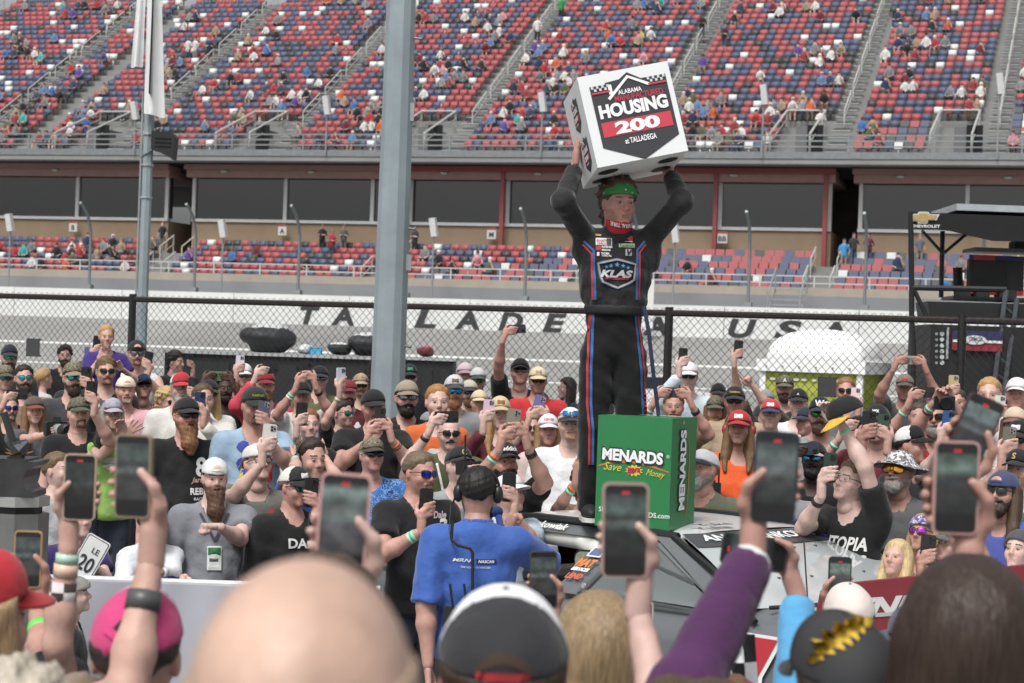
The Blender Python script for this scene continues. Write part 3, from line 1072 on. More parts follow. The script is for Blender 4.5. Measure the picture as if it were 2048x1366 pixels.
    if cap:
        st, c1 = cap[0], cap[1]
        c2 = cap[2] if len(cap) > 2 else c1
        c3 = cap[3] if len(cap) > 3 else c1
        if st in 'fb':
            rz = Matrix.Rotation(math.pi, 4, 'Z') if st == 'b' else Matrix.Identity(4)
            cm = c1 if not isinstance(c1, str) else cloth(c1, .08)
            c3m = c3 if not isinstance(c3, str) else cloth(c3, .08)
            capob = link('cap', cap_crown(rh, -.018 if cap2 is None else cap2), root, [cm, c3m], Hm @ rz @ Matrix.Rotation(R_(3), 4, 'X'))
            link('brim', brim_mesh(), capob, [cloth(c2, .08) if isinstance(c2, str) else c2])
            bt = MB(); V, F = uv_sphere((0, .008, .1325), .0075, 6, 4); bt.add(V, F.tolist())
            bt.build('button', cloth(c2) if isinstance(c2, str) else c2, capob, True)
            tr = bvh_of(capob.data)
            if st == 'b':      # the strap opening shows over the forehead (or the nape, seen from behind)
                op = [(.034 * math.cos(a), .052 + .034 * math.sin(a)) for a in np.linspace(0, math.pi, 11)]
                decal(tr, op, [tuple(range(11))[::-1]], skin_mat(sk), capob, 'opening', 1, .002)
                V2, F2 = rib([(-.04 + .01 * i, .053) for i in range(9)], .013)
                decal(tr, V2, [f[::-1] for f in F2], cloth(c1) if isinstance(c1, str) else c1, capob, 'strap', 1, .005)
            elif logo:
                if logo[0]:
                    decal_text(tr, logo[0], 0, .088, M(logo[1], .7, 0), capob, h=logo[2] if len(logo) > 2 else None, w=None if len(logo) > 2 else .085, bold=.03, lift=.003)
                else:
                    decal(tr, [(q[0], .088 + q[1]) for q in rrect(.06, .032, .006)], [tuple(range(20))], M(logo[1], .7, .25, 90), capob, 'patch', -1, .003)
        elif st == 'k':
            capob = link('bucket_hat', bucket_mesh(), root, [c1 if not isinstance(c1, str) else cloth(c1)], Hm)
        elif st == 'e':
            capob = link('beanie', beanie_mesh(), root, [cloth(c1)], Hm)
        elif st == 'd':
            capob = link('bandana', band_mesh(), root, [c1 if not isinstance(c1, str) else cloth(c1)], Hm)
    if gl:
        if gl == 'clear':
            link('glasses', glasses_mesh('clear'), root, [plastic('3a2f2c'), M('ffffff', .05, 0, alpha=.12, spec=.6)], Hm)
        else:
            kd = 'shield' if gl.startswith('S') else 'way'
            gc = gl.lstrip('S')
            metal = 0 if gc in ('111', '111111') else .85
            link('sunglasses', glasses_mesh(kd), root, [plastic('151516'), M(gc, .12, .25 if metal else 0, 45, metal=metal, spec=.6)], Hm)
    if muff:
        link('headset', muff_mesh(), root, [plastic(muff), plastic('1a1a1c')], Hm)
    # ---- wristbands
    if band:
        for q in band:
            S, E, W = arms[q[0]]
            u = (W - E).normalized()
            off = q[2] if len(q) > 2 else .03
            p0 = W - u * off
            r0 = .0305 * (.92 if fem or kid else 1) + off * .06 + (.006 if slv == 'l' else 0)
            MB().tube([p0 - u * (q[3] if len(q) > 3 else .008), p0 + u * (q[3] if len(q) > 3 else .008)], r0, 12).build('wristband', plastic(q[1]) if isinstance(q[1], str) else q[1], root, True)
    # ---- phones are things of their own
    short = who.split(' with ')[0].split(' in front')[0]
    for pm, pc, hand in phones:
        if pc:
            nm = {'0': 'black', '1': 'black', '2': 'dark', '3': 'dark grey', '4': 'grey', '5': 'grey'}.get(pc[0], 'light')
            lb = f"{ {'22355e':'blue','1f4f88':'blue','2f4a3c':'dark green','5f7d55':'green','d9b8c8':'pink','c9d6e6':'pale blue','d8d2e4':'lilac','b9a67a':'gold','6f68a0':'purple'}.get(pc, nm)} phone held up by the {short}"
            make_phone(Wm @ pm @ Matrix.Scale(1 / s, 4), pc, ' '.join(lb.split()[:16]), screen)
    people.append((root, s))
    return dict(root=root, shirt=so, Wm=Wm, Hm=Hm, arms=arms, cap=capob, s=s, loc=loc, me=sme)
# ------------------------------------------------------------ ground, track, wall
PSI = R_(17)
CP, SP = math.cos(PSI), math.sin(PSI)
def zc(ypx, D): return CAM_Z + (700 - ypx) * D / FPX
def s_of(px, q, py=450):
    p = P(px, py, 1.0)
    u = p.x
    return q * (u * CP - SP) / (u * SP + CP)
def stand_w(s, q, z=0): return Vector((s * CP + q * SP, -s * SP + q * CP, z))
asph = concrete('8b8b89', .16, .12)
def build_ground():
    m = MB()
    ys = [-60, -5, 1.0, 4.3, 11.7, 16.5, 26, 34, 120, 400, 1500]
    xs = [-900, -60, 60, 900]
    V = [(x, y, ground_z(y)) for y in ys for x in xs]
    F = [(j * 4 + i, j * 4 + i + 1, (j + 1) * 4 + i + 1, (j + 1) * 4 + i) for j in range(len(ys) - 1) for i in range(3)]
    tag(m.add(V, F).build('ground', concrete('868683', .12, .5)), 'grey concrete infield under the crowd', None, None, 'structure')
    m = MB()
    qs = [(40, .2), (44, .24), (73 * CP, .34), (76 * CP, .6), (80 * CP, 1.15), (92 * CP, 3.16)]
    S = [-95 + 5 * i for i in range(25)]
    V = [(s, q, z) for q, z in qs for s in S]
    F = [(j * 25 + i, j * 25 + i + 1, (j + 1) * 25 + i + 1, (j + 1) * 25 + i) for j in range(5) for i in range(24)]
    t = m.add(V, F).build('race_track', asph)
    t.rotation_euler.z = -PSI
    tag(t, None, None, None, 'structure')
    w = paint('d5d6d4', .6)
    for qa, qb in ((84.3, 84.75), (79.2, 79.5)):
        def zz(D): return .004 + (np.interp(D, [73, 76, 80, 92], [.34, .6, 1.15, 3.16]))
        MB().add([(-95, qa * CP, zz(qa)), (25, qa * CP, zz(qa)), (25, qb * CP, zz(qb)), (-95, qb * CP, zz(qb))], [(0, 1, 2, 3)]).build('painted_line', w, t)
build_ground()

def build_wall():
    r = empty('track_wall', rz=-PSI)
    tag(r, 'long white concrete track wall painted with black capital letters', 'wall')
    q = 92 * CP
    zb, zt = zc(668, 92), zc(601, 92)
    white = M('d8dad9', .7, .09, .5, bump=.1, bscale=4)
    n = 20
    for i in range(n):
        a, b = -95 + 6 * i, -95 + 6 * (i + 1) - .03
        MB().bx(a, b, q, q + .6, zb - .3, zt).build('wall_panel', white, r)
    dk = M('3a3b3d', .8, .08)
    for ch, px, w in (('T', 620, 42), ('A', 686, 48), ('L', 768, 40), ('L', 851, 44), ('A', 935, 50), ('D', 1022, 48), ('E', 1110, 46), ('G', 1203, 50), ('A', 1312, 52), ('U', 1486, 52), ('S', 1577, 50), ('A', 1668, 54)):
        s0 = s_of(px, q, 630)
        sc = (q / CP) / FPX
        flat_text(ch, r, (s0, q - .004, (zb + zt) / 2 - .2), (1, 0, 0), (0, 0, 1), dk, w=w * sc / .93, h=(zt - zb) * .56, bold=.045, shear=.22 if ch not in 'A' else .12, lift=.01, name='painted_letter')
build_wall()

# ------------------------------------------------------------ grandstand
SEATC = {'r': paint('a04f53', .6, .1), 'b': paint('4d5570', .6, .1), 'w': paint('d6d8d8', .5, .05), 'k': paint('404143', .5, .1)}  # paints lightened to carry the distance haze in their colour
def seat_geo(up=False):
    m = MB()
    m.box((0, .02, .63), (.44, .05, .33), Matrix.Rotation(R_(-14), 3, 'X'))
    if up:
        m.box((0, -.08, .6), (.42, .05, .34), Matrix.Rotation(R_(-8), 3, 'X'))
    else:
        m.box((0, -.19, .44), (.42, .38, .045), Matrix.Rotation(R_(4), 3, 'X'))
    m.box((0, -.03, .22), (.06, .07, .44))
    return m
def seat_color(up):
    r = random.random()
    return 'r' if r < .44 else 'b' if r < .84 else 'w' if r < .915 else 'k'
lower_rows = [(100.0 * CP + .78 * i, 5.25 + .345 * i) for i in range(6)]
upper_rows = [(105.6 * CP + .78 * i, 12.62 + .448 * i) for i in range(28)]
up_q0 = upper_rows[0][0]
AISLES = [s_of(px, upper_rows[8][0], 176) for px in (-250, 62, 348, 655, 985, 1345, 1708, 2010)]
LOW_AIS = [s_of(px, 101 * CP, 510) for px in (-330, 318, 760, 1190, 1640, 2060)]
MIDA = s_of(165, upper_rows[8][0], 176)
taken = []
def build_stand():
    r = empty('grandstand', rz=-PSI)
    tag(r, 'two tier grandstand with red, blue and white seats above dark suite windows', 'grandstand')
    conc, conc2 = concrete('8b8c8b', .1, .4), concrete('77787a', .1, .4)
    tan = concrete('97836c', .08, .8)
    gal = steel('9a9fa2', .5)
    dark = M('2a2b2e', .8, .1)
    S0, S1 = -92, 10
    # lower concourse
    MB().bx(S0, S1, 93 * CP, 98.4 * CP, 3.6, 4.25).build('access_road', concrete('7b7d80'), r)
    MB().bx(S0, S1, 98.4 * CP, 98.7 * CP, 3.6, zc(577, 98.5)).build('parapet', concrete('85878a', .12, .3), r)
    MB().bx(S0, S1, 98.42 * CP + .02, 98.7 * CP, zc(577, 98.5), zc(561, 98.5)).build('kerb', concrete('a59c8f', .08), r)
    prev = 98.7 * CP
    for i, (q, z) in enumerate(lower_rows):
        MB().bx(S0, S1, q - .45 if i else prev, 105.2 * CP, (lower_rows[i - 1][1] if i else 3.6), z).build('step', conc, r)
    for i, (q, z) in enumerate(upper_rows):
        MB().bx(S0, S1, q - .45 if i else 103 * CP, q + (.33 if i < 27 else 3), z - .6, z).build('step', conc, r)
    MB().bx(S0, S1, 105.25 * CP + 1.0, 128, 11.6, 12.0).build('under_deck', dark, r)  # near-black colour stands in for the shade under the upper tier
    # upper walkway edge beams
    qf = 103 * CP
    MB().bx(S0, S1, qf - .05, qf + .35, 12.28, 12.62).build('edge_beam', steel('868b8e', .6), r)
    MB().bx(S0, S1, qf + .1, qf + .3, 11.98, 12.2).build('edge_pipe', steel('9ca1a3', .5), r)
    # railings
    def rail(name, q, zb, zt, n, mat, rr, step, gap=()):
        m = MB()
        for k in range(n):
            z = zt - (zt - zb) * k / n
            m.box(((S0 + S1) / 2, q, z), (S1 - S0, rr * 2, rr * 2))
        m.build(name, mat, r)
        k = S0
        while k < S1:
            MB().box((k, q, (zb + zt) / 2 - .15), (rr * 2.2, rr * 2.2, zt - zb + .3)).build('rail_post', mat, r)
            k += step
    rail('guard_rail', qf + .05, 12.6, 13.45, 3, steel('8f9497', .6), .035, 4.15)
    rail('front_rail', 98.75 * CP, zc(566, 98.7), zc(539, 98.7), 2, paint('b9bbba', .5), .03, 2.6)
    # suites
    qw = 105.25 * CP
    glass = M('1f2428', .05, .05, 3, metal=.0, spec=.9, coat=.6, name='tinted_glass')
    z0, z1, z2, z3, z4 = 6.2, zc(453, 105.2), zc(447, 105.2), zc(361, 105.2), zc(337, 105.2)
    white, red = paint('c4c6c5', .5), paint('8c3c3f', .5, .08)
    fas = paint('a07f7a', .7, .1)
    # each block: left px, right px, column pixels, red framed?
    for bi, (a, b, cols, isred) in enumerate(((-260, 338, (-60, 155, 334), 0), (386, 815, (388, 571, 745), 0), (819, 1664, (822, 1016, 1228, 1441, 1660), 1), (1717, 2300, (1722, 1935, 2150), 0))):
        sa, sb = s_of(a, qw, 400), s_of(b, qw, 400)
        MB().bx(sa, sb, qw, qw + 6, z0, z1).build('block_wall', tan, r)
        MB().bx(sa, sb, qw - .12, qw + .3, z1, z2).build('white_ledge', white, r)
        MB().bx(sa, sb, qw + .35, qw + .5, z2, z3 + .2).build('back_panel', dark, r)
        MB().bx(sa - .2, sb + .2, qw - .5, qw + 6, z3, z4).build('fascia', fas, r)
        MB().bx(sa - .25, sb + .25, qw - .75, qw - .5, z4 - .22, z4 + .06).build('gutter', red if isred else paint('9a7a75', .7), r)
        if isred:
            for k in range(int((sb - sa) / .3)):
                pass
        cs = [s_of(c, qw, 400) for c in cols]
        ed = [sa] + [c for c in cs if sa + .4 < c < sb - .4] + [sb]
        for i in range(len(ed) - 1):
            MB().bx(ed[i] + .06, ed[i + 1] - .06, qw + .1, qw + .14, z2, z3).build('window_pane', glass, r)
        for c in cs:
            MB().bx(c - .1, c + .1, qw - .05, qw + .12, z2 - .05, z3 + .02).build('column', white, r)
            if isred:
                MB().bx(c - .26, c - .04, qw - .62, qw - .4, z0 - .2, z4).build('steel_column', red, r)
        for k in range(int((sb - sa) / 5.2)):
            s_ = sa + 2.1 + 5.2 * k
            m = MB(); V, F = uv_sphere((s_, qw - .55, z3 + .32), .22, 10, 6)
            m.add([(x, y, z3 + .32 + (z - z3 - .32) * .4) for x, y, z in V], F.tolist()); m.build('soffit_lamp', white, r, True)
    for px in (362, 1690):
        s_ = s_of(px, qw, 400)
        MB().bx(s_ - 1.6, s_ + 1.6, qw + 4.5, qw + 4.7, z0, z4 + .3).build('stair_gap_wall', concrete('55524e', .2), r)
    MB().bx(S0, S1, 104.6 * CP, 105.9 * CP, z4 + .05, 11.95).build('gap_shade_strip', dark, r)  # dark strip painted as the shadow between fascia and deck
    # aisle stairs and hand rails on the upper deck
    for a in AISLES:
        m = MB()
        for i, (q, z) in enumerate(upper_rows[:-1]):
            m.bx(a - .5, a + .5, q - .66, q - .42, z + .17, z + .222); m.bx(a - .5, a + .5, q - .28, q - .08, z + .0, z + .03)
        m.build('aisle_steps', concrete('a8aaa9', .06), r)
        for i in list(range(4, 26, 4)):
            m = MB()
            (qa, za), (qb, zb) = upper_rows[i], upper_rows[min(i + 3, 27)]
            pts = [(a, qa - .3, za), (a, qa - .3, za + .95), (a, qb - .3, zb + .95), (a, qb - .3, zb)]
            m.tube(pts, .036, 6)
            m.tube([(a, qa - .3, za + .5), (a, qb - .3, zb + .5)], .026, 6)
            m.build('handrail', paint('b5b5b0', .5), r)
        # portal: flat black panel painted as its shaded mouth, two sloping rails below
        q4, z4_ = upper_rows[4]
        MB().bx(a - 2.0, a - 1.4, qf + 2.2, q4 - .2, 12.63, z4_ - .3).build('portal_wall', concrete('6d6e70', .1, .4), r)
        MB().bx(a - 1.4, a - .6, qf + 2.1, qf + 2.15, 12.63, 14.2).build('portal_shade_panel', M('151617', .9, 0), r)
        for dx in (-3.0, -1.0):
            m = MB()
            q0, z0_ = qf + .4, 12.63
            m.tube([(a + dx, q0, z0_), (a + dx, q0, z0_ + .95), (a + dx, q4 - .2, z4_ + .95), (a + dx, q4 - .2, z4_ + .1)], .06, 6)
            m.tube([(a + dx, q0, z0_ + .5), (a + dx, q4 - .2, z4_ + .5)], .04, 6)
            m.build('portal_rail', paint('b0b1ad', .5), r)
        MB().tube([(a - 3.0, q4 - .2, z4_ + .95), (a - 1.0, q4 - .2, z4_ + .95)], .05, 6).build('portal_rail', paint('b0b1ad', .5), r)
    for a in LOW_AIS:
        for dx in (-.65, .65):
            m = MB()
            for (i, j) in ((0, 2), (3, 5)):
                (qa, za), (qb, zb) = lower_rows[i], lower_rows[j]
                m.tube([(a + dx, qa, za), (a + dx, qa, za + 1), (a + dx, qb, zb + 1), (a + dx, qb, zb)], .04, 6)
                m.tube([(a + dx, qa, za + .5), (a + dx, qb, zb + .5)], .03, 6)
            m.build('handrail', paint('b5b5b0', .5), r)
    # seats: each one a mesh of its own for the nearest 300, the rest joined
    spots = []
    for tier, rows in ((0, lower_rows), (1, upper_rows)):
        for i, (q, z) in enumerate(rows):
            lo, hi = s_of(-40, q, 450 if not tier else 150), s_of(2090, q, 450 if not tier else 150)
            s_ = math.floor(lo)
            while s_ < hi:
                ok = True
                if tier:
                    for a in AISLES:
                        if abs(s_ - a) < .72 or (i < 5 and -3.3 < s_ - a < 0): ok = False
                    if abs(s_ - MIDA) < .6: ok = False
                else:
                    if any(abs(s_ - a) < .9 for a in LOW_AIS): ok = False
                if ok:
                    spots.append((tier, i, s_, q, z, seat_color(tier)))
                s_ += .505
    spots.sort(key=lambda t: stand_w(t[2], t[3]).y)
    geo = {u: seat_geo(u) for u in (False, True)}
    base = {}
    for u in geo:
        for c in 'rbwk':
            base[u, c] = geo[u].mesh('seat', [SEATC[c]])
    for t in spots[:300]:
        u = t[5] == 'w'
        o = link('seat', base[u, t[5]], r)
        o.location = (t[2], t[3], t[4])
    V, F, mi = [], [], []
    GV = {u: np.array([tuple(p) for p in geo[u].v]) for u in geo}
    n = 0
    Vs, Fs, Ms = [], [], []
    for t in spots[300:]:
        u = t[5] == 'w'
        Vs.append(GV[u] + np.array([t[2], t[3], t[4]]))
        Fs.append(np.array(geo[u].f) + n); n += len(GV[u])
        Ms.append(np.full(len(geo[u].f), 'rbwk'.index(t[5])))
    me = mesh_np('seats', np.concatenate(Vs), np.concatenate(Fs), np.concatenate(Ms), [SEATC[c] for c in 'rbwk'])
    tag(link('seats', me, r), 'rows of red, blue, white and black seats', None, None, 'stuff')
    # section signs on the block wall
    for px, ch in ((155, 'B'), (572, 'A'), (989, 'M'), (1449, 'BB')):
        s_ = s_of(px, qw, 455)
        z = zc(472, 105.2)
        MB().bx(s_ - .25, s_ + .25, qw - .5, qw - .44, z - .2, z + .4).build('section_sign', paint('c9cac8', .6), r)
        MB().bx(s_ - .25, s_ + .25, qw - .51, qw - .5, z + .28, z + .4).build('sign_header', paint('a04a4a', .6), r)
        flat_text(ch, r, (s_, qw - .5, z + .02), (1, 0, 0), (0, 0, 1), M('2b2c2e', .8, 0), h=.28, bold=.03, lift=.008)
    return spots
SPOTS = build_stand()

# catch-fence posts, loudspeaker masts and the small stair over the wall
def build_trackside():
    gal = steel('7f878a', .55)
    q = 92.9 * CP
    proto = None
    names = 'first second third fourth fifth sixth seventh eighth ninth'.split()
    for k, px in enumerate((-20, 178, 388, 596, 812, 1050, 1272, 1497, 1730, 1965)):
        s_ = s_of(px, q, 575)
        if proto is None:
            m = MB()
            path = [(0, 0, 0)] + [(0, 0, .6 + .3 * i) for i in range(9)]
            for i in range(8):
                a = R_(8 + 8 * i)
                x, y, z = path[-1]
                path.append((x, y - .26 * math.sin(a), z + .26 * math.cos(a)))
            proto = m.tube(path, .075, 8).mesh('post', [gal])
            basem = MB().box((0, 0, .3), (.34, .34, .6)).mesh('base', [concrete('85898b')])
        e = empty('catch_fence_post')
        e.matrix_world = Matrix.Translation(stand_w(s_, q, zc(592, 92.9) + .0)) @ Matrix.Rotation(-PSI, 4, 'Z')
        e.location.z = 4.25 - .02
        where = ['at the far left edge', 'below sign B', 'left of the flag pole speaker', 'below sign A', 'hidden beside the thick pole', 'below sign M', 'behind the driver', 'right of sign BB', 'below the right stair gap', 'behind the black canopy'][k]
        tag(e, f'curved grey steel catch fence post standing {where}', 'fence post', 'curved catch fence posts along the track')
        link('post', proto, e); link('base', basem, e)
    # masts with white loudspeakers, lower and upper
    white = plastic('d2d4d3')
    specs = [(22, 470, 425, 0), (447, 478, 445, 0), (868, 482, 450, 0), (1350, 492, 470, 0), (272, 275, 192, 1), (655, 275, 195, 1), (1085, 280, 205, 1), (1527, 285, 207, 1), (1998, 290, 205, 1)]
    for k, (px, yb, yt, upd) in enumerate(specs):
        D = 103 if upd else 96.5
        q = D * CP - .12
        s_ = s_of(px, q, yt)
        zt = zc(yt - (px - 1024) * .0349, D)
        zb = 12.3 if upd else 4.2
        w = stand_w(s_, q)
        e = empty('loudspeaker_mast', (w.x, w.y, zb), -PSI)
        tag(e, f"thin mast with a white column loudspeaker on the {'upper' if upd else 'lower'} tier, {['first','second','third','fourth','fifth'][k - (4 if upd else 0)]} from left", 'loudspeaker', 'loudspeaker masts on the grandstand')
        MB().tube([(0, 0, 0), (0, 0, zt - zb)], .045, 7).build('mast', steel('a4a9ab'), e)
        MB().box((.05, -.18, zt - zb - .05), (.3, .3, 1.0 if upd else .9), Matrix.Rotation(R_(9), 3, 'X') @ Matrix.Rotation(R_(-7), 3, 'Y')).build('speaker', white, e)
    s_ = s_of(1572, 96 * CP, 590)
    w = stand_w(s_, 95.6 * CP)
    e = empty('steel_stairs', (w.x, w.y, 4.25), -PSI)
    tag(e, 'short galvanised stairs with handrails against the grey parapet', 'stairs')
    for i in range(5):
        MB().box((.15 * 0, .4 * i, .3 + .26 * i), (1.4, .34, .06)).build('tread', steel('a9acad'), e)
    for sx in (-.75, .75):
        MB().tube([(sx, -.2, -.02), (sx, -.2, 1.1), (sx, 1.8, 2.3), (sx, 1.8, 1.2)], .04, 6).build('handrail', steel('a9acad'), e)
        MB().tube([(sx, -.2, .1), (sx, 1.8, 1.3)], .05, 6).build('stringer', steel('a9acad'), e)
    w = stand_w(s_of(1300, 91 * CP, 580), 90.6 * CP)
    e = empty('white_board', (w.x, w.y, 2.95), -PSI)
    tag(e, 'plain white upright board standing by the track wall right of the driver', 'board')
    MB().box((0, 0, 1.6), (.55, .06, 2.2)).build('panel', paint('d5d6d4', .6), e)
    for sx in (-.2, .2):
        MB().box((sx, .05, .3), (.05, .05, .7)).build('leg', steel('8d9498'), e)
build_trackside()

# ------------------------------------------------------------ spectators in the stands
def spect_mesh(kind, v):
    """low figure, slots: skin, shirt, trousers, hair or hat"""
    pr = []
    rnd = random.Random(v)
    if kind == 'sit':
        y0, z0 = -.18, .5
        lean = rnd.choice((0, .12, -.04))
        pr += [((0, y0, z0), (0, y0 - lean, z0 + .42), .15, .17, 1), ((-.13, y0 - lean, z0 + .43), (.13, y0 - lean, z0 + .43), .075, .075, 1)]
        for sx in (-1, 1):
            k = (sx * .13, y0 - .42, z0 + .03)
            pr += [((sx * .09, y0, z0), k, .085, .065, 2), (k, (sx * .12, y0 - .45, .06), .06, .05, 2 if v % 3 else 0), ((sx * .12, y0 - .5, .05), (sx * .12, y0 - .6, .04), .05, .04, 3)]
            el = (sx * .25, y0 - lean - .08, z0 + .18)
            up_ = v % 4 == 1 and sx > 0
            hnd = (sx * .1, y0 - lean - .32, z0 + .1) if not up_ else (sx * .1, y0 - lean - .2, z0 + .62)
            pr += [((sx * .18, y0 - lean, z0 + .42), el, .055, .048, 1), (el, hnd, .042, .035, 0)]
        hc = (0, y0 - lean - .03, z0 + .66)
    else:
        z0 = .92
        pr += [((0, 0, z0), (0, 0, z0 + .42), .15, .165, 1), ((-.14, 0, z0 + .44), (.14, 0, z0 + .44), .075, .075, 1)]
        for sx in (-1, 1):
            pr += [((sx * .09, 0, z0), (sx * .1, -.02, .48), .09, .065, 2), ((sx * .1, -.02, .48), (sx * .11, .02, .06), .06, .05, 2 if v % 2 else 0), ((sx * .11, 0, .05), (sx * .12, -.12, .04), .05, .04, 3)]
            el = (sx * .27, -.02, z0 + .2)
            hnd = (sx * .24, -.14, z0 - .02) if v % 2 else (sx * .08, -.26, z0 + .22)
            pr += [((sx * .19, 0, z0 + .43), el, .055, .048, 1), (el, hnd, .042, .036, 0)]
        hc = (0, -.02, z0 + .68)
    pr += [((hc[0], hc[1] + .02, hc[2] - .16), (hc[0], hc[1], hc[2] - .05), .055, .055, 0), ((hc[0], hc[1], hc[2] - .03), (hc[0], hc[1], hc[2] + .03), .09, .085, 0), ((hc[0], hc[1] + .03, hc[2] + .04), (hc[0], hc[1] + .01, hc[2] + .06), .098, .095, 3)]
    if v % 2 == 0:
        pr.append(((hc[0], hc[1] - .1, hc[2] + .06), (hc[0], hc[1] - .15, hc[2] + .05), .04, .035, 3))
    if v == 5:
        pr.append(((hc[0], hc[1] + .06, hc[2]), (hc[0], hc[1] + .09, hc[2] - .22), .08, .06, 3))
    pts = np.array([p for q in pr for p in q[:2]])
    V, Q = nets(lambda p: sunion([cone(p, *q[:4]) for q in pr], .025), pts.min(0) - .22, pts.max(0) + .2, .056)
    c = V[Q].mean(1)
    dd = np.stack([cone(c, *q[:4]) for q in pr], 1)
    mi = np.array([q[4] for q in pr])[dd.argmin(1)]
    return mesh_np('spectator', V, Q, mi, smooth=True, nslots=4)
def build_spectators():
    rnd = random.Random(21)
    sit = [spect_mesh('sit', v) for v in range(6)]
    std = [spect_mesh('stand', v) for v in range(4)]
    shirts = [('white', 'cfcfcd', 7), ('grey', '7c7d80', 4), ('black', '26272a', 6), ('red', 'a83236', 5), ('navy', '2b3552', 3), ('blue', '3f6fae', 2), ('maroon', '6b2733', 2), ('teal', '3aa39d', 1), ('purple', '5b4a94', 1), ('olive', '5d5d45', 2), ('pink', 'cf8d97', 1), ('orange', 'c95f35', 1), ('yellow', 'c2ad4a', .6), ('green', '3f7f4a', .7), ('tan', '9c8a72', 2)]
    pants = ['3b4557', '2a2c30', '6f6a5e', '4b5a73', '8d8472', '26272b']
    hats = ['d9d9d6', '26272a', '3a2c22', '6b4a35', '8e3035', '4a3a2c', '8a6a48', '2b3552']
    free = [t for t in SPOTS]
    rnd.shuffle(free)
    def weight(t):
        tier, i, s_, q, z, c = t
        w = stand_w(s_, q, z)
        px = CX + FPX * w.x / w.y
        if not (-20 < px < 2070): return 0
        if tier == 0:
            return (.21 if px < 320 else .035) * (1.4 if i < 4 else .5)
        if i > 25: return 0
        base = .3 * math.exp(-i / 8.) + .05
        # people sit in clusters
        cl = math.sin(s_ * .55 + i * .3) * math.sin(s_ * .23 + 1.7 * math.sin(i * .45)) 
        return base * max(0.04, .35 + 1.7 * cl)
    ordn = ['first', 'second', 'third', 'fourth', 'fifth', 'sixth', 'seventh', 'eighth']
    nums = 'zero one two three four five six seven eight nine ten eleven twelve thirteen fourteen fifteen sixteen seventeen eighteen nineteen twenty twenty-one twenty-two twenty-three twenty-four twenty-five twenty-six twenty-seven twenty-eight'.split()
    cnt = 0
    wts = [s[2] for s in shirts]
    used = {}
    for t in free:
        if cnt >= 280: break
        if rnd.random() > weight(t): continue
        tier, i, s_, q, z, c = t
        if (tier, i, round(s_, 1)) in used: continue
        used[tier, i, round(s_, 1)] = 1
        nm, hx, _ = rnd.choices(shirts, wts)[0]
        w = stand_w(s_, q - .02, z)
        o = link('person', rnd.choice(sit), None, [skin_mat(rnd.choice((0, 1, 2, 6, 7, 4))), cloth(hx), cloth(rnd.choice(pants)), cloth(rnd.choice(hats))])
        o.location = w
        o.rotation_euler.z = -PSI + rnd.uniform(-.35, .35)
        o.scale = (rnd.uniform(.95, 1.08),) * 3
        A = AISLES if tier else LOW_AIS
        k = min(range(len(A)), key=lambda j: abs(A[j] - s_))
        side = 'left' if s_ < A[k] else 'right'
        n = max(1, round(abs(s_ - A[k]) / .505) - 1)
        tag(o, f"spectator in {nm} shirt seated {nums[min(n, 28)]} seats {side} of the {ordn[k]} {'upper' if tier else 'lower'} stairway, row {nums[i + 1]}", 'person', 'spectators in the grandstand')
        cnt += 1
    # the rest of the seated spectators, farther up, as one mass
    src = []
    for me in sit:
        V = np.empty(len(me.vertices) * 3, f32); me.vertices.foreach_get('co', V)
        F = np.array([tuple(p.vertices) for p in me.polygons]); mi = np.empty(len(F), np.int32); me.polygons.foreach_get('material_index', mi)
        src.append((V.reshape(-1, 3), F, mi))
    tones = [cloth(h) for h in ('c9c9c7', '8a8b8e', '2b2c30', '8f3a3f', '3a4560', '9c8a72', '5f7fa8')]
    low = [cloth('3b4557'), cloth('55524a'), cloth('3a2c22'), cloth('c4c4c1')]
    skn = [skin_mat(0), skin_mat(1)]
    mats = tones + low + skn
    Vs, Fs, Ms, nn = [], [], [], 0
    k = 0
    for t in free:
        tier, i, s_, q, z, c = t
        if k >= 230: break
        if not tier or (tier, i, round(s_, 1)) in used or rnd.random() > weight(t) * 1.1: continue
        used[tier, i, round(s_, 1)] = 1
        V, F, mi = src[rnd.randrange(6)]
        a = rnd.uniform(-.35, .35)
        R = np.array([[math.cos(a), -math.sin(a), 0], [math.sin(a), math.cos(a), 0], [0, 0, 1]])
        Vs.append(V @ R.T + np.array([s_, q - .02, z])); Fs.append(F + nn); nn += len(V)
        mp = np.array([11 + rnd.randrange(2), rnd.randrange(7), 7 + rnd.randrange(2), 9 + rnd.randrange(2)])
        Ms.append(mp[mi]); k += 1
    o = link('distant_spectators', mesh_np('distant_spectators', np.concatenate(Vs), np.concatenate(Fs), np.concatenate(Ms), mats, True))
    o.rotation_euler.z = -PSI
    tag(o, 'small seated spectators scattered through the upper grandstand rows', 'crowd', None, 'stuff')
    # standing people, placed as seen
    def posn(px, py):
        return {378: 'left of a pair', 392: 'right of a pair', 645: 'left of three', 326: 'by the left stairs'}.get(px, 'left side' if px < 700 else 'centre' if px < 1300 else 'right side')
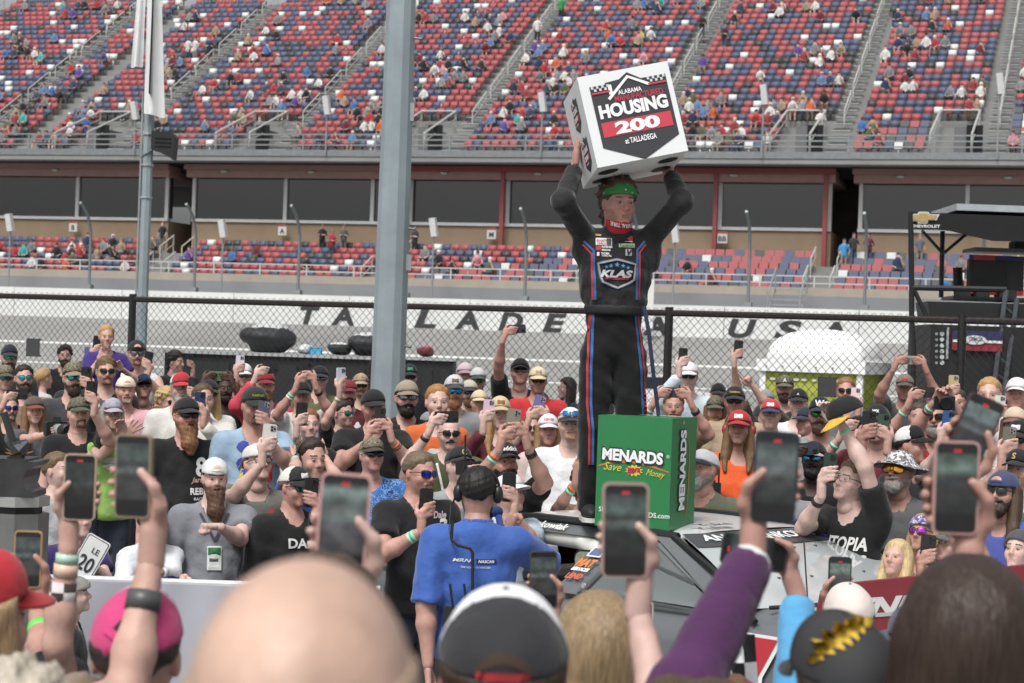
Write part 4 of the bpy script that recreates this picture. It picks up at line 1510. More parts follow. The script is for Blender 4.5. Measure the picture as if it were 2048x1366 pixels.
    for px, py, tier, nm, hx in ((378, 55, 1, 'white', 'cfcfcd'), (392, 58, 1, 'white', 'cfcfcd'), (420, 60, 1, 'navy', '2b3b57'), (520, 240, 1, 'grey', '8a8580'), (176, 225, 1, 'blue', '3a4f96'), (1108, 270, 1, 'red', 'b02a30'),
                                 (1640, 265, 1, 'white', 'd0d0ce'), (1448, 85, 1, 'dark', '2f3033'), (1404, 60, 1, 'black', '222326'), (1075, 55, 1, 'white', 'd5d5d3'), (1123, 10, 1, 'green', '2f8f4a'),
                                 (326, 450, 0, 'black', '26272a'), (645, 465, 0, 'black', '222326'), (688, 462, 0, 'grey', '5a5b5e'), (830, 470, 0, 'dark grey', '3c3d40'), (1708, 470, 0, 'charcoal', '3a3b3f'), (1688, 505, 0, 'bright blue', '3d93c9'), (1738, 475, 0, 'maroon', '6b2a3a'),
                                 (665, 470, 0, 'red', 'a02a33'), (1840, 480, 0, 'grey', '666a70')):
        rows = upper_rows if tier else lower_rows
        best = None
        for i, (q, z) in enumerate(rows):
            D = q / CP
            zz = zc(py - (px - 1024) * .0349 + 8, D)
            e = abs(zz - (z + 1.0))
            if best is None or e < best[0]: best = (e, i, q, z)
        _, i, q, z = best
        q -= .3
        w = stand_w(s_of(px, q, py), q, z)
        o = link('person', rnd.choice(std), None, [skin_mat(rnd.choice((0, 1, 2, 4))), cloth(hx), cloth(rnd.choice(pants)), cloth(rnd.choice(hats))])
        o.location = w
        o.rotation_euler.z = -PSI + rnd.uniform(-.5, .5)
        tag(o, f"spectator in {nm} shirt standing in row {nums[i + 1]} of the {'upper' if tier else 'lower'} tier, {posn(px, py)}", 'person', 'spectators in the grandstand')
build_spectators()
# ------------------------------------------------------------ chain-link fence
FPSI = math.atan(.45)
def fence_s(px, py=640):
    p = P(px, py, 1.0)
    d = 20.6 / (1 + .45 * p.x)
    return d
def build_fence():
    c0 = Vector((0, 20.6, .38))
    t = Vector((math.cos(FPSI), -math.sin(FPSI), 0))
    r = empty('chain_link_fence', c0, -FPSI)
    tag(r, 'black chain link fence with a dark top rail behind the crowd', 'fence')
    blk = M('1d1d1e', .5, .15, 20)
    g = .38
    ztop = P(1024, 618, 20.6).z
    h = ztop - g
    L0, L1 = -8.5, 6.2
    MB().tube([(L0, 0, h), (L1, 0, h)], .034, 8).build('top_rail', M('241b18', .5, .2, 30), r)
    def s_at(px):
        p = P(px, 640, 1.0)
        u = p.x
        d = 20.6 / (1 + .45 * u)
        return (u * d) / math.cos(FPSI)
    for px in (-270, 264, 801, 1338, 1925, 2600):
        s_ = s_at(px)
        MB().tube([(s_, .0, 0), (s_, 0, h + .06)], .042, 8).build('post', blk, r)
    # woven wires
    m = MB()
    a, w = .082, .0028
    n = int((L1 - L0) / a)
    H = h + .05
    for fam in (1, -1):
        k = -int(H / a) - 1
        while k < n + int(H / a) + 1:
            x0 = L0 + k * a
            # line x = x0 + fam * z * .92
            za, zb = 0., H
            x_a, x_b = (x0, x0 + H * .92) if fam > 0 else (x0 + H * .92, x0)
            lo, hi = min(x_a, x_b), max(x_a, x_b)
            if hi > L0 and lo < L1:
                def zat(x): return za + (x - x_a) / (x_b - x_a) * H
                xa, xb = x_a, x_b
                xa = min(max(xa, L0), L1); xb = min(max(xb, L0), L1)
                if abs(xb - xa) > .02:
                    y = .004 * fam - .036
                    m.tube([(xa, y, zat(xa)), (xb, y, zat(xb))], w, 3, cap=False)
            k += 1
    tag(m.build('chain_link', blk, r), None, None, None, 'stuff')
    # dark square plates tied to the mesh
    for px, py, w_, h_ in ((66, 695, 33, 36), (1654, 774, 38, 40)):
        d = 20.6 / (1 + .45 * P(px, py, 1.).x)
        p = P(px, py, d - .06)
        sc = d / FPX
        q = empty('plate', p, -FPSI)
        q.name = 'dark_plate'
        tag(q, f"small dark square plate tied to the fence {'at far left' if px < 500 else 'in front of the toilet'}", 'plate', 'dark plates tied to the fence')
        MB().box((0, 0, 0), (w_ * sc, .006, h_ * sc)).build('panel', M('3b3c3e', .8, .1, 14), q)
        mm = MB()
        for sx in (-1, 1):
            for sz in (-1, 1):
                mm.box((sx * w_ * sc * .45, .02, sz * h_ * sc * .45), (.012, .05, .012))
        mm.build('cable_tie', M('202020', .6), q)
build_fence()

# ------------------------------------------------------------ poles
def build_poles():
    gal = M('8f9ca2', .55, .14, 2.5, metal=.15, bump=.05, bscale=14, name='galvanised_steel')
    b = P(775, 785, 17.6)
    r = empty('light_pole', (b.x, b.y, ground_z(b.y)))
    tag(r, 'thick tapering galvanised steel pole standing in front of the fence', 'pole')
    H = 12
    m = MB()
    m.loft([[(rr * math.cos(R_(30 * k + 15)), rr * math.sin(R_(30 * k + 15)), z) for k in range(12)] for z, rr in ((0, .165), (H, .085))])
    m.build('shaft', gal, r)
    MB().prism(circle(.26, 20), (0, 0, .0), (1, 0, 0), (0, 1, 0), .04).build('base_plate', gal, r)
    # hand-hole box and step bolts on the right side
    for py in (75, 455, 690):
        z = P(780, py, 17.6).z - ground_z(b.y)
        MB().tube([(.1, -.03, z), (.2, -.06, z - .01)], .012, 6).build('step_bolt', steel('6d7477'), r)
    z = P(800, 225, 17.6).z - ground_z(b.y)
    MB().box((.13, -.05, z), (.04, .03, .16)).build('bracket', steel('a0a8ab'), r)
    z = P(800, 525, 17.6).z - ground_z(b.y)
    MB().box((.15, -.05, z), (.045, .03, .14)).build('bracket', steel('a0a8ab'), r)
    # flag pole behind the fence
    b = P(284, 640, 25.0)
    g = ground_z(25)
    r = empty('flag_pole', (b.x, b.y, g))
    tag(r, 'slim galvanised pole carrying a black loudspeaker and a limp white flag', 'pole')
    MB().loft([[(rr * math.cos(R_(45 * k)), rr * math.sin(R_(45 * k)), z) for k in range(8)] for z, rr in ((0, .075), (8.5, .055))]).build('shaft', gal, r)
    MB().tube([(-.085, -.02, 0), (-.082, -.02, 5.0)], .013, 6).build('conduit', steel('a7adaf'), r)
    for py in (86, 268, 330, 395):
        z = P(290, py, 25).z - g
        MB().tube([(0, 0, z - .012), (0, 0, z + .012)], .079, 10).build('clamp', steel('b0b6b8'), r)
    s0 = P(331, 295, 25)
    e = empty('loudspeaker', (s0.x, s0.y - .02, s0.z))
    tag(e, 'black angled loudspeaker clamped to the slim flag pole', 'loudspeaker')
    m = MB()
    m.prism([(-.15, .19), (.11, .17), (.14, .12), (.12, -.16), (.06, -.12), (-.1, -.05), (-.15, -.04)], (0, .16, 0), (1, 0, 0), (0, 0, 1), .32)
    m.build('cabinet', M('1c1c1e', .6, .1), e)
    for k in range(3):
        MB().box((0, -.165, .1 - .05 * k), (.2, .01, .012)).build('grille_bar', M('111', .5), e)
    MB().tube([(-.14, -.05, -.02), (-.22, -.05, -.09), (-.3, 0, -.14)], .012, 6).build('bracket', steel('6d7477'), e)
    # flag: hangs in folds either side of the pole
    a = P(300, -40, 24.9)
    f = empty('flag', (a.x, a.y - .1, P(300, 228, 24.9).z))
    tag(f, 'limp white flag with dark lettering hanging from the slim pole', 'flag')
    H = a.z - P(300, 228, 24.9).z
    def fold(x0, x1, zlow, n, ph):
        V, F = [], []
        nz = 14
        for j in range(nz + 1):
            t = j / nz
            z = H - (H - zlow) * t
            for i in range(n + 1):
                u = i / n
                x = (x0 + (x1 - x0) * u * (.6 + .4 * t))
                y = .05 * math.sin(u * 9 + ph) * (.3 + t)
                V.append((x, y, z + .12 * u * t * (H - zlow) * (-1 if x1 > 0 else -.4) * .3))
        for j in range(nz):
            for i in range(n):
                k = j * (n + 1) + i
                F.append((k, k + 1, k + n + 2, k + n + 1))
        return V, F
    fl = M('dfe0e2', .8, .05, 4)
    sc = 24.9 / FPX
    V, F = fold(-.03, -30 * sc, 92 * sc, 6, 0)
    MB().add(V, F).build('cloth', fl, f, True)
    V, F = fold(-.01, 44 * sc, 0 * sc, 8, 1.2)
    MB().add(V, F).build('cloth', fl, f, True)
    V, F = fold(.06, .1, 40 * sc, 3, 1.2)
    MB().add([(x, y - .06, z) for x, y, z in V], F).build('dark_print', M('2a2b2d', .8), f, True)
build_poles()

# ------------------------------------------------------------ portable toilet
def build_toilet():
    d = 23.2
    b = P(1662, 800, d)
    g = .38
    r = empty('portable_toilet', (b.x, b.y + .55, g), -.42)
    tag(r, 'lime yellow portable toilet with a white domed roof behind the fence', 'toilet')
    lime = M('a9b23c', .5, .06, 3)
    lime2 = M('959f34', .5, .06, 3)
    W, D_, zt = 1.16, 1.14, 1.78
    MB().bx(-W / 2, W / 2, -D_ / 2, D_ / 2, .12, zt).build('cabin', lime, r)
    MB().bx(-W / 2 - .03, W / 2 + .03, -D_ / 2 - .03, D_ / 2 + .03, 0, .12).build('base', M('55585a', .7), r)
    wht = M('f2f3f3', .45, .04, 4)
    for x, y in ((-W / 2, -D_ / 2), (W / 2, -D_ / 2), (W / 2, D_ / 2), (-W / 2, D_ / 2)):
        MB().bx(x - .035, x + .035, y - .035, y + .035, .1, zt + .01).build('corner_post', wht if x < 0 or y < 0 else lime, r)
    for i in range(2):      # front panels with raised ribs and vent slots
        x0 = -W / 2 + .07 + i * .51
        MB().bx(x0, x0 + .47, -D_ / 2 - .018, -D_ / 2 + .01, .2, 1.36).build('panel', lime, r)
        MB().bx(x0, x0 + .47, -D_ / 2 - .026, -D_ / 2 + .01, 1.41, 1.55).build('panel', lime2, r)
        for k in range(5):
            MB().prism(rrect(.075, .028, .013, 3), (x0 + .05 + .092 * k, -D_ / 2 - .012, 1.69), (1, 0, 0), (0, 0, 1), .006).build('vent', M('d9dbc8', .6, 0), r)
    for i in range(2):
        y0 = -D_ / 2 + .08 + i * .5
        MB().bx(W / 2 - .01, W / 2 + .018, y0, y0 + .46, .2, 1.55).build('panel', lime2, r)
    MB().bx(-W / 2 - .07, W / 2 + .07, -D_ / 2 - .07, D_ / 2 + .07, zt, zt + .14).build('roof_rim', wht, r)
    m = MB()
    secs = []
    for z, k in ((zt + .14, .99), (zt + .22, .97), (zt + .32, .9), (zt + .4, .78), (zt + .46, .6), (zt + .5, .38), (zt + .515, .12)):
        secs.append([(x * k, y * k, z) for x, y in rrect(W + .04, D_ + .04, .16, 4)])
    m.loft(secs).build('dome', wht, r, True)
    for k in range(6):
        MB().tube([(-W / 2 + .05 + .2 * k, -D_ / 2 - .085, zt + .06), (-W / 2 + .05 + .2 * k, -D_ / 2 - .06, zt + .06)], .012, 6).build('rivet', M('888', .5), r)
    MB().box((.36, -.33, zt + .36), (.11, .12, .1)).build('vent_cap', M('c9cccb', .5), r)
build_toilet()

# ------------------------------------------------------------ pit box on the right
def build_pit_box():
    d = 23.5
    def L(px, py, dd=0): return P(px, py, d + dd)
    g = .38
    o = L(1960, 760)
    r = empty('pit_box', (0, 0, 0))
    r.location = (o.x, o.y, g)
    tag(r, 'black pit box tower with canopy, screens and steel frame on the right', 'pit box')
    W = lambda px, py, dd=0: L(px, py, dd) - Vector((o.x, o.y, g))
    blk = M('17181a', .5, .15, 8)
    blk2 = M('222326', .7, .12, 8)
    frame = M('2b2d30', .4, .1, metal=.4)
    # canopy: cloth over bowed top
    m = MB()
    tl, bl = W(1820, 424), W(1820, 455)
    tr, br = W(2090, 434), W(2090, 484)
    dp = Vector((.45, 1.9, .12))
    bm = W(1900, 462); bm2 = W(1985, 482)
    m.add([tl, tr, br, bm2, bm, bl], [(0, 1, 2, 3, 4, 5)[::-1]])
    tops = [tl, tr, tr + dp, tl + dp + Vector((.25, 0, .02))]
    m.add(tops, [(0, 1, 2, 3)])
    m.add([tl, bl, bl + dp, tops[3]], [(0, 1, 2, 3)])
    m.build('canopy', M('101113', .8, .12, 5, bump=.4, bscale=5), r)
    tp = W(1905, 416, 1.2)
    MB().box(tp + Vector((1.0, .3, -.02)), (2.1, 1.5, .08)).build('roof_panel', M('aab0b4', .5), r)
    # bow-tie and lettering
    c = W(1848, 436); ux = Vector((1, 0, .02)); uy = Vector((-.02, 0, 1))
    sc = d / FPX
    bow = [(-29, 3), (-27, 8), (-13, 8), (-10, 12), (8, 12), (10, 8), (29, 8), (23, -3), (8, -3), (6, -9), (-12, -9), (-12, -5), (-29, -5)]
    bo = [((x) * sc, (y - 1) * sc) for x, y in bow]
    flat_poly([(x * 1.07, y * 1.14) for x, y in bo], r, c, ux, uy, M('cfd2d3', .4, 0, metal=.3), .012, 'emblem_border')
    flat_poly([(x * .9, y * .8) for x, y in bo], r, c, ux, uy, M('c0a468', .4, .2, 60, metal=.3), .02, 'emblem')
    flat_text('CHEVROLET', r, W(1850, 452.5), ux, uy, M('dfe1e2', .5, 0), w=59 * sc, h=6 * sc, bold=.03, lift=.015)
    # uprights and bars
    def bar(pts, rr=.03, mat=frame, name='frame_tube'):
        MB().tube(pts, rr, 7).build(name, mat, r)
    bar([W(1821, 424), W(1823, 575), W(1823, 640), W(1826, 700), W(1825, 790)], .034)
    bar([W(1885, 462, .8), W(1882, 595, .8)], .03)
    bar([W(1845, 462), W(1885, 506, .4)], .02)
    bar([W(1935, 466, .5), W(1888, 506, .5)], .02)
    bar([W(1822, 575), W(2012, 579)], .035)
    bar([W(1828, 580), W(1856, 640)], .028)
    bar([W(1915, 535, .8), W(1917, 598, .8)], .06, blk2, 'post')
    bar([W(2012, 580), W(1986, 790, -.2)], .032, M('54595d', .4, .1, metal=.5), 'ladder_rail')
    bar([W(2034, 598), W(2006, 800, -.2)], .032, M('54595d', .4, .1, metal=.5), 'ladder_rail')
    for k in range(6):
        a = W(2012 - 4.3 * (k + 1), 580 + 33 * (k + 1), -.03 * k); b = W(2034 - 4.6 * (k + 1), 598 + 33 * (k + 1), -.03 * k)
        bar([a, b], .016, M('54595d', .4, .1, metal=.5), 'ladder_rung')
    # screens under the canopy
    MB().box((W(1990, 555, .5)), (.66, .12, .42)).build('screen_cabinet', blk, r)
    cc = W(1990, 550, .5)
    MB().box(cc + Vector((-.08, -.065, .0)), (.42, .012, .3)).build('screen', M('1a1d1e', .1, .2, 9), r)
    MB().box(cc + Vector((0, -.06, .2)), (.66, .05, .06)).build('header', M('2b2f6a', .5), r)
    MB().box(cc + Vector((-.16, -.07, .2)), (.26, .05, .062)).build('header_stripe', M('b23038', .5), r)
    MB().box(cc + Vector((0, -.06, -.215)), (.66, .05, .05)).build('footer', M('c0272f', .5), r)
    # bench box under the bar, toolbox with round holes, sign board
    m = MB(); m.prism([(0, 0), (-.03, .19), (1.3, .2), (1.3, 0)], W(1859, 635), (1, 0, 0), (0, 0, 1), -.7); m.build('bench', blk, r)
    MB().bx(*[v for v in (W(1858, 650).x, W(2080, 650).x)], -.1, 1.2, 0, W(1900, 650).z).build('cabinet', blk, r)
    for k in range(6):
        p = W(1880, 668 + 11.5 * k)
        MB().prism(circle(.026, 12), (p.x, -.105, p.z), (1, 0, 0), (0, 0, 1), .008).build('round_cutout', M('b9bec0', .4), r)
        p = W(1869, 668 + 11.5 * k)
        MB().prism(circle(.017, 10), (p.x, -.105, p.z), (1, 0, 0), (0, 0, 1), .008).build('round_cutout', M('8d9193', .4), r)
    MB().bx(W(1888, 700).x, W(1892, 700).x, -.125, -.1, W(1888, 718).z, W(1888, 655).z).build('silver_strip', M('b9bec0', .4, metal=.5), r)
    p0, p1 = W(1899, 700), W(1999, 664)
    MB().bx(p0.x, p1.x, -.15, -.1, p0.z, p1.z).build('sign_board', M('8a2830', .5), r)
    MB().bx(p0.x, p1.x, -.156, -.15, p0.z + .13, p1.z).build('sign_top', M('2c2e5c', .5), r)
    MB().bx(p0.x, p1.x, -.16, -.154, p0.z + .095, p0.z + .125).build('sign_stripe', M('dfe0e2', .5), r)
    MB().prism(circle(.13, 20, 0, 0, .055), (W(1967, 0).x - .0, -.157, (p0.z + p1.z) / 2 + .01), (1, 0, 0), (0, 0, 1), .01).build('oval', M('c9cdcf', .5), r)
    flat_text('TOMCO', r, (W(1967, 0).x, -.167, (p0.z + p1.z) / 2 + .02), (1, 0, 0), (0, 0, 1), M('3a3c44', .5, 0), w=.16, h=.045, bold=.02, lift=.004)
    for py, x0, x1 in ((610, 1940, 2075), (596, 1895, 2075), (500, 1938, 2075)):
        a_, b_ = W(x0, py, .4), W(x1, py, .4)
        MB().bx(a_.x, b_.x, .1, .75, a_.z - .02, a_.z + .02).build('shelf', frame, r)
    for px, py, w_, h_ in ((1960, 596, .16, .12), (2010, 604, .2, .14), (1925, 596, .12, .1), (2035, 500, .14, .1)):
        p = W(px, py, .4)
        MB().box(p + Vector((0, 0, h_ / 2)), (w_, .3, h_)).build('equipment_case', blk2, r)
    for z in (.95, 1.12):
        MB().bx(W(1858, 0).x, W(2080, 0).x, -.16, -.1, z - .04, z).build('drawer_edge', M('3a3d40', .4, metal=.4), r)
build_pit_box()

# ------------------------------------------------------------ dark equipment carts beyond the fence
def build_carts():
    d = 25.5
    def cart(px0, px1, py, label, items):
        a, b = P(px0, py, d), P(px1, py, d)
        g = .38
        r = empty('equipment_cart', ((a.x + b.x) / 2, d + .6, g))
        tag(r, label, 'cart', 'dark pit carts behind the fence')
        w = b.x - a.x
        h = a.z - g
        MB().bx(-w / 2, w / 2, -.6, .6, .18, h - .02).build('cabinet', M('1d1e20', .6, .12, 5), r)
        MB().bx(-w / 2 - .03, w / 2 + .03, -.64, .64, h - .02, h + .02).build('worktop', M('a9acad', .5, .08), r)
        for k in range(3):
            MB().bx(-w / 2 + .06 + k * w / 3, -w / 2 + w / 3 - .04 + k * w / 3, -.62, -.59, .35, h - .12).build('door', M('242628', .5, .1, 5), r)
        for sx in (-1, 1):
            MB().tube([(sx * (w / 2 - .3), -.5, .11), (sx * (w / 2 - .3), -.4, .11)], .11, 12).build('wheel', M('151515', .8), r)
            MB().tube([(sx * (w / 2 - .3), .4, .11), (sx * (w / 2 - .3), .5, .11)], .11, 12).build('wheel', M('151515', .8), r)
        return r, h + .02 + g
    r1, z1 = cart(330, 738, 702, 'long dark pit cart with a pale worktop left of the thick pole', 0)
    r2, z2 = cart(800, 908, 716, 'short dark pit cart with a pale worktop right of the thick pole', 0)
    def cover(px, w, h, label, seed, z, c='2a2b2e', top='b9bcbd'):
        p = P(px, 690, d + .5)
        e = empty('equipment_cover', (p.x, p.y, z))
        tag(e, label, 'cover', 'soft covers on the pit carts')
        V, Q = nets(lambda q: smax(sunion([ell(q, (-w * .04, 0, h * .6), (w * .5, .36, h * .4)), ell(q, (w * .15, 0, h * .5), (w * .36, .3, h * .36)), cone(q, (0, 0, 0), (0, 0, h * .4), w * .3, w * .38)], .06) + .012 * wob(q, 17, seed), .004 - q[:, 2], .01), (-w * .7, -.6, -.02), (w * .7, .6, h * 1.25), .04)
        zc_ = V[Q].mean(1)[:, 2]
        link('cover', mesh_np('cover', V, Q, np.where(zc_ > h * .9, 1, 0), [M(c, .6, .2, 9, bump=.4, bscale=9), M(top, .6, .1, 9)], True), e)
    cover(537, .72, .36, 'black soft cover with a pale top on the long cart', 1, z1)
    cover(610, .2, .12, 'small white bundle beside the black soft cover', 3, z1, 'c9cbcc', 'd5d7d8')
    cover(680, .28, .16, 'black and white cloth bundle on the long cart', 2, z1, '2c2d2f', 'd0d2d2')
    cover(735, .5, .3, 'grey soft cover partly hidden by the thick pole', 4, z1, '303235', 'c0c3c4')
    cover(851, .2, .14, 'dark red bundle on the short cart', 5, z2, '6b2630', 'b0434d')
    p = P(628, 697, d + .4)
    e = empty('blue_box', (p.x, p.y, z1))
    e.name = 'storage_box'
    tag(e, 'small light blue box on the long dark cart', 'box')
    MB().bx(-.1, .1, -.08, .08, 0, .085).build('tub', M('4aa3cf', .5), e)
    MB().bx(-.107, .107, -.087, .087, .085, .1).build('lid', M('57b0da', .5), e)
    # parked white car on the track apron behind the driver
    for k, (px, py) in enumerate(((1300, 733),)):
        dd = 60
        p = P(px, py, dd)
        e = empty('pace_car', (p.x, p.y, .3))
        tag(e, 'white car parked on the track far behind the driver', 'car')
        body = [(-2.2, .3), (-2.25, .75), (-1.5, .95), (-.8, 1.4), (.7, 1.42), (1.35, .98), (2.2, .85), (2.3, .35)]
        MB().prism(body, (0, .8, 0), (1, 0, 0), (0, 0, 1), 1.6).build('body', paint('d9dadb', .3), e)
        MB().prism([(-1.2, 1.0), (-.72, 1.34), (.6, 1.35), (1.1, 1.0)], (0, -.79, 0), (1, 0, 0), (0, 0, 1), .03).build('side_window', M('2a2e33', .1, 0), e)
        for sx in (-1.4, 1.45):
            for y in (-.72, .72):
                MB().tube([(sx, y - .1, .34), (sx, y + .1, .34)], .34, 16).build('wheel', M('17181a', .7), e)
build_carts()
# ------------------------------------------------------------ the stock car (local: x forward, y left, z up)
CARO = Vector((.88, 11.15, 0))
ROOF = 1.40
def build_car():
    r = empty('stock_car', CARO, R_(-45))
    tag(r, 'grey and white stock car whose roof carries the driver and green box', 'car')
    grey = M('63676a', .3, .05, 3, coat=.5)
    white = M('d6d9d9', .3, .03, 3, coat=.5)
    blk = M('202123', .45, .1)
    # lower body: loft of half sections mirrored
    def sec(x, w, zs, zt, wt, zb=.13):
        h = [(w - .05, zb), (w, zb + .1), (w + .015, .45), (w, zs - .16), (w - .05, zs - .03), (w - .14, zs + .01), (wt, zt), (wt * .5, zt + .02)]
        return [(x, -y, z) for y, z in h] + [(x, 0, zt + .025)] + [(x, y, z) for y, z in reversed(h)]
    S = [sec(-2.45, .8, .86, .9, .6, .3), sec(-2.3, .92, .98, 1.02, .7), sec(-1.6, .97, 1.03, 1.06, .75), sec(-.9, .98, 1.04, 1.05, .8), sec(.3, .96, 1.04, 1.05, .8), sec(1.2, .97, 1.05, 1.08, .8), sec(1.5, .98, 1.05, 1.09, .75), sec(2.1, .97, .98, 1.03, .7), sec(2.6, .92, .82, .86, .65), sec(2.8, .8, .6, .66, .55, .2)]
    MB().loft(S).build('body', grey, r, True)
    # hood panel, proud of the body
    V, F = [], []
    for i in range(9):
        x = 1.5 + 1.1 * i / 8
        for j in range(9):
            y = -.68 + 1.36 * j / 8
            V.append((x, y, np.interp(x, [1.5, 2.1, 2.6], [1.105, 1.045, .88]) + .02 * (1 - (y / .7) ** 2)))
    for i in range(8):
        for j in range(8):
            a = i * 9 + j
            F.append((a, a + 9, a + 10, a + 1))
    MB().add(V, F).build('hood', white, r, True)
    # wheels
    for x in (1.85, -1.0):
        for sy in (-1, 1):
            t = MB().tube([(x, sy * .74, .35), (x, sy * .99, .35)], .35, 24).build('wheel', M('161617', .8), r)
            MB().tube([(x, sy * .99, .35), (x, sy * 1.005, .35)], .2, 20).build('rim', M('c9c9c6', .4, metal=.4), t)
            MB().tube([(x, sy * 1.0, .35), (x, sy * 1.012, .35)], .06, 12).build('hub', M('33363a', .4, metal=.4), t)
    # roof
    V, F = [], []
    n = 12
    for i in range(n + 1):
        x = -.66 + 1.3 * i / n
        for j in range(n + 1):
            y = -.6 + 1.2 * j / n
            V.append((x, y, ROOF + .012 - .035 * (y / .6) ** 4 - .03 * ((x + .02) / .65) ** 2 * (1 if x < 0 else .8)))
    for i in range(n):
        for j in range(n):
            a = i * (n + 1) + j
            F.append((a, a + n + 1, a + n + 2, a + 1))
    MB().add(V, F).build('roof', white, r, True)
    # roof rail strips (black), name panel, pillars: ruled surface between belt and roof on both sides
    def side(x, t, sy=-1, out=0.):
        return (x, sy * (.93 - .325 * t + out), 1.045 + (ROOF - .03 - 1.045) * t + .05 * math.sin(t * math.pi) * .5)
    def side_poly(pts, mat, name, sy=-1, out=0.):
        return MB().add([side(x, t, sy, out) for x, t in pts], [tuple(range(len(pts))) if sy < 0 else tuple(range(len(pts)))[::-1]]).build(name, mat, r)
    for sy in (-1, 1):
        m = MB()
        m.tube([(-.7, sy * .6, ROOF - .04), (-.4, sy * .605, ROOF - .015), (.2, sy * .605, ROOF - .012), (.62, sy * .6, ROOF - .035)], .022, 6).build('roof_rail', blk, r)
        side_poly([(-.95, .8), (.34, .8), (.72, .98), (-.62, .98)], grey, 'name_panel', sy)
        side_poly([(.05, 0), (.22, 0), (.34, .8), (.2, .8)], grey, 'window_post', sy, .004)
        side_poly([(1.22, 0), (1.38, 0), (.66, .98), (.52, .9)], grey, 'front_pillar', sy, .004)
        side_poly([(.22, 0), (1.24, 0), (.56, .82), (.34, .82)], M('8a9193', .06, .1, 4, spec=.7, alpha=.5), 'vent_window', sy, .0)
        side_poly([(-1.6, 0), (-1.2, 0), (-.62, .82), (-.95, .82)], grey, 'rear_pillar', sy)
        MB().tube([side(.24, .02, sy, .012), side(.37, .8, sy, .012)], .013, 5).build('window_trim', M('55595b', .4), r)
        for t in (.12, .45, .78):
            p = Vector(side(.24 + .165 * t, t, sy, .02))
            MB().tube([p, p + Vector((0, sy * .012, 0))], .014, 8).build('rivet', M('d7d9da', .3, metal=.5), r)
        # frame round the vent window
        fr = [(.26, .03), (1.2, .03), (.56, .8), (.37, .8), (.26, .03)]
        MB().tube([side(x, t, sy, .004) for x, t in fr], .016, 6).build('window_frame', grey, r, True)
        MB().tube([side(.3, .4, sy, -.02), side(.62, .46, sy, -.02), side(.92, .3, sy, -.02)], .012, 6).build('window_brace', M('4a4e50', .4), r)
        # front pillar black moulding
        MB().tube([side(.6, .98, sy, .005), side(1.0, .52, sy, .01), side(1.4, .0, sy, .01)], .018, 5).build('pillar_trim', blk, r)
    # windshield
    V, F = [], []
    n = 14
    for i in range(n + 1):
        t = i / n
        for j in range(n + 1):
            u = -1 + 2 * j / n
            w = .585 + (.84 - .585) * t
            bulge = .16 * (1 - u * u)
            x = .62 + (1.3 - .62) * t + bulge * (.35 + .65 * t)
            z = ROOF - .02 + (1.09 - ROOF + .02) * t + .02 * math.sin(math.pi * t)
            V.append((x, u * w, z))
    for i in range(n):
        for j in range(n):
            a = i * (n + 1) + j
            F.append((a, a + n + 1, a + n + 2, a + 1))
    ws = MB().add(V, F).build('windshield', M('b3b9bb', .07, .06, 3, spec=.8, coat=.7), r, True)  # pale base colour stands in for bright sky reflected in the glass
    wt = BVHTree.FromPolygons([Vector(v) for v in V], F)
    def on_glass(pts, mat, name, lift=.006):          # pts: (u across, t down) dropped from above
        out = []
        for u, t in pts:
            w = .585 + (.84 - .585) * t
            x = .62 + .68 * t + .16 * (1 - u * u) * (.35 + .65 * t)
            h = wt.ray_cast(Vector((x, u * w, 3)), Vector((0, 0, -1)))
            z = h[0].z if h[0] else 1.3
            out.append((x, u * w, z + lift))
        return out
    P1 = []
    F1 = []
    for j in range(15):
        u = -1 + 2 * j / 14
        P1 += [(u * .99, .02), (u * .99, .24)]
        if j:
            F1.append((2 * j - 2, 2 * j - 1, 2 * j + 1, 2 * j))
    MB().add(on_glass(P1, None, ''), F1).build('banner', M('3a3d3f', .3), r)
    Vt, Ft, sz = text2d('ANDY JANKOWIAK', .03)
    MB().add(on_glass([(x / sz[0] * 1.72, .13 - y / sz[1] * .13) for x, y in Vt], None, '', .012), Ft).build('lettering', M('e6e8e8', .5, 0), r)
    for u in (-.6, -.3, 0, .3, .6, .85):
        for t in (.3, .68):
            p = Vector(on_glass([(u, t)], None, '', .004)[0])
            MB().box(p, (.013, .013, .008)).build('clip', M('5d6163', .4), r)
    # rear window
    MB().add([(-.66, -.58, ROOF - .06), (-.66, .58, ROOF - .06), (-1.5, .72, 1.08), (-1.5, -.72, 1.08)], [(0, 1, 2, 3)]).build('rear_window', M('9aa0a2', .08, .05, spec=.8), r)
    # antenna and cowl
    MB().tube([(1.42, -.55, 1.09), (1.36, -.52, 1.4)], .004, 5).build('antenna', M('2a2a2a', .5), r)
    MB().tube([(1.4, -.83, 1.105), (1.58, -.5, 1.125), (1.62, 0, 1.13), (1.58, .5, 1.125), (1.4, .83, 1.105)], .012, 6).build('cowl', blk, r)
    # inside: padded cage bar, mirror, seat, dash
    pad = M('d3d5d0', .7, .06)
    m = MB().tube([side(-.95, .66, -1, -.1), side(-.5, .72, -1, -.1), side(-.05, .68, -1, -.1), side(.22, .48, -1, -.1)], .052, 12).build('padded_bar', pad, r, True)
    for x in (-.7, -.42, -.2):
        p = Vector(side(x, .71, -1, -.1))
        MB().tube([p - Vector((.006, 0, 0)), p + Vector((.006, 0, 0))], .054, 12).build('strap', M('2b2b2b', .6), m)
    MB().tube([side(-.4, .6, -1, -.2), side(-.9, .05, -1, -.2)], .025, 8).build('cage_tube', blk, r)
    MB().tube([side(-.5, .02, -1, -.12), side(.2, .3, -1, -.3)], .045, 8).build('cage_tube', blk, r)
    MB().bx(-.9, .9, -.7, .7, .95, 1.0).build('interior_floor', blk, r)
    q = empty('x'); bpy.data.objects.remove(q)
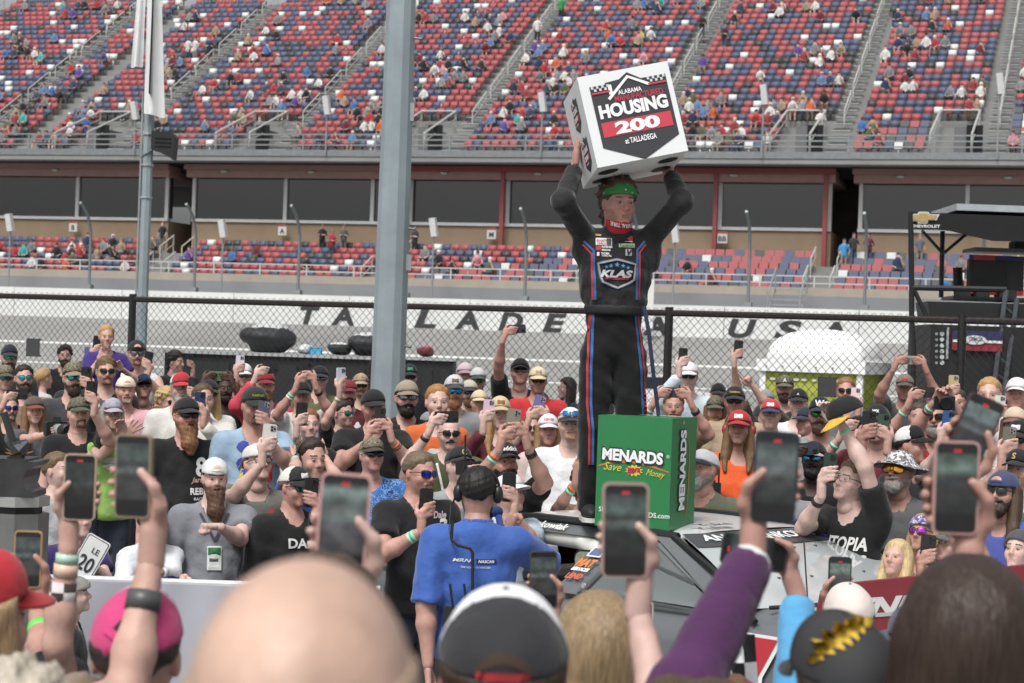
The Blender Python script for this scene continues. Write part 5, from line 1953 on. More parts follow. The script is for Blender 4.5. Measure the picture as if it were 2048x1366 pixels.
    mp = Vector(side(.1, .38, -1, -.14))
    mir = MB().prism(rrect(.24, .12, .045), mp, Vector((.97, 0, .05)).normalized(), Vector((0, 0, 1)), .03).build('mirror', blk, r)
    MB().prism(rrect(.215, .1, .04), mp + Vector((0, -.031, 0)), (1, 0, .05), (0, 0, 1), .004).build('mirror_glass', M('a8aa98', .1, .5, 22, metal=.3), mir)
    MB().box((-.3, .05, 1.12), (.3, .5, .3)).build('seat', M('2e3234', .7), r)
    # lettering on the near side
    ux = Vector((1, 0, .0)); 
    a, b = Vector(side(-.3, .8)), Vector(side(-.3, .98))
    uy = (b - a).normalized()
    def on_side(s_, x, t, w, h, mat, **k):
        o = Vector(side(x, t))
        flat_text(s_, r, o, (1, 0, k.pop('dip', -.02)), uy, mat, w=w, h=h, lift=.016, **k)
    wl_, pk = M('e9eaea', .5, 0), M('d03a58', .5, 0)
    on_side('ANDY', -.58, .885, .17, .042, wl_, shear=.35, bold=.02)
    on_side('J', -.43, .885, .07, .1, wl_, shear=.4, bold=.03)
    on_side('ankowiak', -.25, .885, .27, .05, wl_, shear=.35, bold=.02)
    on_side('Velo', .34, .88, .26, .09, M('c23a52', .5, 0), shear=.2, bold=.09)
    o = Vector(side(.34, .88)); flat_text('Velo', r, o, (1, 0, -.02), uy, wl_, w=.25, h=.08, shear=.2, bold=.02, lift=.021)
    so = (Vector(side(.2, .8)) - Vector(side(.06, 0))).normalized()
    for (t, s_, w, h, c) in ((.72, 'KLAS', .1, .05, '3f4f86'), (.38, 'MAT', .12, .06, 'd9792f'), (.29, 'SERVICES', .12, .025, 'e6e6e6'), (.2, 'LEND', .11, .04, 'cc5a3a')):
        o = Vector(side(.13 + .15 * t, t, -1, .01))
        flat_text(s_, r, o, (1, 0, 0), so, M(c, .5, 0), w=w, h=h, bold=.05, lift=.012)
    o = Vector(side(.13 + .15 * .55, .55, -1, .01))
    flat_poly(rrect(.1, .07, .005), r, o, (1, 0, 0), so, M('dcdfe3', .5, 0), .01, 'sticker')
    flat_poly(rrect(.075, .05, .005), r, o, (1, 0, 0), so, M('5a6b96', .5, 0), .014, 'sticker')
    # near front fender: red arc, white border, round badge, wheel disc
    def fend(pts, mat, name, y0): 
        return MB().add([(x, y0 - .012 * 0, z) for x, z in pts], [tuple(range(len(pts)))]).build(name, mat, r)
    yb = -1.0
    fend([(1.36, 1.0), (1.62, 1.0), (1.5, .8), (1.46, .5), (1.3, .5), (1.3, .8)], wl_, 'arc_border', yb)
    fend([(1.385, .985), (1.585, .985), (1.475, .8), (1.44, .5), (1.32, .5), (1.325, .8)], M('c22f3c', .45, .03), 'red_arc', yb - .004)
    MB().prism(circle(.052, 20, 1.7, .975), (0, yb, 0), (1, 0, 0), (0, 0, 1), .004).build('round_badge', wl_, r)
    flat_text('R', r, (1.7, yb - .004, .975), (1, 0, 0), (0, 0, 1), M('b03038', .5, 0), h=.05, bold=.02, lift=.004)
    MB().prism(circle(.16, 28, 1.93, .72), (0, yb + .01, 0), (1, 0, 0), (0, 0, 1), .016).build('fender_disc', M('c4c6c2', .4), r)
    MB().prism(circle(.125, 28, 1.93, .72), (0, yb - .006, 0), (1, 0, 0), (0, 0, 1), .006).build('disc_centre', M('8f9290', .4), r)
    flat_text('TIRES', r, (1.12, yb + .03, .97), (1, 0, 0), (0, .1, 1), M('2c2e30', .5, 0), h=.07, bold=.03, lift=.03, shear=.2)
    flat_text('Yuke', r, (.56, -.25, ROOF), (0, 1, 0), (-1, 0, 0), M('2c2e30', .5, 0), h=.1, bold=.03, lift=.012, shear=.2)
    flat_text('ONE', r, (-1.9, -.99, .8), (1, 0, 0), (0, 0, 1), M('3a3420', .5, 0), h=.08, bold=.03, lift=.03)
    flat_poly(rrect(.5, .16, .01), r, (-1.9, -.99, .8), (1, 0, 0), (0, 0, 1), M('d0b64a', .5, .04), .022, 'sticker')
build_car()

# ------------------------------------------------------------ green box on the roof
def build_green_box():
    c0 = P(1338, 1046, 10.37)            # nearest lower corner
    yaw = R_(-24)
    r = empty('cardboard_box', (c0.x, c0.y, ROOF - .012), yaw)
    tag(r, 'green sponsor box with white lettering standing on the car roof', 'box')
    W, D_, H = .415, .4, .585
    g = M('1d7a43', .45, .05, 3)
    m = MB().bx(-W, 0, 0, D_, 0, H); m.build('carton', g, r)
    fx, fz = (1, 0, 0), (0, 0, 1)
    wh, dk, ye, rd, og = M('e9ecee', .5, 0), M('26323c', .5, 0), M('d9c53a', .5, 0), M('b3263a', .5, 0), M('c9712e', .5, 0)
    cx = -W / 2
    # swoosh
    sw = [(-.2, -.02), (-.1, .012), (.0, .014), (.1, -.004), (.2, -.035), (.2, -.04), (.1, -.016), (0, 0), (-.1, -.002), (-.2, -.026)]
    flat_poly(sw, r, (cx, 0, .34), fx, fz, og, .002, 'swoosh')
    flat_text('MENARDS', r, (cx - .005, 0, .375), fx, fz, dk, w=.355, h=.084, bold=.09, lift=.004, rot=R_(-2))
    flat_text('MENARDS', r, (cx - .005, 0, .377), fx, fz, wh, w=.34, h=.064, bold=.045, lift=.007, rot=R_(-2))
    flat_text('®', r, (-.016, 0, .385), fx, fz, wh, h=.018, bold=0, lift=.006)
    burst = []
    for k in range(24):
        rr = .052 if k % 2 else .036
        a = 2 * math.pi * k / 24
        burst.append((rr * math.cos(a), rr * .62 * math.sin(a)))
    flat_poly(burst, r, (cx + .005, 0, .302), fx, fz, ye, .003, 'starburst')
    flat_text('BIG', r, (cx + .005, 0, .302), fx, fz, rd, w=.07, h=.032, bold=.08, lift=.006)
    flat_text('Save', r, (cx - .115, 0, .317), fx, fz, ye, w=.1, h=.042, bold=.0, lift=.005, shear=.4, rot=R_(-3))
    flat_text('Money', r, (cx + .125, 0, .288), fx, fz, ye, w=.105, h=.044, bold=.0, lift=.005, shear=.4, rot=R_(-6))
    flat_text('SHOP', r, (cx - .14, 0, .09), fx, fz, wh, h=.026, bold=.01, lift=.005)
    flat_text('MENARDS.com', r, (cx + .09, 0, .075), fx, fz, wh, h=.027, bold=.01, lift=.005)
    # side
    sx, sz = (0, 1, 0), (0, 0, 1)
    flat_text('MENARDS', r, (0, .17, .31), (0, 0, 1), (0, -1, 0), dk, w=.44, h=.12, bold=.09, lift=.004)
    flat_text('MENARDS', r, (0, .17, .31), (0, 0, 1), (0, -1, 0), wh, w=.425, h=.093, bold=.045, lift=.007)
    flat_poly([(-.25, -.25), (-.1, -.285), (.1, -.29), (.24, -.255), (.1, -.278), (-.1, -.27)], r, (0, 0, .27), (0, 0, 1), (0, -1, 0), og, .003, 'swoosh')
    flat_text('®', r, (0, .17, .56), (0, 0, 1), (0, -1, 0), wh, h=.02, bold=0, lift=.005)
    flat_text('MENARDS', r, (cx, D_ * .62, H), (-1, 0, 0), (0, -1, 0), wh, w=.36, h=.075, bold=.04, lift=.004)
build_green_box()

# ------------------------------------------------------------ the driver
def build_driver():
    green = M('2f8a45', .8, .0, name='bandana')
    n, l = green.node_tree.nodes, green.node_tree.links
    vo = n.new('ShaderNodeTexVoronoi'); vo.inputs['Scale'].default_value = 26; vo.feature = 'F1'
    tc = n.new('ShaderNodeTexCoord'); l.new(tc.outputs['Object'], vo.inputs['Vector'])
    cr = n.new('ShaderNodeValToRGB')
    cr.color_ramp.elements[0].position = .12; cr.color_ramp.elements[0].color = (*lin('d5e6d6'), 1)
    cr.color_ramp.elements[1].position = .17; cr.color_ramp.elements[1].color = (*lin('2f8f46'), 1)
    l.new(vo.outputs['Distance'], cr.inputs[0]); l.new(cr.outputs[0], n['Principled BSDF'].inputs['Base Color'])
    suit = M('0e0f11', .8, .25, 10, bump=.9, bscale=16, sheen=.2, name='suit')
    d = 10.75
    D = build_person(1237, 408, d, 'race driver in black suit and green bandana lifting a white cube box', sk=7, b=.82, sh=suit, slv='l',
                     hr=('curly', '5a4535'), cap=('d', green), gz=ROOF - .004, yaw=.06, hyaw=.36, pit=R_(0), res=3, legs='0e0f11', hem=1.09, waist=1.11, loose=.012, armk=.86,
                     Rh=(1150, 338, 10.72, 'open', ((.05, .05, 1), (1, .1, .1))), Lh=(1342, 352, 10.82, 'flat', ((-.25, .2, 1), (-.9, -.1, .3))),
                     elb={'R': (-.6, -1, -.05), 'L': (.42, -1, -.05)}, group='people beside the car', shoe='1c1c1e', lips='a06a5c')
    r = D['root']
    tr = bvh_of(D['me'])
    loc = D['loc']
    def L2(px, py):
        p = loc(px, py, d - .1)
        return (p.x, p.z)
    blue, red = M('2f5f9c', .7, .06), M('a8323a', .7, .06)
    def stripe(px_pts, mat, w, tree=tr, lift=.005):
        pts = [L2(*q) for q in px_pts]
        out = []
        for a, b in zip(pts, pts[1:]):
            n_ = max(1, int(math.hypot(b[0] - a[0], b[1] - a[1]) / .02))
            out += [(a[0] + (b[0] - a[0]) * k / n_, a[1] + (b[1] - a[1]) * k / n_) for k in range(n_)]
        out.append(pts[-1])
        V, F = rib(out, w)
        decal(tree, V, [f[::-1] for f in F], mat, r, 'stripe', -1, lift)
    stripe([(1168, 482), (1187, 501), (1190, 600)], blue, .012)
    stripe([(1166, 488), (1183, 508), (1185, 600)], red, .010)
    stripe([(1291, 482), (1275, 500), (1273, 600)], blue, .012)
    stripe([(1293, 488), (1280, 505), (1279, 600)], red, .010)
    tro = [o for o in r.children if o.name.startswith('trousers')][0]
    tt = bvh_of(tro.data)
    def lstripe(pts, mat, w): stripe(pts, mat, w, tt, .006)
    lstripe([(1187, 618), (1185, 680), (1182, 740), (1182, 810), (1186, 860), (1186, 930)], blue, .014)
    lstripe([(1182, 618), (1178, 680), (1175, 740), (1175, 810), (1179, 860), (1179, 930)], red, .012)
    lstripe([(1271, 618), (1278, 680), (1284, 740), (1288, 830)], blue, .014)
    lstripe([(1277, 618), (1285, 680), (1291, 740), (1295, 830)], red, .012)
    for sx in (-1, 1):
        MB().prism([(x, y) for x, y in rrect(.095, .25, .045, 4)], (sx * .1, -.055, .002), (1, 0, 0), (0, 1, 0), .022).build('shoe_sole', M('c9cac8', .6), r)
    # belt
    V, Q = nets(lambda p: smax(smax(ell(p, (0, -.004, 1.09), (.164, .133, .5)), 1.075 - p[:, 2], .003), p[:, 2] - 1.13, .003), (-.25, -.2, 1.0), (.25, .2, 1.18), .012)
    link('belt', mesh_np('belt', V, Q, None, [M('131315', .7, .1)], True), r)
    # collar, gaiter
    V, Q = nets(lambda p: smax(smax(cone(p, (0, .018, 1.4), (0, .0, 1.56), .096, .078), p[:, 2] - 1.535 + .2 * p[:, 1], .003), -cone(p, (0, .018, 1.4), (0, .0, 1.56), .08, .062), .003), (-.13, -.13, 1.42), (.13, .14, 1.58), .009)
    link('collar', mesh_np('collar', V, Q, None, [suit], True), r)
    V, Q = nets(lambda p: smax(smax(sunion([cone(p, (0, -.012, -.1), (0, .02, -.18), .07, .066), ell(p, (0, -.06, -.108), (.034, .03, .024))], .02), p[:, 2] + .092 - np.clip(p[:, 1] + .03, 0, 1) * .35, .004), -.16 - p[:, 2], .004), (-.11, -.13, -.19), (.11, .13, -.02), .007)
    ga = link('neck_gaiter', mesh_np('neck_gaiter', V, Q, None, [M('b0202e', .7, .06)], True), r, None, D['Hm'])
    gt = bvh_of(ga.data)
    decal_text(gt, 'GENERAL TIRE', 0, -.118, M('e8e6e6', .6, 0), ga, w=.125, h=.02, bold=.03, rot=math.pi, lift=.004, arch=3.5)
    # chest patches and the shield
    wh = M('dcdcdb', .6, 0)
    def patch(px, py, w, h, mat, name='patch', lift=.005, rot=0):
        c = L2(px, py); s = d / FPX / D['s']
        pts = [(c[0] + x * s, c[1] + y * s) for x, y in rrect(w, h, 1.2, 2)]
        decal(tr, pts, [tuple(range(len(pts)))], mat, r, name, -1, lift)
    def ptxt(s_, px, py, w, h, mat, **k):
        c = L2(px, py); q = d / FPX / D['s']
        decal_text(tr, s_, c[0], c[1], mat, r, w=w * q, h=h * q, **k)
    patch(1208, 483, 32, 15, wh); ptxt('BOUNTY', 1204, 481, 20, 5, M('a8323a', .6, 0), lift=.009); ptxt('CHILLI', 1203, 487, 18, 5, M('a8323a', .6, 0), lift=.009)
    patch(1218, 483, 9, 13, M('3f4445', .6, .3, 40), lift=.009)
    patch(1197, 496, 11, 9, M('9e2f36', .6, 0)); ptxt('PLATER BOX', 1214, 494, 21, 4.5, wh, bold=.05, lift=.007); ptxt('MEDICINE', 1212, 500, 17, 4, wh, bold=.05, lift=.007)
    ptxt('THOMA', 1210, 507, 17, 5, wh, bold=.03, lift=.007); ptxt('TOURS, INC.', 1213, 512, 20, 4, wh, bold=.03, lift=.007); patch(1196, 508, 5, 8, wh)
    patch(1253, 477, 27, 13, M('a32833', .6, 0)); patch(1250, 474, 10, 7, wh, lift=.009); patch(1254, 482.5, 24, 2, wh, lift=.009)
    patch(1254, 490.5, 32, 9, M('a9b39a', .6, .5, 120)); ptxt('Cardinals', 1254, 491, 28, 7, M('3f8a4e', .6, 0), lift=.009)
    patch(1257, 505, 13, 14, M('a5a6a8', .6, 0)); ptxt('V', 1259, 505, 12, 12, M('202123', .6, 0), bold=.05, shear=.3, lift=.01)
    patch(1198, 469, 12, 4, M('b59b5a', .6, .3, 60)); 
    g1 = M('8d9094', .5, .15, 30)
    def loop(scale, mat, w, lift):
        pts = [(1233, 519), (1271, 529), (1267, 560), (1258, 566), (1234, 576), (1205, 564), (1201, 555), (1196, 527), (1233, 519)]
        pts = [(1234 + (x - 1234) * scale, 547 + (y - 547) * scale) for x, y in pts]
        stripe(pts, mat, w, tr, lift)
    loop(1.06, M('2c4f80', .6, .1), .008, .006)
    loop(1.0, g1, .010, .008)
    for px, py, s_ in ((1212, 534, 1.), (1221, 532, 1.15), (1233, 530, 1.3), (1245, 532, 1.15), (1255, 536, 1.)):
        c = L2(px, py); q = d / FPX / D['s'] * 4.3 * s_
        st = [(c[0] + q * (1 if k % 2 == 0 else .42) * math.sin(math.pi * k / 5), c[1] + q * (1 if k % 2 == 0 else .42) * math.cos(math.pi * k / 5)) for k in range(10)]
        decal(tr, st, [tuple(range(10))[::-1]], M('3a85bd', .6, 0), r, 'star', -1, .008)
    ptxt('KLAS', 1232, 548, 64, 15, M('b9bbbd', .5, .1, 30), bold=.05, shear=.25, lift=.010)
    ptxt('MOTORSPORTS', 1233, 557.5, 47, 4.5, M('a8323a', .5, 0), bold=.04, shear=.25, lift=.010)
    stripe([(1234, 520), (1234, 595)], M('0c0c0d', .7), .006, tr, .006)
    # zips and white marks on the sleeves, strap hanging at his hip
    for px, py in ((1144, 432), (1346, 410)):
        c = loc(px, py, d - .06)
        m = MB().tube([c + Vector((.012 * math.cos(a), -.02, .018 * math.sin(a))) for a in np.linspace(-1.6, 1.6, 8)], .0025, 5).build('sleeve_mark', wh, r)
    strap = [loc(1288, 612, d - .12), loc(1297, 660, d - .13), loc(1306, 740, d - .12), loc(1318, 838, d - .08)]
    MB().tube(strap, .011, 5).build('strap', M('2b3350', .7), r)
    return D
DRIVER = build_driver()

# ------------------------------------------------------------ white cube box held overhead
def build_cube():
    c = P(1249, 252, 10.68)
    a = Vector((.97, -.215, .118)).normalized()
    bq = Vector((.15, 1.0, .145))
    bq = (bq - a * bq.dot(a)).normalized()
    z = a.cross(bq)                        # toward the viewer, rows of the rotation (image right, up, to viewer)
    # local axes (x = face right, y = face up, n = out of the face) in camera axes
    X = Vector((a.x, bq.x, z.x)); Y = Vector((a.y, bq.y, z.y)); N = Vector((a.z, bq.z, z.z))
    # a, bq hold (x,up,depth) components per image axis
    def cam2w(v): return (right * v.x + up * v.y + (-fwd) * v.z)
    ex, ey = cam2w(X).normalized(), cam2w(Y)
    ey = (ey - ex * ey.dot(ex)).normalized()
    en = ex.cross(ey)
    Mw = Matrix(((ex.x, ey.x, en.x, c.x), (ex.y, ey.y, en.y, c.y), (ex.z, ey.z, en.z, c.z), (0, 0, 0, 1)))
    r = empty('cube_box')
    r.matrix_world = Mw
    tag(r, 'large white printed cube box held above the driver head', 'box')
    h = .247
    wm = M('dfe2e4', .5, .03, 4)
    m = MB(); m.bx(-h, h, -h, h, -h, h); m.build('carton', wm, r)
    dk, wh, rd = M('34353b', .5, .04), M('eceeef', .5, 0), M('c8374a', .5, .02)
    ux, uy = Vector((1, 0, 0)), Vector((0, 1, 0))
    def logo(o, ux, uy, s, detail=True):
        nrm = ux.cross(uy)
        flat_poly([(-.17 * s, .153 * s), (-.1 * s, .153 * s), (-.1 * s, .16 * s), (-.035 * s, .165 * s), (.005 * s, .19 * s), (.06 * s, .153 * s), (.17 * s, .153 * s), (.17 * s, -.12 * s), (0, -.2 * s), (-.17 * s, -.12 * s)], r, o, ux, uy, dk, .002, 'shield')
        def T(t, x, y, w, hh, mat, **k): flat_text(t, r, o + ux * (x * s) + uy * (y * s), ux, uy, mat, w=w * s, h=hh * s, lift=.007, **k)
        T('HOUSING', 0, .035, .305, .062, wh, bold=.05)
        flat_poly([(-.155 * s, -.065 * s), (.155 * s, -.065 * s), (.155 * s, .0), (-.155 * s, .0)], r, o + uy * (-.012 * s), ux, uy, rd, .004, 'red_bar')
        T('200', 0, -.045, .2, .055, wh, bold=.05)
        T('at TALLADEGA', 0, -.108, .14, .025, wh, bold=.02)
        if not detail:
            T('MANUFACTURED', .02, .082, .24, .02, rd, bold=.01); T('^', -.02, .12, .14, .05, wh, bold=.02)
            return
        T('MANUFACTURED', .035, .081, .215, .026, rd, bold=.008)
        T('ALABAMA', -.0, .107, .105, .02, wh, bold=.015)
        def roofline(pts, w):
            V, F = rib([(x * s, y * s) for x, y in pts], w * s)
            MB().add([o + ux * x + uy * y + nrm * .007 for x, y in V], [f[::-1] for f in F]).build('roof_line', wh, r)
        roofline([(-.098, .085), (.003, .17), (.09, .12)], .013)
        roofline([(-.083, .148), (-.083, .105)], .016)
        for x0, n in ((-.165, 7), (.085, 7)):
            for i in range(n):
                for j in range(2):
                    if (i + j) % 2 == 0:
                        flat_poly([(0, 0), (.0105 * s, 0), (.0105 * s, .0115 * s), (0, .0115 * s)], r, o + ux * ((x0 + .0115 * i) * s) + uy * ((.14 - .012 * j) * s + .0 * s), ux, uy, M('c9ccd0', .5, 0), .0075, 'check')
            flat_poly([(0, 0), (.08 * s, 0), (.08 * s, .008 * s), (0, .008 * s)], r, o + ux * (x0 * s) + uy * (.116 * s), ux, uy, rd, .0075, 'red_bar')
    logo(Vector((.012, -.005, h)), ux, uy, 1.22)
    # the left face: two small copies; the underside: four black dots
    uxl, uyl = Vector((0, 0, 1)), Vector((0, 1, 0))
    logo(Vector((-h, .1, .02)), uxl, uyl, .5, False)
    logo(Vector((-h, -.125, .06)), uxl, uyl, .5, False)
    bk = M('151517', .6, 0)
    for x in (-.165, .165):
        for z_ in (.1, -.1):
            flat_poly(circle(.055, 24), r, (x, -h, z_), (1, 0, 0), (0, 0, 1), bk, .003, 'dot')
build_cube()

# ------------------------------------------------------------ anvil trophy on its stand, at the left edge
def build_trophy():
    d = 9.6
    b = P(32, 1075, d)
    gz = ground_z(d)
    r = empty('trophy_stand', (b.x, b.y, gz))
    tag(r, 'polished grey eight sided pedestal under the anvil at left edge', 'pedestal')
    brush = M('8f9190', .35, .1, 12, metal=.75)
    dark = M('232425', .4, .1)
    def L(px, py): return P(px, py, d) - Vector((b.x, b.y, gz))
    z0, z1, z2, z3 = 0, L(32, 1024).z, L(32, 1010).z, L(32, 990).z
    R1 = (L(94, 1050).x - L(-30, 1050).x) / 2
    def octa(rr, za, zb, name, mat):
        MB().loft([[(rr * math.cos(R_(45 * k + 10)), rr * math.sin(R_(45 * k + 10)), z) for k in range(8)] for z in (za, zb)]).build(name, mat, r)
    octa(R1 * 1.02, z0, z1, 'plinth', brush)
    octa(R1 * .8, z1, z2, 'neck', dark)
    octa(R1 * 1.03, z2, z3, 'cap_plate', M('c3c5c3', .35, .06, 10, metal=.7))
    e = empty('anvil', (b.x, b.y, gz + z3))
    tag(e, 'grey steel anvil with a hammer standing on the pedestal at left', 'anvil')
    s = d / FPX
    h = (990 - 915) * s
    # profile in x-z, extruded in depth
    pr = [(-60, 0), (44, 0), (43, 11), (32, 14), (25, 25), (23, 38), (28, 52), (44, 62), (48, 68), (48, 71), (28, 71), (28, 75), (-60, 75), (-60, 60), (-40, 50), (-40, 20), (-60, 10)]
    m = MB().prism([(x * s, y * s) for x, y in pr], (0, .14, 0), (1, 0, 0), (0, 0, 1), .28)
    m.build('block', M('4c4e4e', .35, .25, 6, metal=.7), e)
    hm = empty('hammer', (b.x, b.y - .05, gz + z3 + 75 * s))
    tag(hm, 'dark hammer with metal sparks resting on top of the anvil', 'hammer')
    MB().tube([(-2 * s, 0, 18 * s), (-28 * s, 0, 90 * s)], .018, 8).build('handle', M('2c2d2e', .4), hm)
    MB().box((2 * s, 0, 20 * s), (24 * s, .06, 18 * s), Matrix.Rotation(R_(-25), 3, 'Y')).build('head', M('55585a', .3, metal=.8), hm)
    MB().tube([(6 * s, 0, 18 * s), (22 * s, 0, 34 * s)], [.05, .015], 8).build('peen', M('55585a', .3, metal=.8), hm)
    m = MB()
    for a, l_ in ((25, 34), (48, 26), (140, 30), (158, 26), (100, 22)):
        ca, sa = math.cos(R_(a)), math.sin(R_(a))
        m.tube([(4 * s, 0, 3 * s), ((4 + l_ * ca) * s, -.02, (3 + l_ * sa * .8) * s)], [.014, .002], 4)
    m.build('spark', M('b08d6a', .3, metal=.7), hm)
    MB().prism(rrect(30 * s, 8 * s, .005), (0, .02, 0), (1, 0, 0), (0, 0, 1), .05).build('foot', M('1d1d1e', .5), hm)
build_trophy()

# ------------------------------------------------------------ barrier with white banner, red sign board, checkered flag
def build_front_props():
    d = 10.3
    a, b = P(-200, 1172, d), P(760, 1172, d)
    z = P(480, 1172, d).z
    r = empty('barrier', ((a.x + b.x) / 2, d, 0))
    tag(r, 'low barrier draped with a plain white banner in front of the crowd', 'barrier')
    w = b.x - a.x
    MB().bx(-w / 2, w / 2, 0, .05, .05, z - .02).build('fence_panel', M('8e9294', .5), r)
    V, F = [], []
    n = 60
    for i in range(n + 1):
        x = -w / 2 + w * i / n
        for j, zz in enumerate((z, z * .66, z * .33, .04)):
            V.append((x, -.02 + .012 * math.sin(i * .9 + j), zz))
    for i in range(n):
        for j in range(3):
            k = i * 4 + j
            F.append((k, k + 1, k + 5, k + 4))
    MB().add(V, F).build('banner', M('a9abb5', .8, .06, 3), r, True)
    MB().tube([(-w / 2, .02, z), (w / 2, .02, z)], .025, 8).build('top_bar', M('c9cbcf', .6), r)
    for i in range(6):
        x = -w / 2 + .1 + (w - .2) * i / 5
        MB().bx(x - .02, x + .02, .05, .09, 0, z).build('post', M('8e9294', .5), r)
    # grey top rail visible behind the Dale shirt man
    # red sign board on the right
    d = 8.4
    tl, tr_ = P(1628, 1158, d + .2), P(2120, 1136, d - .1)
    bl = P(1598, 1235, d + .2)
    r = empty('sign_board', ((tl.x + tr_.x) / 2, d, 0))
    tag(r, 'dark red sponsor sign board with white slanted letters at right', 'sign')
    o = Vector((tl.x + (tr_.x - tl.x) / 2, d, 0))
    w = tr_.x - tl.x
    zt, zb = tl.z, P(1600, 1228, d).z
    red = M('7d2530', .5, .06)
    poly = [(-w / 2 - .05, zb - .18), (-w / 2 - .0, zt - .03), (-w / 2 + .04, zt), (w / 2, zt + .13), (w / 2, zb - .12)]
    MB().prism(poly, (0, .02, 0), (1, 0, 0), (0, 0, 1), .04).build('board', red, r)
    flat_text('GENERAL TIRE', r, (.02, -.02, (zt + zb) / 2 + .01), (1, 0, .11), (0, 0, 1), M('c9cac9', .5, 0), w=.95, h=.085, bold=.05, shear=.35, lift=.005)
    MB().prism([(-w / 2 - .03, 0), (w / 2, .12), (w / 2, .14), (-w / 2 - .03, .015)], (0, -.021, zb - .03), (1, 0, 0), (0, 0, 1), .004).build('lower_trim', M('a9abac', .5), r)
    MB().prism(rrect(.035, .06, .004), (.16, -.021, zt + .04), (1, 0, .1), (0, 0, 1), .004).build('white_tab', M('d0d2d2', .5), r)
    for sx in (-.4, .5):
        MB().box((sx, .05, (zb - .1) / 2), (.04, .04, zb - .1)).build('leg', M('3a3d40', .5), r)
    # checkered flag hanging between the arms
    d = 5.2
    p = P(1440, 1300, d)
    r = empty('checkered_flag', (p.x, p.y, ground_z(d)))
    tag(r, 'black and white checkered flag on a pole beside the purple sleeve', 'flag')
    zt = P(1440, 1262, d).z - ground_z(d)
    MB().tube([(-.02, 0, 0), (-.02, 0, zt + .1)], .009, 8).build('flag_pole', M('c9b79a', .5), r)
    cw, ck = M('dcdee2', .8, .04), M('1f2024', .8, .1)
    n = 7
    for i in range(n):
        for j in range(3):
            x0, x1 = -.02 + .035 * j, -.02 + .035 * (j + 1)
            def pt(x, k): return (x + .02 * k * .5, -.02 - .03 * math.sin(k * .9 + x * 30), zt - .075 * k)
            MB().add([pt(x0, i), pt(x0, i + 1), pt(x1, i + 1), pt(x1, i)], [(0, 1, 2, 3)]).build('check', cw if (i + j) % 2 else ck, r)
build_front_props()
# ------------------------------------------------------------ the crowd behind the car, placed one by one
def camo(a, b, c):
    key = ('camo', a, b, c)
    if key in _mats: return _mats[key]
    m = M(a, .85, 0, name='camo').copy()
    n, l = m.node_tree.nodes, m.node_tree.links
    tc = n.new('ShaderNodeTexCoord'); nz = n.new('ShaderNodeTexNoise'); nz.inputs['Scale'].default_value = 30; nz.inputs['Detail'].default_value = 2; nz.inputs['Distortion'].default_value = 1.2
    l.new(tc.outputs['Object'], nz.inputs['Vector'])
    cr = n.new('ShaderNodeValToRGB'); cr.color_ramp.interpolation = 'CONSTANT'
    cr.color_ramp.elements[0].color = (*lin(a), 1)
    cr.color_ramp.elements[1].position = .47; cr.color_ramp.elements[1].color = (*lin(b), 1)
    e = cr.color_ramp.elements.new(.56); e.color = (*lin(c), 1)
    l.new(nz.outputs['Fac'], cr.inputs[0]); l.new(cr.outputs[0], n['Principled BSDF'].inputs['Base Color'])
    _mats[key] = m
    return m
CAMO1, CAMO2, CAMO3 = camo('6b6252', '8d8470', '4a4438'), camo('c9c9cc', '3b3c40', '7b7c80'), camo('5a574b', '77735f', '3a382f')
TIED = camo('2e66b0', '6fa0d8', '1f3f7a')
GRAPH = camo('8fa9c0', '8fa9c0', '7d9ab5')
def rd(x, d):
    """depth of a row in the crowd, kept clear of the fence"""
    fd = 20.6 / (1 + .45 * P(x, 640, 1.).x)
    if d >= 20: return max(d, fd + .6)
    return d if d < 11.6 else min(11.6 + (d - 11.6) * 1.22, fd - .5)
ALL = []
def BP(x, y, d, who, **k):
    if not k.get('back'):
        d = rd(x, d)
        k['hs'] = k.get('hs', 1.) * .94
    D = build_person(x, y, d, who, **k)
    D['plain'] = isinstance(k.get('sh'), str) and k.get('slv', 's') != 't' and not k.get('back')
    ALL.append(D)
    return D
MINT, ORG = '7fd9b8', 'd9722e'
# ---- far left
BP(19, 716, 17.6, 'bearded man with green mirrored shield glasses and navy cap', cap=('f', '262a36'), bd=('full', '3a2a20'), gl='S5fa88a', sh='2c2d30', hr=('short', '2f241d'), place='at the far left')
BP(10, 757, 16.0, 'man in brown camo cap and teal glasses', cap=('f', CAMO1, '5a4a3a'), gl='2f8f9c', sh='55504a', hr=('short', '3a2c22'), place='below the navy cap man')
BP(48, 757, 15.4, 'dark bearded man with tied hair and teal mirrored glasses', hr=('bun', '2a1f1a'), bd=('full', '2a1f1a'), gl='35b5c4', sh='8a7660', place='in a tan shirt')
BP(20, 818, 14.6, 'man in black tee and blue glasses', hr=('short', '4a3a2c'), bd=('goatee', '5a4636'), gl='3a35a8', sh='1d1e20', ph=('R', 34, 789, 88, '1c1d1f'), place='holding a phone sideways', b=1.1)
BP(68, 822, 14.2, 'woman in brown cap and grey top', kind='f', cap=('f', '5d5148', '7a3f2c'), hr=('long', '7a5a3c'), sh='4a4b4f', Rh=(98, 868, -.38, 'cup'), Lh=(122, 880, -.36, 'cup'), place='behind the big camera lens')
BP(130, 712, 22.5, 'curly dark haired man in a black jacket', hr=('curly', '241c18'), bd=('full', '241c18'), sh='1b1c1e', slv='l', place='standing beyond the fence')
BP(86, 758, 18.2, 'fair haired girl with a red hair tie', kind='f', hr=('pony', 'a98858'), yaw=2.2, hyaw=2.4, sh='b9b4b6', place='facing away')
BP(212, 744, 15.5, 'broad man in black polo and dark sunglasses', hr=('fade', '6a5238'), bd=('goatee', '6a4a34'), gl='111111', sh='1a1b1d', b=1.15)
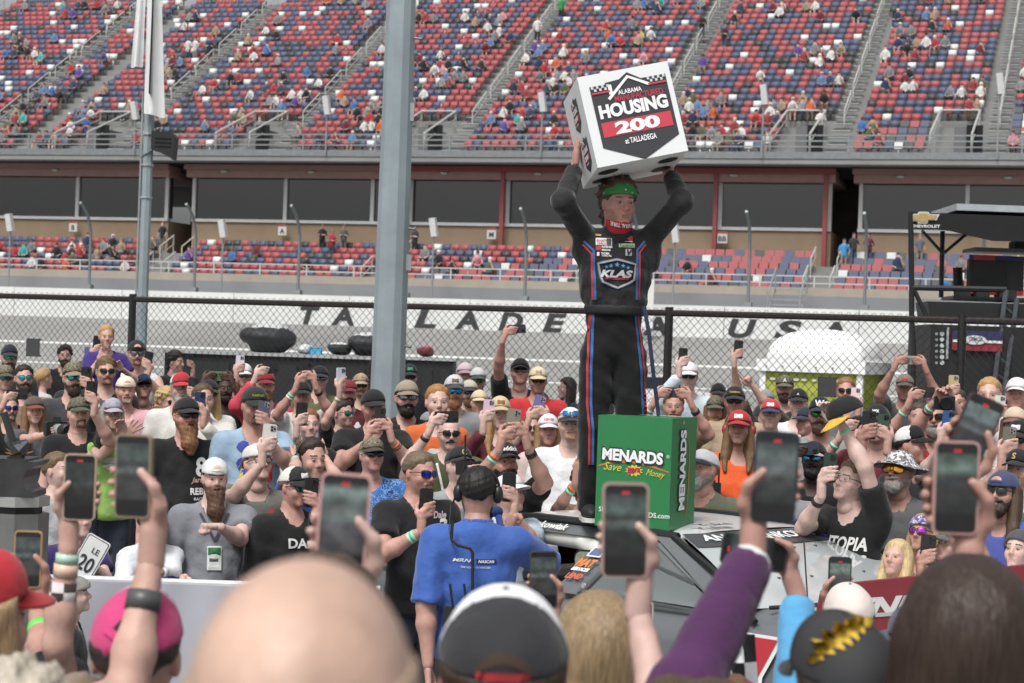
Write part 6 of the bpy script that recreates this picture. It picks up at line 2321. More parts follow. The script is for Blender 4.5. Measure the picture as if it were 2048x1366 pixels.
def boy_on_shoulders():
    D = BP(213, 674, 15.85, 'fair haired boy in a purple tee', kind='k', hr=('short', 'b58c5a'), sh='3f2d78', hs=1.08, scale=.8, legs=None, place='riding on shoulders', Rh=(196, 722, -.1, 'relax'), Lh=(246, 738, -.1, 'relax'))
    r = D['root']
    m = MB()
    for sx in (-1, 1):
        m.tube([(sx * .08, 0, .93), (sx * .12, -.25, .9), (sx * .13, -.3, .78), (sx * .12, -.27, .5)], [.085, .075, .065, .05], 10)
    m.build('trousers', cloth('55503f'), r, True)
    for sx in (-1, 1):
        MB().box((sx * .12, -.32, .46), (.085, .22, .09)).build('shoe', M('3a3a3c', .6), r)
    c = P(214, 770, 15.9)
    BP(214, 762, 15.98, 'man hidden under the boy in purple', hr=('short', '3a2c22'), sh='2b2c2f', gl='111111', place='carrying him on his shoulders')
boy_on_shoulders()
BP(186, 752, 16.3, 'person in a dark top behind the camo cap man', sh='232428', hr=('short', '3a2a20'), ph=('R', 195, 690, 2, '17181a'))
BP(166, 748, 16.6, 'person raising a blue cased phone beside the boy', sh='2b2c30', hr=('short', '4a3628'), ph=('L', 178, 712, -2, '4f6496'))
BP(146, 757, 14.6, 'bearded man in spotted camo cap and teal glasses', cap=('f', CAMO1, '8a7a66'), gl='3fc0c4', bd=('full', '3a281c'), sh='3d3e42', hr=('short', '33261d'), ph=('L', 173, 755, 0, '1b1c1e'), band=[('L', MINT, .05), ('L', 'd8e8dc', .085)], b=1.1)
BP(157, 828, 13.6, 'man in olive camo cap behind the long lens', cap=('f', CAMO3, '4c5040'), bd=('goatee', '5a4030'), sh='1b1c1f', hr=('short', '3a2c22'), ph=('L', 183, 785, 3, '1a1b1d'))
BP(273, 708, 17.4, 'man in white tank top with backwards black cap', cap=('b', '232326'), gl='8c8f98', sh='d4d6d8', slv='t', hr=('short', '4a3628'), ph=('L', 296, 720, 12, '17181a'), bd=('goatee', '6a4a38'))
BP(287, 776, 16.0, 'sunburnt man in navy cap and red patterned shirt', cap=('f', '222a44'), sk=3, sh=camo('8e2f36', 'b9b4b4', '7a262e'), hr=('short', '6a5a4a'), gl='111111', pit=.35)
BP(251, 782, 14.9, 'stout man in pink polo with cream backwards cap', cap=('b', 'd8cdbb'), bd=('goatee', '9a8878'), sh='d9a3ad', hr=('short', '6a5a4a'), sk=7, b=1.25)
BP(224, 830, 13.7, 'grey haired woman in lime green tee and eyeglasses', kind='f', cap=('f', camo('9aa5b8', 'b9a4a4', '7d8aa5')), hr=('long', '9c9488'), gl='clear', sh='8fb95a', Rh=(246, 872, -.3, 'open'), Lh=(254, 868, -.3, 'relax'), b=1.1)
BP(350, 725, 21.8, 'dark haired man in profile', hr=('curly', '221a16'), yaw=.9, hyaw=1.2, sh='1d1e20', ph=('L', 380, 722, 0, '1a1b1c'), place='raising a phone beyond the fence')
BP(361, 777, 14.5, 'grey bearded man in red and white cap', cap=('f', 'b02f38', 'b02f38', 'd8d8d6'), gl='clear', bd=('full', '9c9890'), sh='cfcdc8', slv='l', hr=('short', '8a8478'), ph=('L', 387, 776, 0, '202226'), b=1.1)
BP(333, 803, 15.0, 'woman with curly blond hair', kind='f', hr=('curly', 'b39a68'), yaw=.6, hyaw=.9, pit=-.1, sh='c9c4bc', gl='111111')
BP(450, 777, 15.6, 'dark skinned bearded man in black tee with a chain', sk=5, hr=('afro', '17120f'), bd=('full', '17120f'), sh='1b1c1e', ph=('H', 436, 752, 90, '5f7d55'), b=1.1)
BP(417, 790, 14.8, 'blond smiling woman in black visor cap and sunglasses', kind='f', cap=('f', '26262a'), hr=('long', 'b89a66'), gl='111111', sh='d6d4d2', sk=1)
RB = BP(372, 833, 13.0, 'big red bearded man in black cap and black number 8 tee', cap=('f', '262427'), gl='111111', bd=('long', '7c5233'), sh='17181b', hr=('short', '6a3f24'), sk=7, b=1.3, hs=1.04, res=2)
BP(406, 800, 13.9, 'person in a pale long sleeve behind the red beard', sh='c9c7c2', slv='l', hr=('short', '5a4636'), ph=('L', 400, 806, 0, '22355e'), band=[('L', '2b2c2e', .05, .016)])
BP(488, 752, 17.2, 'person in a white cap raising a lilac phone', cap=('f', 'd8d4d6'), hr=('long', '7a5a40'), kind='f', gl='8c8480', sh='b9a490', ph=('R', 480, 728, 0, 'd8d2e4'))
BP(531, 772, 15.4, 'red bearded man with open mouth in red cap', cap=('f', '8e2633', '7a1f2c'), bd=('full', '8a5236'), gl='clear', sh=M('c23a50', .85, .05), slv='l', hr=('short', '7a4a30'), sk=2, ph=('R', 537, 738, 84, '16171a'))
LB = BP(508, 813, 13.0, 'man in light blue graphic tee and black cap', cap=('f', '2b2f2a', '262a26'), logo=('KAPPNER', '8a8a3a'), bd=('goatee', '6a4a34'), sh='8fa9c0', hr=('short', '4a3628'), sk=1, ph=('L', 527, 826, 4, '56566e'), res=2, pit=-.05)
BP(514, 928, 11.5, 'person in grey band tee and white backwards cap', cap=('b', 'c9c6c2'), gl='a08a80', sh='6a6763', hr=('short', '5a4030'), ph=('R', 538, 876, 4, 'd5cfc9'), sk=2, pit=.3, band=[('R', '2a2a2c', .16, .012)], yaw=.2)
BP(603, 793, 15.0, 'man in white tee with both arms raised', cap=('f', '232326'), sh='d9d9d8', hr=('short', '3a2c22'), sk=1, ph=('B', 612, 742, 12, '1a1b1d'), band=[('R', MINT, .05), ('R', 'e3d8d4', .075), ('L', '1f2022', .05, .014)])
BP(639, 758, 17.0, 'man in olive tee with black cap and blue mirrored glasses', cap=('f', '202226'), gl='7fa8c4', sh='5d6040', hr=('short', '3a2c22'))
BP(617, 851, 13.4, 'red haired woman in black tee', kind='f', hr=('bun', '8a5230'), sh='1e1e21', sk=2, ph=('R', 603, 828, 2, '18191b'), band=[('R', MINT, .06, .012)], place='smiling behind a black phone')
BP(684, 828, 14.6, 'dark haired woman in black with teal glasses', kind='f', hr=('pony', '2a1f1a'), gl='2fb0a0', sh='1f1f22', ph=('R', 682, 756, -2, 'c9d6e6'), band=[('R', 'b9b09c', .03, .012)], yaw=.7, hyaw=.9)
BP(697, 787, 15.9, 'dark bearded man in maroon polo and cap', cap=('f', '7a2530', '6a1d28'), bd=('full', '33261f'), sh='5a1f2a', hr=('short', '33261f'), b=1.1)
BP(721, 772, 17.1, 'man in flowered cap and dark green glasses', cap=('f', camo('b08a80', '9aa07a', '8c4a44')), gl='2f4a34', sh='5d7a4a', hr=('short', '4a3a2c'), bd=('goatee', '6a5040'))
BP(747, 815, 13.6, 'big man in black tee and black cap aiming a phone', cap=('f', '222226', '1e1e22'), sh='18191b', hr=('short', '5a4636'), bd=('goatee', '7a5c44'), sk=7, b=1.35, ph=('B', 759, 838, 4, '26282b'), band=[('L', ORG, .05, .011), ('L', '222225', .08, .012)], res=2, pit=0, tilt=-.08)
KID = BP(623, 919, 11.8, 'boy wearing a black headset', kind='k', elb={'R': (-.35, -.4, -1), 'L': (.35, -.4, -1)}, hr=('short', '2c211b'), muff='18181a', sh='3b4a9a', hs=1.12, Rh=(592, 915, -.02, 'open'), Lh=(650, 915, -.02, 'open'), band=[('R', MINT, .05)], place='with hands at his ears', pit=0)
BP(743, 912, 12.4, 'older man in camo cap and blue tie dye shirt', cap=('f', CAMO1, '3d3a34'), gl='111111', sh=TIED, hr=('short', '8a8478'), sk=7, b=1.15)
BP(819, 755, 17.5, 'bearded man in navy cap and black tee beside the thick pole', cap=('f', '262c38', '20252f'), logo=('', '3f8a5a'), gl='111111', bd=('full', '4a3628'), sh='1e2024', hr=('short', '4a3628'))
BT = BP(813, 797, 14.2, 'heavy black bearded man in tan cap and mirrored glasses', cap=('f', '9c8f7c', '8a7c68'), gl='9aa9b5', bd=('full', '17130f'), sh='1b1c1e', hr=('short', '1b1512'), b=1.25, hs=1.05)
BP(875, 806, 13.9, 'red haired boy squinting in an orange shirt', kind='k', hr=('short', 'a0703f'), sh='d0632a', hs=1.1, sk=2)
BP(908, 783, 14.8, 'red bearded man in grey hoodie with blue mirrored shield', cap=('f', 'c2c4c6', '3a3c40'), logo=('', '6b5444'), gl='S3f9cd4', bd=('full', '8c5a34'), sh='85878b', slv='l', hr=('short', '7a5232'), b=1.1)
MU = BP(898, 868, 13.0, 'bald man with a black moustache in olive tee', hr=('bald', '201a16'), bd=('moustache', '1a1512'), gl='111111', sh='4e5433', sk=2, b=1.15, ph=('R', 893, 834, 88, '17181b'), band=[('R', '2a2a2c', .04, .014)], res=2, pit=.02)
BP(938, 786, 16.2, 'bearded man in tan cap and blue glasses', cap=('f', 'b9b2a2', '2a2c30'), gl='3a5fa8', bd=('full', '6a4630'), sh='3a3d42', hr=('short', '6a4630'))
BP(957, 806, 15.6, 'young man in plain cream cap', cap=('f', 'd0bfa2', 'c4b292'), sh='b9a48e', hr=('short', '6a4a34'), yaw=.4)
BP(955, 762, 17.1, 'man in grey and white cap with green glasses', cap=('f', 'c4c6c6', '3d4144', '55595c'), gl='4a9a4a', sh='27314a', hr=('short', '4a3a2c'))
BP(930, 750, 18.0, 'woman in a pink and white cap', kind='f', cap=('f', 'd4c2c8', 'b08a96'), hr=('short', '6a4a38'), sh='b9aab0')
BP(1040, 746, 16.9, 'man in black tee with one arm stretched high', cap=('f', '1e1e21'), gl='6a5f5c', sh='1a1b1d', sk=7, hr=('short', '3a2c22'), ph=('R', 1034, 658, 86, '262b3a'), b=1.15, pit=.25)
BP(1076, 762, 16.2, 'man in red polo and cream cap with dark sunglasses', cap=('f', 'd2c3a4', 'cbbb9a'), logo=('', 'a08a68'), gl='111111', sh='b8262c', sk=3, hr=('short', '6a5a4a'), b=1.15, pit=.03)
BP(1135, 777, 20.9, 'dark haired girl in glasses and navy jacket', kind='f', hr=('long', '231b18'), gl='clear', yaw=-1.0, hyaw=-1.2, sh='232a40', slv='l', place='beyond the fence left of the driver')
BP(999, 828, 13.8, 'blond woman in cream cap and maroon sweater', kind='f', cap=('f', 'c9b590', 'bfab86'), logo=('', '8a5a38'), hr=('long', 'a08050'), sh='5e1f2c', slv='l', ph=('R', 977, 821, 3, 'd9b8c8'), sk=2)
RD = BP(1008, 929, 11.6, 'bearded man in black lettered cap filming with both hands', cap=('f', '1e1e20', '1a1a1c'), bd=('full', '2c221c'), sh='1b1b1e', hr=('short', '2c221c'), sk=1, b=1.15, ph=('B', 1026, 845, 6, '8f8878'), band=[('R', ORG, .04), ('R', MINT, .065), ('L', '18181a', .05, .016)], res=2, logo=('Reddick', 'e6e6e6', .03))
BP(1063, 858, 14.0, 'woman in dark sunglasses raising a purple phone', kind='f', hr=('pony', '6a4a34'), gl='111111', sh='b9a8a0', ph=('B', 1076, 812, 18, '6f68a0'), band=[('R', '1c1c1e', .04, .014), ('R', MINT, .075)])
BP(1096, 862, 13.6, 'laughing woman in a white lettered cap', kind='f', cap=('f', 'dfdcdc', 'd8d4d4'), logo=('NEVER', 'b96a7a'), hr=('long', '8a6a4a'), sh='c9b4b0', sk=7, b=1.1)
WT = BP(1140, 851, 13.2, 'young man in white tee with blue glasses on his cap', cap=('f', 'd8d4d6', '2b2c30'), bd=('goatee', 'b08a68'), sh='dddee0', hr=('short', '8a6a48'), sk=2, b=1.15, res=2)
BP(1172, 968, 11.8, 'curly auburn haired woman at the driver foot', kind='f', hr=('curly', '7a4424'), sh='8a6a4c', ph=('R', 1167, 917, 4, '6f7468'), band=[('R', ORG, .05), ('R', MINT, .08)], sk=1, yaw=-.3)
B3 = BP(838, 946, 10.95, 'man in black number 3 tee and blue mirrored glasses', hr=('short', '6a5a48'), bd=('goatee', '8a6a4c'), gl='2f3fc0', sh='1a1b20', sk=7, b=1.2, ph=('R', 852, 1006, 2, '1c1d20', 10.62), band=[('R', MINT, .05, .011), ('R', 'a9d8c0', .075, .01)], res=2, pit=-.04)
BP(917, 934, 11.7, 'grey bearded man in black cap with a gold emblem', cap=('f', '26262a', '222226'), logo=('C', 'a89858', .04), bd=('goatee', '8c8680'), sh='8f9296', hr=('short', '6a645c'), ph=('L', 938, 936, 88, '1a1b1d'), yaw=.3, sk=2)
BP(1016, 990, 10.9, 'person in a white cap behind the reporter', cap=('f', 'd9dbdc'), sh='a9bcc9', hr=('short', '4a3a2c'), ph=('L', 1018, 974, 0, '1f2124'), hs=1.0)
# ---- right half
BP(1376, 754, 16.5, 'heavy man in pale blue long sleeve and white cap', cap=('f', 'e0dfe0'), gl='111111', sh='c2d0d8', slv='l', sk=6, hr=('short', '7a5a40'), ph=('R', 1366, 714, 0, '1d1d1f'), b=1.3)
BP(1347, 815, 14.4, 'man framing a landscape phone with two hands', hr=('short', '6a4a34'), bd=('goatee', '8a6a50'), sh='8a7a5c', sk=1, ph=('H', 1346, 785, 90, '3c3a46'), band=[('R', MINT, .05), ('L', '1f1f21', .05, .014)])
BP(1430, 822, 15.0, 'moustached man with long hair in camo cap', cap=('f', CAMO3, '5a5648'), bd=('full', '8a6444'), sh='2b3448', hr=('long', '6a4c34'))
BP(1436, 792, 17.2, 'man in a plain black cap', cap=('f', '1c1c1e'), sh='2a2b30', hr=('short', '2a201a'), place='half hidden left of the khaki shirt man')
BP(1469, 804, 14.9, 'man in khaki shirt and black cap with yellow lettering', cap=('f', '25262c', '1f2026'), logo=('ClubStorm', 'c9b032'), gl='111111', sh='a8937a', sk=1, hr=('short', '3a2c22'), b=1.1)
BP(1532, 806, 16.3, 'man in grey cap raising a phone and a pointing finger', cap=('f', '8a8c90'), gl='111111', sh='4a4236', hr=('short', '4a3a2c'), ph=('R', 1475, 692, 2, '1a1a1c'), Lh=(1503, 770, -.25, 'point'))
BP(1569, 777, 17.2, 'large bearded man in camo cap with a white letter A', cap=('f', CAMO3), logo=('A', 'd5d5d3', .035), gl='clear', bd=('full', '3a2a20'), sh='2e3034', hr=('short', '3a2a20'), sk=7, b=1.35)
BP(1541, 830, 14.4, 'man in glasses with a red, white and blue cap', cap=('f', 'c2343e', '2a3560', 'd5d5d6'), logo=('', 'e0dedd'), gl='clear', sh='b9a488', hr=('short', '5a4636'), sk=2)
BP(1596, 808, 15.1, 'fair young woman in black cap with a white triangle', kind='f', cap=('f', '222327'), logo=('A', 'e0e0e0', .018), hr=('pony', '8a5a3c'), sh='d8d8da', sk=6, b=1.15)
OW = BP(1478, 858, 13.0, 'woman in orange polo with red cap and red headset', kind='f', cap=('f', 'b5262f', 'a81f28'), logo=('', 'd9d4d2'), hr=('long', '6e5234'), muff='a82430', sh='e0591f', sk=1, res=2)
WC = BP(1640, 831, 13.7, 'bearded man in navy cap with a white letter W', cap=('f', '23262f', '1f222a'), logo=('W', 'e3e3e4', .045), gl='2f9a4a', bd=('full', '4a3424'), sh='8b8a88', hr=('short', '4a3424'), sk=1, b=1.1)
BP(1615, 845, 14.5, 'man in navy cap turned aside', cap=('f', '2b3244'), sh='9a3036', hr=('short', '5a4636'), yaw=-.5, hyaw=-.8, place='left of the W cap man')
BP(1691, 783, 16.0, 'fair haired man with a pink phone', hr=('short', '8a6242'), gl='111111', sh='6b6a6c', sk=7, ph=('L', 1711, 794, 2, 'e3d3d6'), band=[('L', '242426', .05, .014)])
BP(1755, 850, 13.0, 'man in dark cap with white lettering raising a green phone', cap=('f', '222328'), logo=('wx', 'e0e0e0', .02), sh='6a2a33', hr=('short', '3a2a20'), ph=('L', 1767, 852, 0, '2f4a3c'), band=[('L', MINT, .05)])
BP(1716, 868, 13.2, 'person in black hidden behind two raised phones', sh='222326', hr=('short', '2c221c'), ph=('R', 1716, 846, 84, '1b1c1f'), band=[('R', MINT, .05, .011)])
BP(1628, 920, 12.5, 'dark skinned bearded man with blue mirrored glasses', sk=5, cap=('f', '2a2022', 'b9a9a9'), gl='3f9cd8', bd=('full', '120e0c'), hr=('buzz', '120e0c'), sh='1d1e22', ph=('R', 1612, 898, 84, '2f3648'))
GM = BP(1704, 964, 10.9, 'fair young man in eyeglasses and black slogan tee', hr=('short', '7a6046'), gl='clear', sh='17181a', sk=6, ph=('R', 1660, 935, 3, '2a3d33', 10.6), Lh=(1682, 848, -.1, 'grip' if False else 'cup'), band=[('R', '1c1c1e', .05, .014), ('L', MINT, .05)], yaw=-.7, hyaw=-.9, tilt=.1, res=2)
def held_cap():
    p = P(1682, 816, 10.75)
    r = empty('held_cap'); r.matrix_world = Matrix.Translation(p) @ Matrix.Rotation(R_(-32), 4, 'Y') @ Matrix.Rotation(R_(-62), 4, 'Z') @ Matrix.Translation((0, 0, -.08))
    r.name = 'baseball_cap'
    tag(r, 'black and yellow cap lifted in the hand of the slogan tee man', 'cap')
    c = link('crown', cap_crown(.009), r, [cloth('1b1b1d'), cloth('1b1b1d')])
    link('brim', brim_mesh(), r, [cloth('d0a32c')])
held_cap()
CH = BP(1798, 944, 11.4, 'grey bearded man in camo bucket hat and orange shield glasses', cap=('k', CAMO2), gl='Sd99a2b', bd=('full', '85807a'), sh='5a5a5e', sk=3, hr=('short', '7a746c'), ph=('R', 1738, 850, 0, '1c1d1f'), res=2, b=1.15)
BP(1818, 892, 12.7, 'dark haired man in a black and white cap', cap=('f', '17181a', '17181a', 'd8d8d8'), sh='26272a', hr=('short', '201814'), sk=1, yaw=.8, hyaw=1.0)
BP(1809, 776, 17.0, 'man in grey polo with both arms high overhead', cap=('f', '77746c', '5a5750'), logo=('', 'b8343a'), sh='4b4c50', sk=3, hr=('short', '6a6058'), ph=('H', 1820, 720, 90, '8a918c'), b=1.15)
BP(1838, 836, 14.4, 'person with a tattooed arm holding a dark phone sideways', sh='3a3b40', hr=('short', '4a3a2c'), ph=('R', 1848, 785, 86, '1f2022'), band=[('R', MINT, .06)], sk=1)
BP(1872, 836, 13.5, 'grey bearded photographer with black camera and sunglasses', gl='111111', bd=('full', '7d7872'), hr=('short', '6a645c'), sh='b02a33', Rh=(1868, 806, -.4, 'cup'), Lh=(1906, 806, -.4, 'cup'), band=[('R', MINT, .05), ('R', '3a3a3c', .08)], sk=1)
BP(1912, 806, 15.2, 'person behind the photographer lifting a gold phone', sh='8a8a8c', hr=('short', '4a3a2c'), ph=('R', 1907, 770, 0, 'b9a67a'))
BP(1978, 791, 15.0, 'fair haired boy beside the pit box', kind='k', hr=('short', 'b08a58'), sh='8a3a40', hs=1.1, sk=2)
BP(2034, 792, 14.6, 'man in white cap at the far right with a raised hand', cap=('f', 'd9d6d6'), sh='c9c2c2', sk=7, hr=('short', '6a5040'), ph=('R', 2000, 812, 0, 'd0d6d2'), pit=.2)
BP(1918, 870, 12.8, 'fair haired woman peering round a blue phone', kind='f', hr=('long', '8a6a44'), sh='8c8480', ph=('R', 1896, 846, 4, '1f4f88'), sk=2)
BP(2030, 852, 13.6, 'woman in a tan cap and purple glasses', kind='f', cap=('f', 'c9b6a0', '7a5244'), hr=('long', '5a4234'), gl='clear', sh='d0c9c4')
BP(2039, 884, 12.1, 'young man in black cap and white tee at the right edge', cap=('f', '1d1e20'), logo=('', 'c9cbcc'), gl='111111', sh='d5d5d6', hr=('short', '4a3a2c'), ph=('R', 2018, 880, 3, '6f6a5c'), yaw=-.2)
BP(2040, 942, 11.6, 'man in black cap with gold lettering at the right edge', cap=('f', '202124'), logo=('S', 'b09a4a', .04), sh='5a5b52', hr=('short', '3a2c22'), bd=('goatee', '4a3628'))
BP(2008, 988, 10.8, 'long haired bearded man in backwards blue cap', cap=('b', '3a4468'), gl='111111', bd=('full', '33241a'), hr=('long', '4a3626'), sh='4a56a0', sk=1, yaw=-.6, hyaw=-.7, res=2)
BP(1847, 1068, 10.5, 'smiling blond woman in purple mirrored glasses and bandana', kind='f', cap=('d', camo('5a4a8c', 'c9c4d4', '3a2f6a')), hr=('long', 'a8895a'), gl='b53fc4', sh='6a5f5c', ph=('R', 1856, 1100, 2, '1d1e20', 10.2), band=[('R', MINT, .04, .012)], sk=1, scale=.9, res=2)
BP(1794, 1118, 10.2, 'blond child in front of the smiling woman', kind='k', hr=('long', 'c2a878'), sh='a89a94', hs=1.15, scale=.73)
BP(2038, 1102, 10.0, 'smiling boy in a grey beanie at the right edge', kind='k', cap=('e', '4a4c4e'), hr=('short', '4a3a2c'), sh='4a55a0', hs=1.12, scale=.8, sk=2)
BP(1905, 1092, 10.3, 'child in a green and grey cap', kind='k', cap=('f', '2f7a4c', '55585c'), hr=('short', '5a4636'), sh='7a3038', hs=1.12, scale=.78, yaw=-.8, hyaw=-1.)
NA = BP(1409, 940, 11.8, 'grey bearded man in olive racing tee', cap=('f', 'd9dade', '2a2c30'), bd=('full', '8c8882'), sh='666c56', hr=('short', '7a756d'), sk=7, yaw=-.5, hyaw=-.7, place='beside the green box', res=2)
BP(1566, 950, 11.9, 'man in grey tee hidden behind a raised phone', hr=('short', '5a4636'), sh='85878c', sk=1)
# ---- front left
GT = BP(429, 957, 11.0, 'long bearded man in grey tee with white backwards cap', cap=('b', 'cfd0cf'), bd=('long', '5a3c2a'), sh='7d8087', hr=('short', '5a3c2a'), sk=2, b=1.15, Rh=(356, 1160, -.3, 'fist'), Lh=(438, 1054, -.42, 'fist', ((-1, -.2, .1), (0, 0, -1))), yaw=.25, hyaw=.3, res=2, pit=.02)
DM = BP(588, 975, 11.0, 'stout man in black long sleeve racing shirt and teal glasses', cap=('f', '26282a', '222426', 'd8d6d0'), logo=('', 'd8d8d4'), gl='2f8a80', sh='1a1b1d', slv='l', hr=('short', '6a5a4a'), sk=7, b=1.2, ph=('L', 622, 985, 2, '1c1d1f', 10.62), res=2, pit=0)
BP(152, 1040, 10.75, 'boy in a dark purple tee holding a number sign', kind='k', hr=('short', '5a4030'), sh='33285e', hs=1.1, scale=.83, sk=2, Lh=(186, 1130, -.25, 'relax'))
BP(114, 942, 11.6, 'fair haired teenager in a pale grey hoodie', kind='k', hr=('short', '6a543a'), sh='b9babc', slv='l', yaw=1.0, hyaw=1.1, hs=1.02, sk=2)
BP(306, 1042, 10.8, 'child in a white long sleeve with folded arms', kind='k', hr=('short', '4a3a2c'), sh='d2d6dc', slv='l', hs=1.1, scale=.83, sk=1, Rh=(300, 1150, -.28, 'relax', ((.9, -.2, -.2), (0, 0, -1))), Lh=(318, 1146, -.3, 'relax', ((-.9, -.2, -.2), (0, 0, -1))))
BP(142, 1192, 9.7, 'child in a grey backwards cap looking aside', kind='k', cap=('b', '8d8a85', '2a2c30'), hr=('short', '5a4030'), sh='2a2c30', yaw=1.7, hyaw=1.8, hs=1.1, scale=.71, sk=2)

# ---- prints on shirts
def shirt_print(D, items):
    tr = bvh_of(D['me'])
    for it in items:
        s_, x, z, w, h, c = it[:6]
        decal_text(tr, s_, x, z, M(c, .7, 0), D['root'], w=w, h=h, bold=.03, shear=it[6] if len(it) > 6 else 0)
shirt_print(RB, [('8', .1, 1.33, .075, .13, 'dcdcdc'), ('Jarrett', .1, 1.24, .14, .045, 'a8836a', .3), ('REBEL', .1, 1.17, .15, .045, 'd8d8d8'), ('RACING', .1, 1.12, .1, .02, 'c9c9c9')])
shirt_print(B3, [('3', .115, 1.36, .07, .1, 'e3e3e3', .2), ('Dale', .1, 1.43, .09, .04, 'b9a0a4', .3)])
shirt_print(BT, [('SEND', .02, 1.36, .16, .04, 'd5d5d5'), ('IT', .03, 1.29, .08, .06, 'd5d5d5')])
shirt_print(NA, [('NASCAR', .05, 1.36, .26, .05, '33372c', .2)])
shirt_print(DM, [('DALE', .03, 1.33, .2, .06, 'dcdcdc'), ('JR', .06, 1.24, .07, .06, 'e3e3e3', .3)])
shirt_print(GM, [('UTOPIA', .02, 1.33, .26, .075, 'dcdcdc', .25), ('RACING', .06, 1.25, .18, .045, 'dcdcdc', .25)])
shirt_print(WT, [('RAT', .09, 1.36, .07, .025, '2c2c2e'), ('TWIN', .09, 1.32, .07, .025, '2c2c2e')])
def blobs(D, spec):
    tr = bvh_of(D['me'])
    for x, z, w, h, c in spec:
        z += .1
        pts = [(x + w * .5 * math.cos(a) * (1 + .3 * math.sin(3 * a + w * 50)), z + h * .5 * math.sin(a) * (1 + .3 * math.cos(2 * a + h * 70))) for a in np.linspace(0, 2 * math.pi, 14, endpoint=False)]
        decal(tr, pts, [tuple(range(14))], M(c, .7, .1, 30), D['root'], 'print', -1, .006 + .001 * random.random())
_pr = random.Random(5)
for D in ALL:
    if D['plain'] and D not in (RB, B3, BT, NA, DM, GM, WT, LB, CH, OW, GT, MU) and _pr.random() < .55:
        cc = _pr.choice(('c9c9c6', 'b23a40', '3f5f9a', 'c2a640', '8a8c90', 'd5d5d2'))
        if _pr.random() < .5:
            blobs(D, [(.09, 1.27, .06, .05, cc)])
        else:
            blobs(D, [(0, 1.22, .18, .035, cc), (.0, 1.17, .13, .04, _pr.choice(('c9c9c6', '8a8c90', 'a8833a')))])
blobs(LB, [(-.05, 1.3, .1, .1, '2f3f9a'), (.06, 1.31, .1, .08, 'b5262f'), (-.05, 1.2, .1, .16, '2f3f9a'), (.04, 1.22, .12, .1, 'e6e4da'), (.08, 1.16, .1, .12, 'b5262f'), (.0, 1.12, .12, .1, '222428'), (-.07, 1.1, .06, .12, 'c9b83a'), (.1, 1.26, .08, .04, '8a4a9a'), (.02, 1.05, .14, .08, 'b5262f')])
blobs(CH, [(.13, 1.27, .07, .09, 'd9c22e')])
blobs(GM, [(-.1, 1.24, .05, .05, '5a3fa8'), (-.085, 1.2, .04, .05, 'b5263a')])
blobs(WT, [(.085, 1.405, .07, .022, 'b8363c')])
# ---- lanyards and badges worn by a few people
def lanyard(D, c1, c2, badge=True, drop=.95):
    tr = bvh_of(D['me'])
    for sx in (-1, 1):
        pts = [(sx * (.085 - .085 * t), 1.46 - (1.46 - drop - .1) * t) for t in np.linspace(0, 1, 16)]
        V, F = rib(pts, .016)
        decal(tr, V, [f[::-1] for f in F], M(c1, .7, .3, 40), D['root'], 'lanyard', -1, .008)
    if badge:
        for w, h, z, c, lf in ((.085, .14, drop, 'cfd3cf', .012), (.075, .045, drop + .04, '1f6a3c', .015), (.06, .02, drop - .01, '55585a', .015)):
            decal(tr, [(x, z + y) for x, y in rrect(w, h, .004, 2)], [tuple(range(12))], M(c, .5, .05), D['root'], 'badge', -1, lf)
lanyard(GT, '3a2f4a', '', True, 1.2)
lanyard(MU, 'd9d9d6', '', False, 1.0)
lanyard(WC, 'c23a34', '', False, 1.0)
# blue glasses resting on the white cap
link('sunglasses', glasses_mesh('way'), WT['cap'], [plastic('1b2a44'), M('3f8fd0', .12, .2, 40, metal=.8)], Matrix.Translation((0, -.008, .06)) @ Matrix.Rotation(R_(-12), 4, 'X'))
# ---- cameras and small things held in the crowd
def camera(px, py, d, yaw, long_lens, label, scale=1.):
    p = P(px, py, d)
    r = empty('camera', p, yaw, scale)
    r.name = 'photo_camera'
    tag(r, label, 'camera', 'cameras in the crowd')
    b = M('17181a', .5, .15, 40)
    MB().prism(rrect(.14, .095, .015), (0, .035, 0), (1, 0, 0), (0, 0, 1), .07).build('body', b, r)
    MB().box((0, 0, .06), (.06, .06, .035), taper=.7).build('viewfinder', b, r)
    L = .26 if long_lens else .1
    MB().tube([(0, -.03, 0), (0, -.05 - L * .45, 0)], [.035, .036], 18).build('lens_barrel', M('9a9c9c', .4, .05) if long_lens else b, r, True)
    h = MB().tube([(0, -.05 - L * .45, 0), (0, -.05 - L, 0)], [.04, .05], 18).build('lens_hood', b, r, True)
    MB().tube([(0, -.051 - L, 0), (0, -.054 - L, 0)], .041, 18).build('glass', M('0c1012', .05, 0, spec=.9), r)
camera(112, 858, 14.35, R_(28), True, 'black camera with a long pale telephoto lens at far left', 1.15)
camera(1888, 806, 13.5, R_(-6), False, 'black camera held by the grey bearded photographer', 1.0)
def radio(px, py, d, h, label):
    p = P(px, py, d)
    r = empty('radio_antenna', p); r.name = 'two_way_radio'
    tag(r, label, 'radio')
    MB().box((0, 0, 0), (.06, .035, .13)).build('body', M('1b1b1d', .5), r)
    MB().tube([(.015, 0, .06), (.015, 0, .06 + h)], .007, 6).build('antenna', M('1b1b1d', .6), r)
    MB().tube([(-.015, 0, .06), (-.015, 0, .08)], .01, 8).build('knob', M('2b2b2d', .6), r)
radio(1432, 985, 13.1, .2, 'black two way radio at the hip of the orange polo woman')
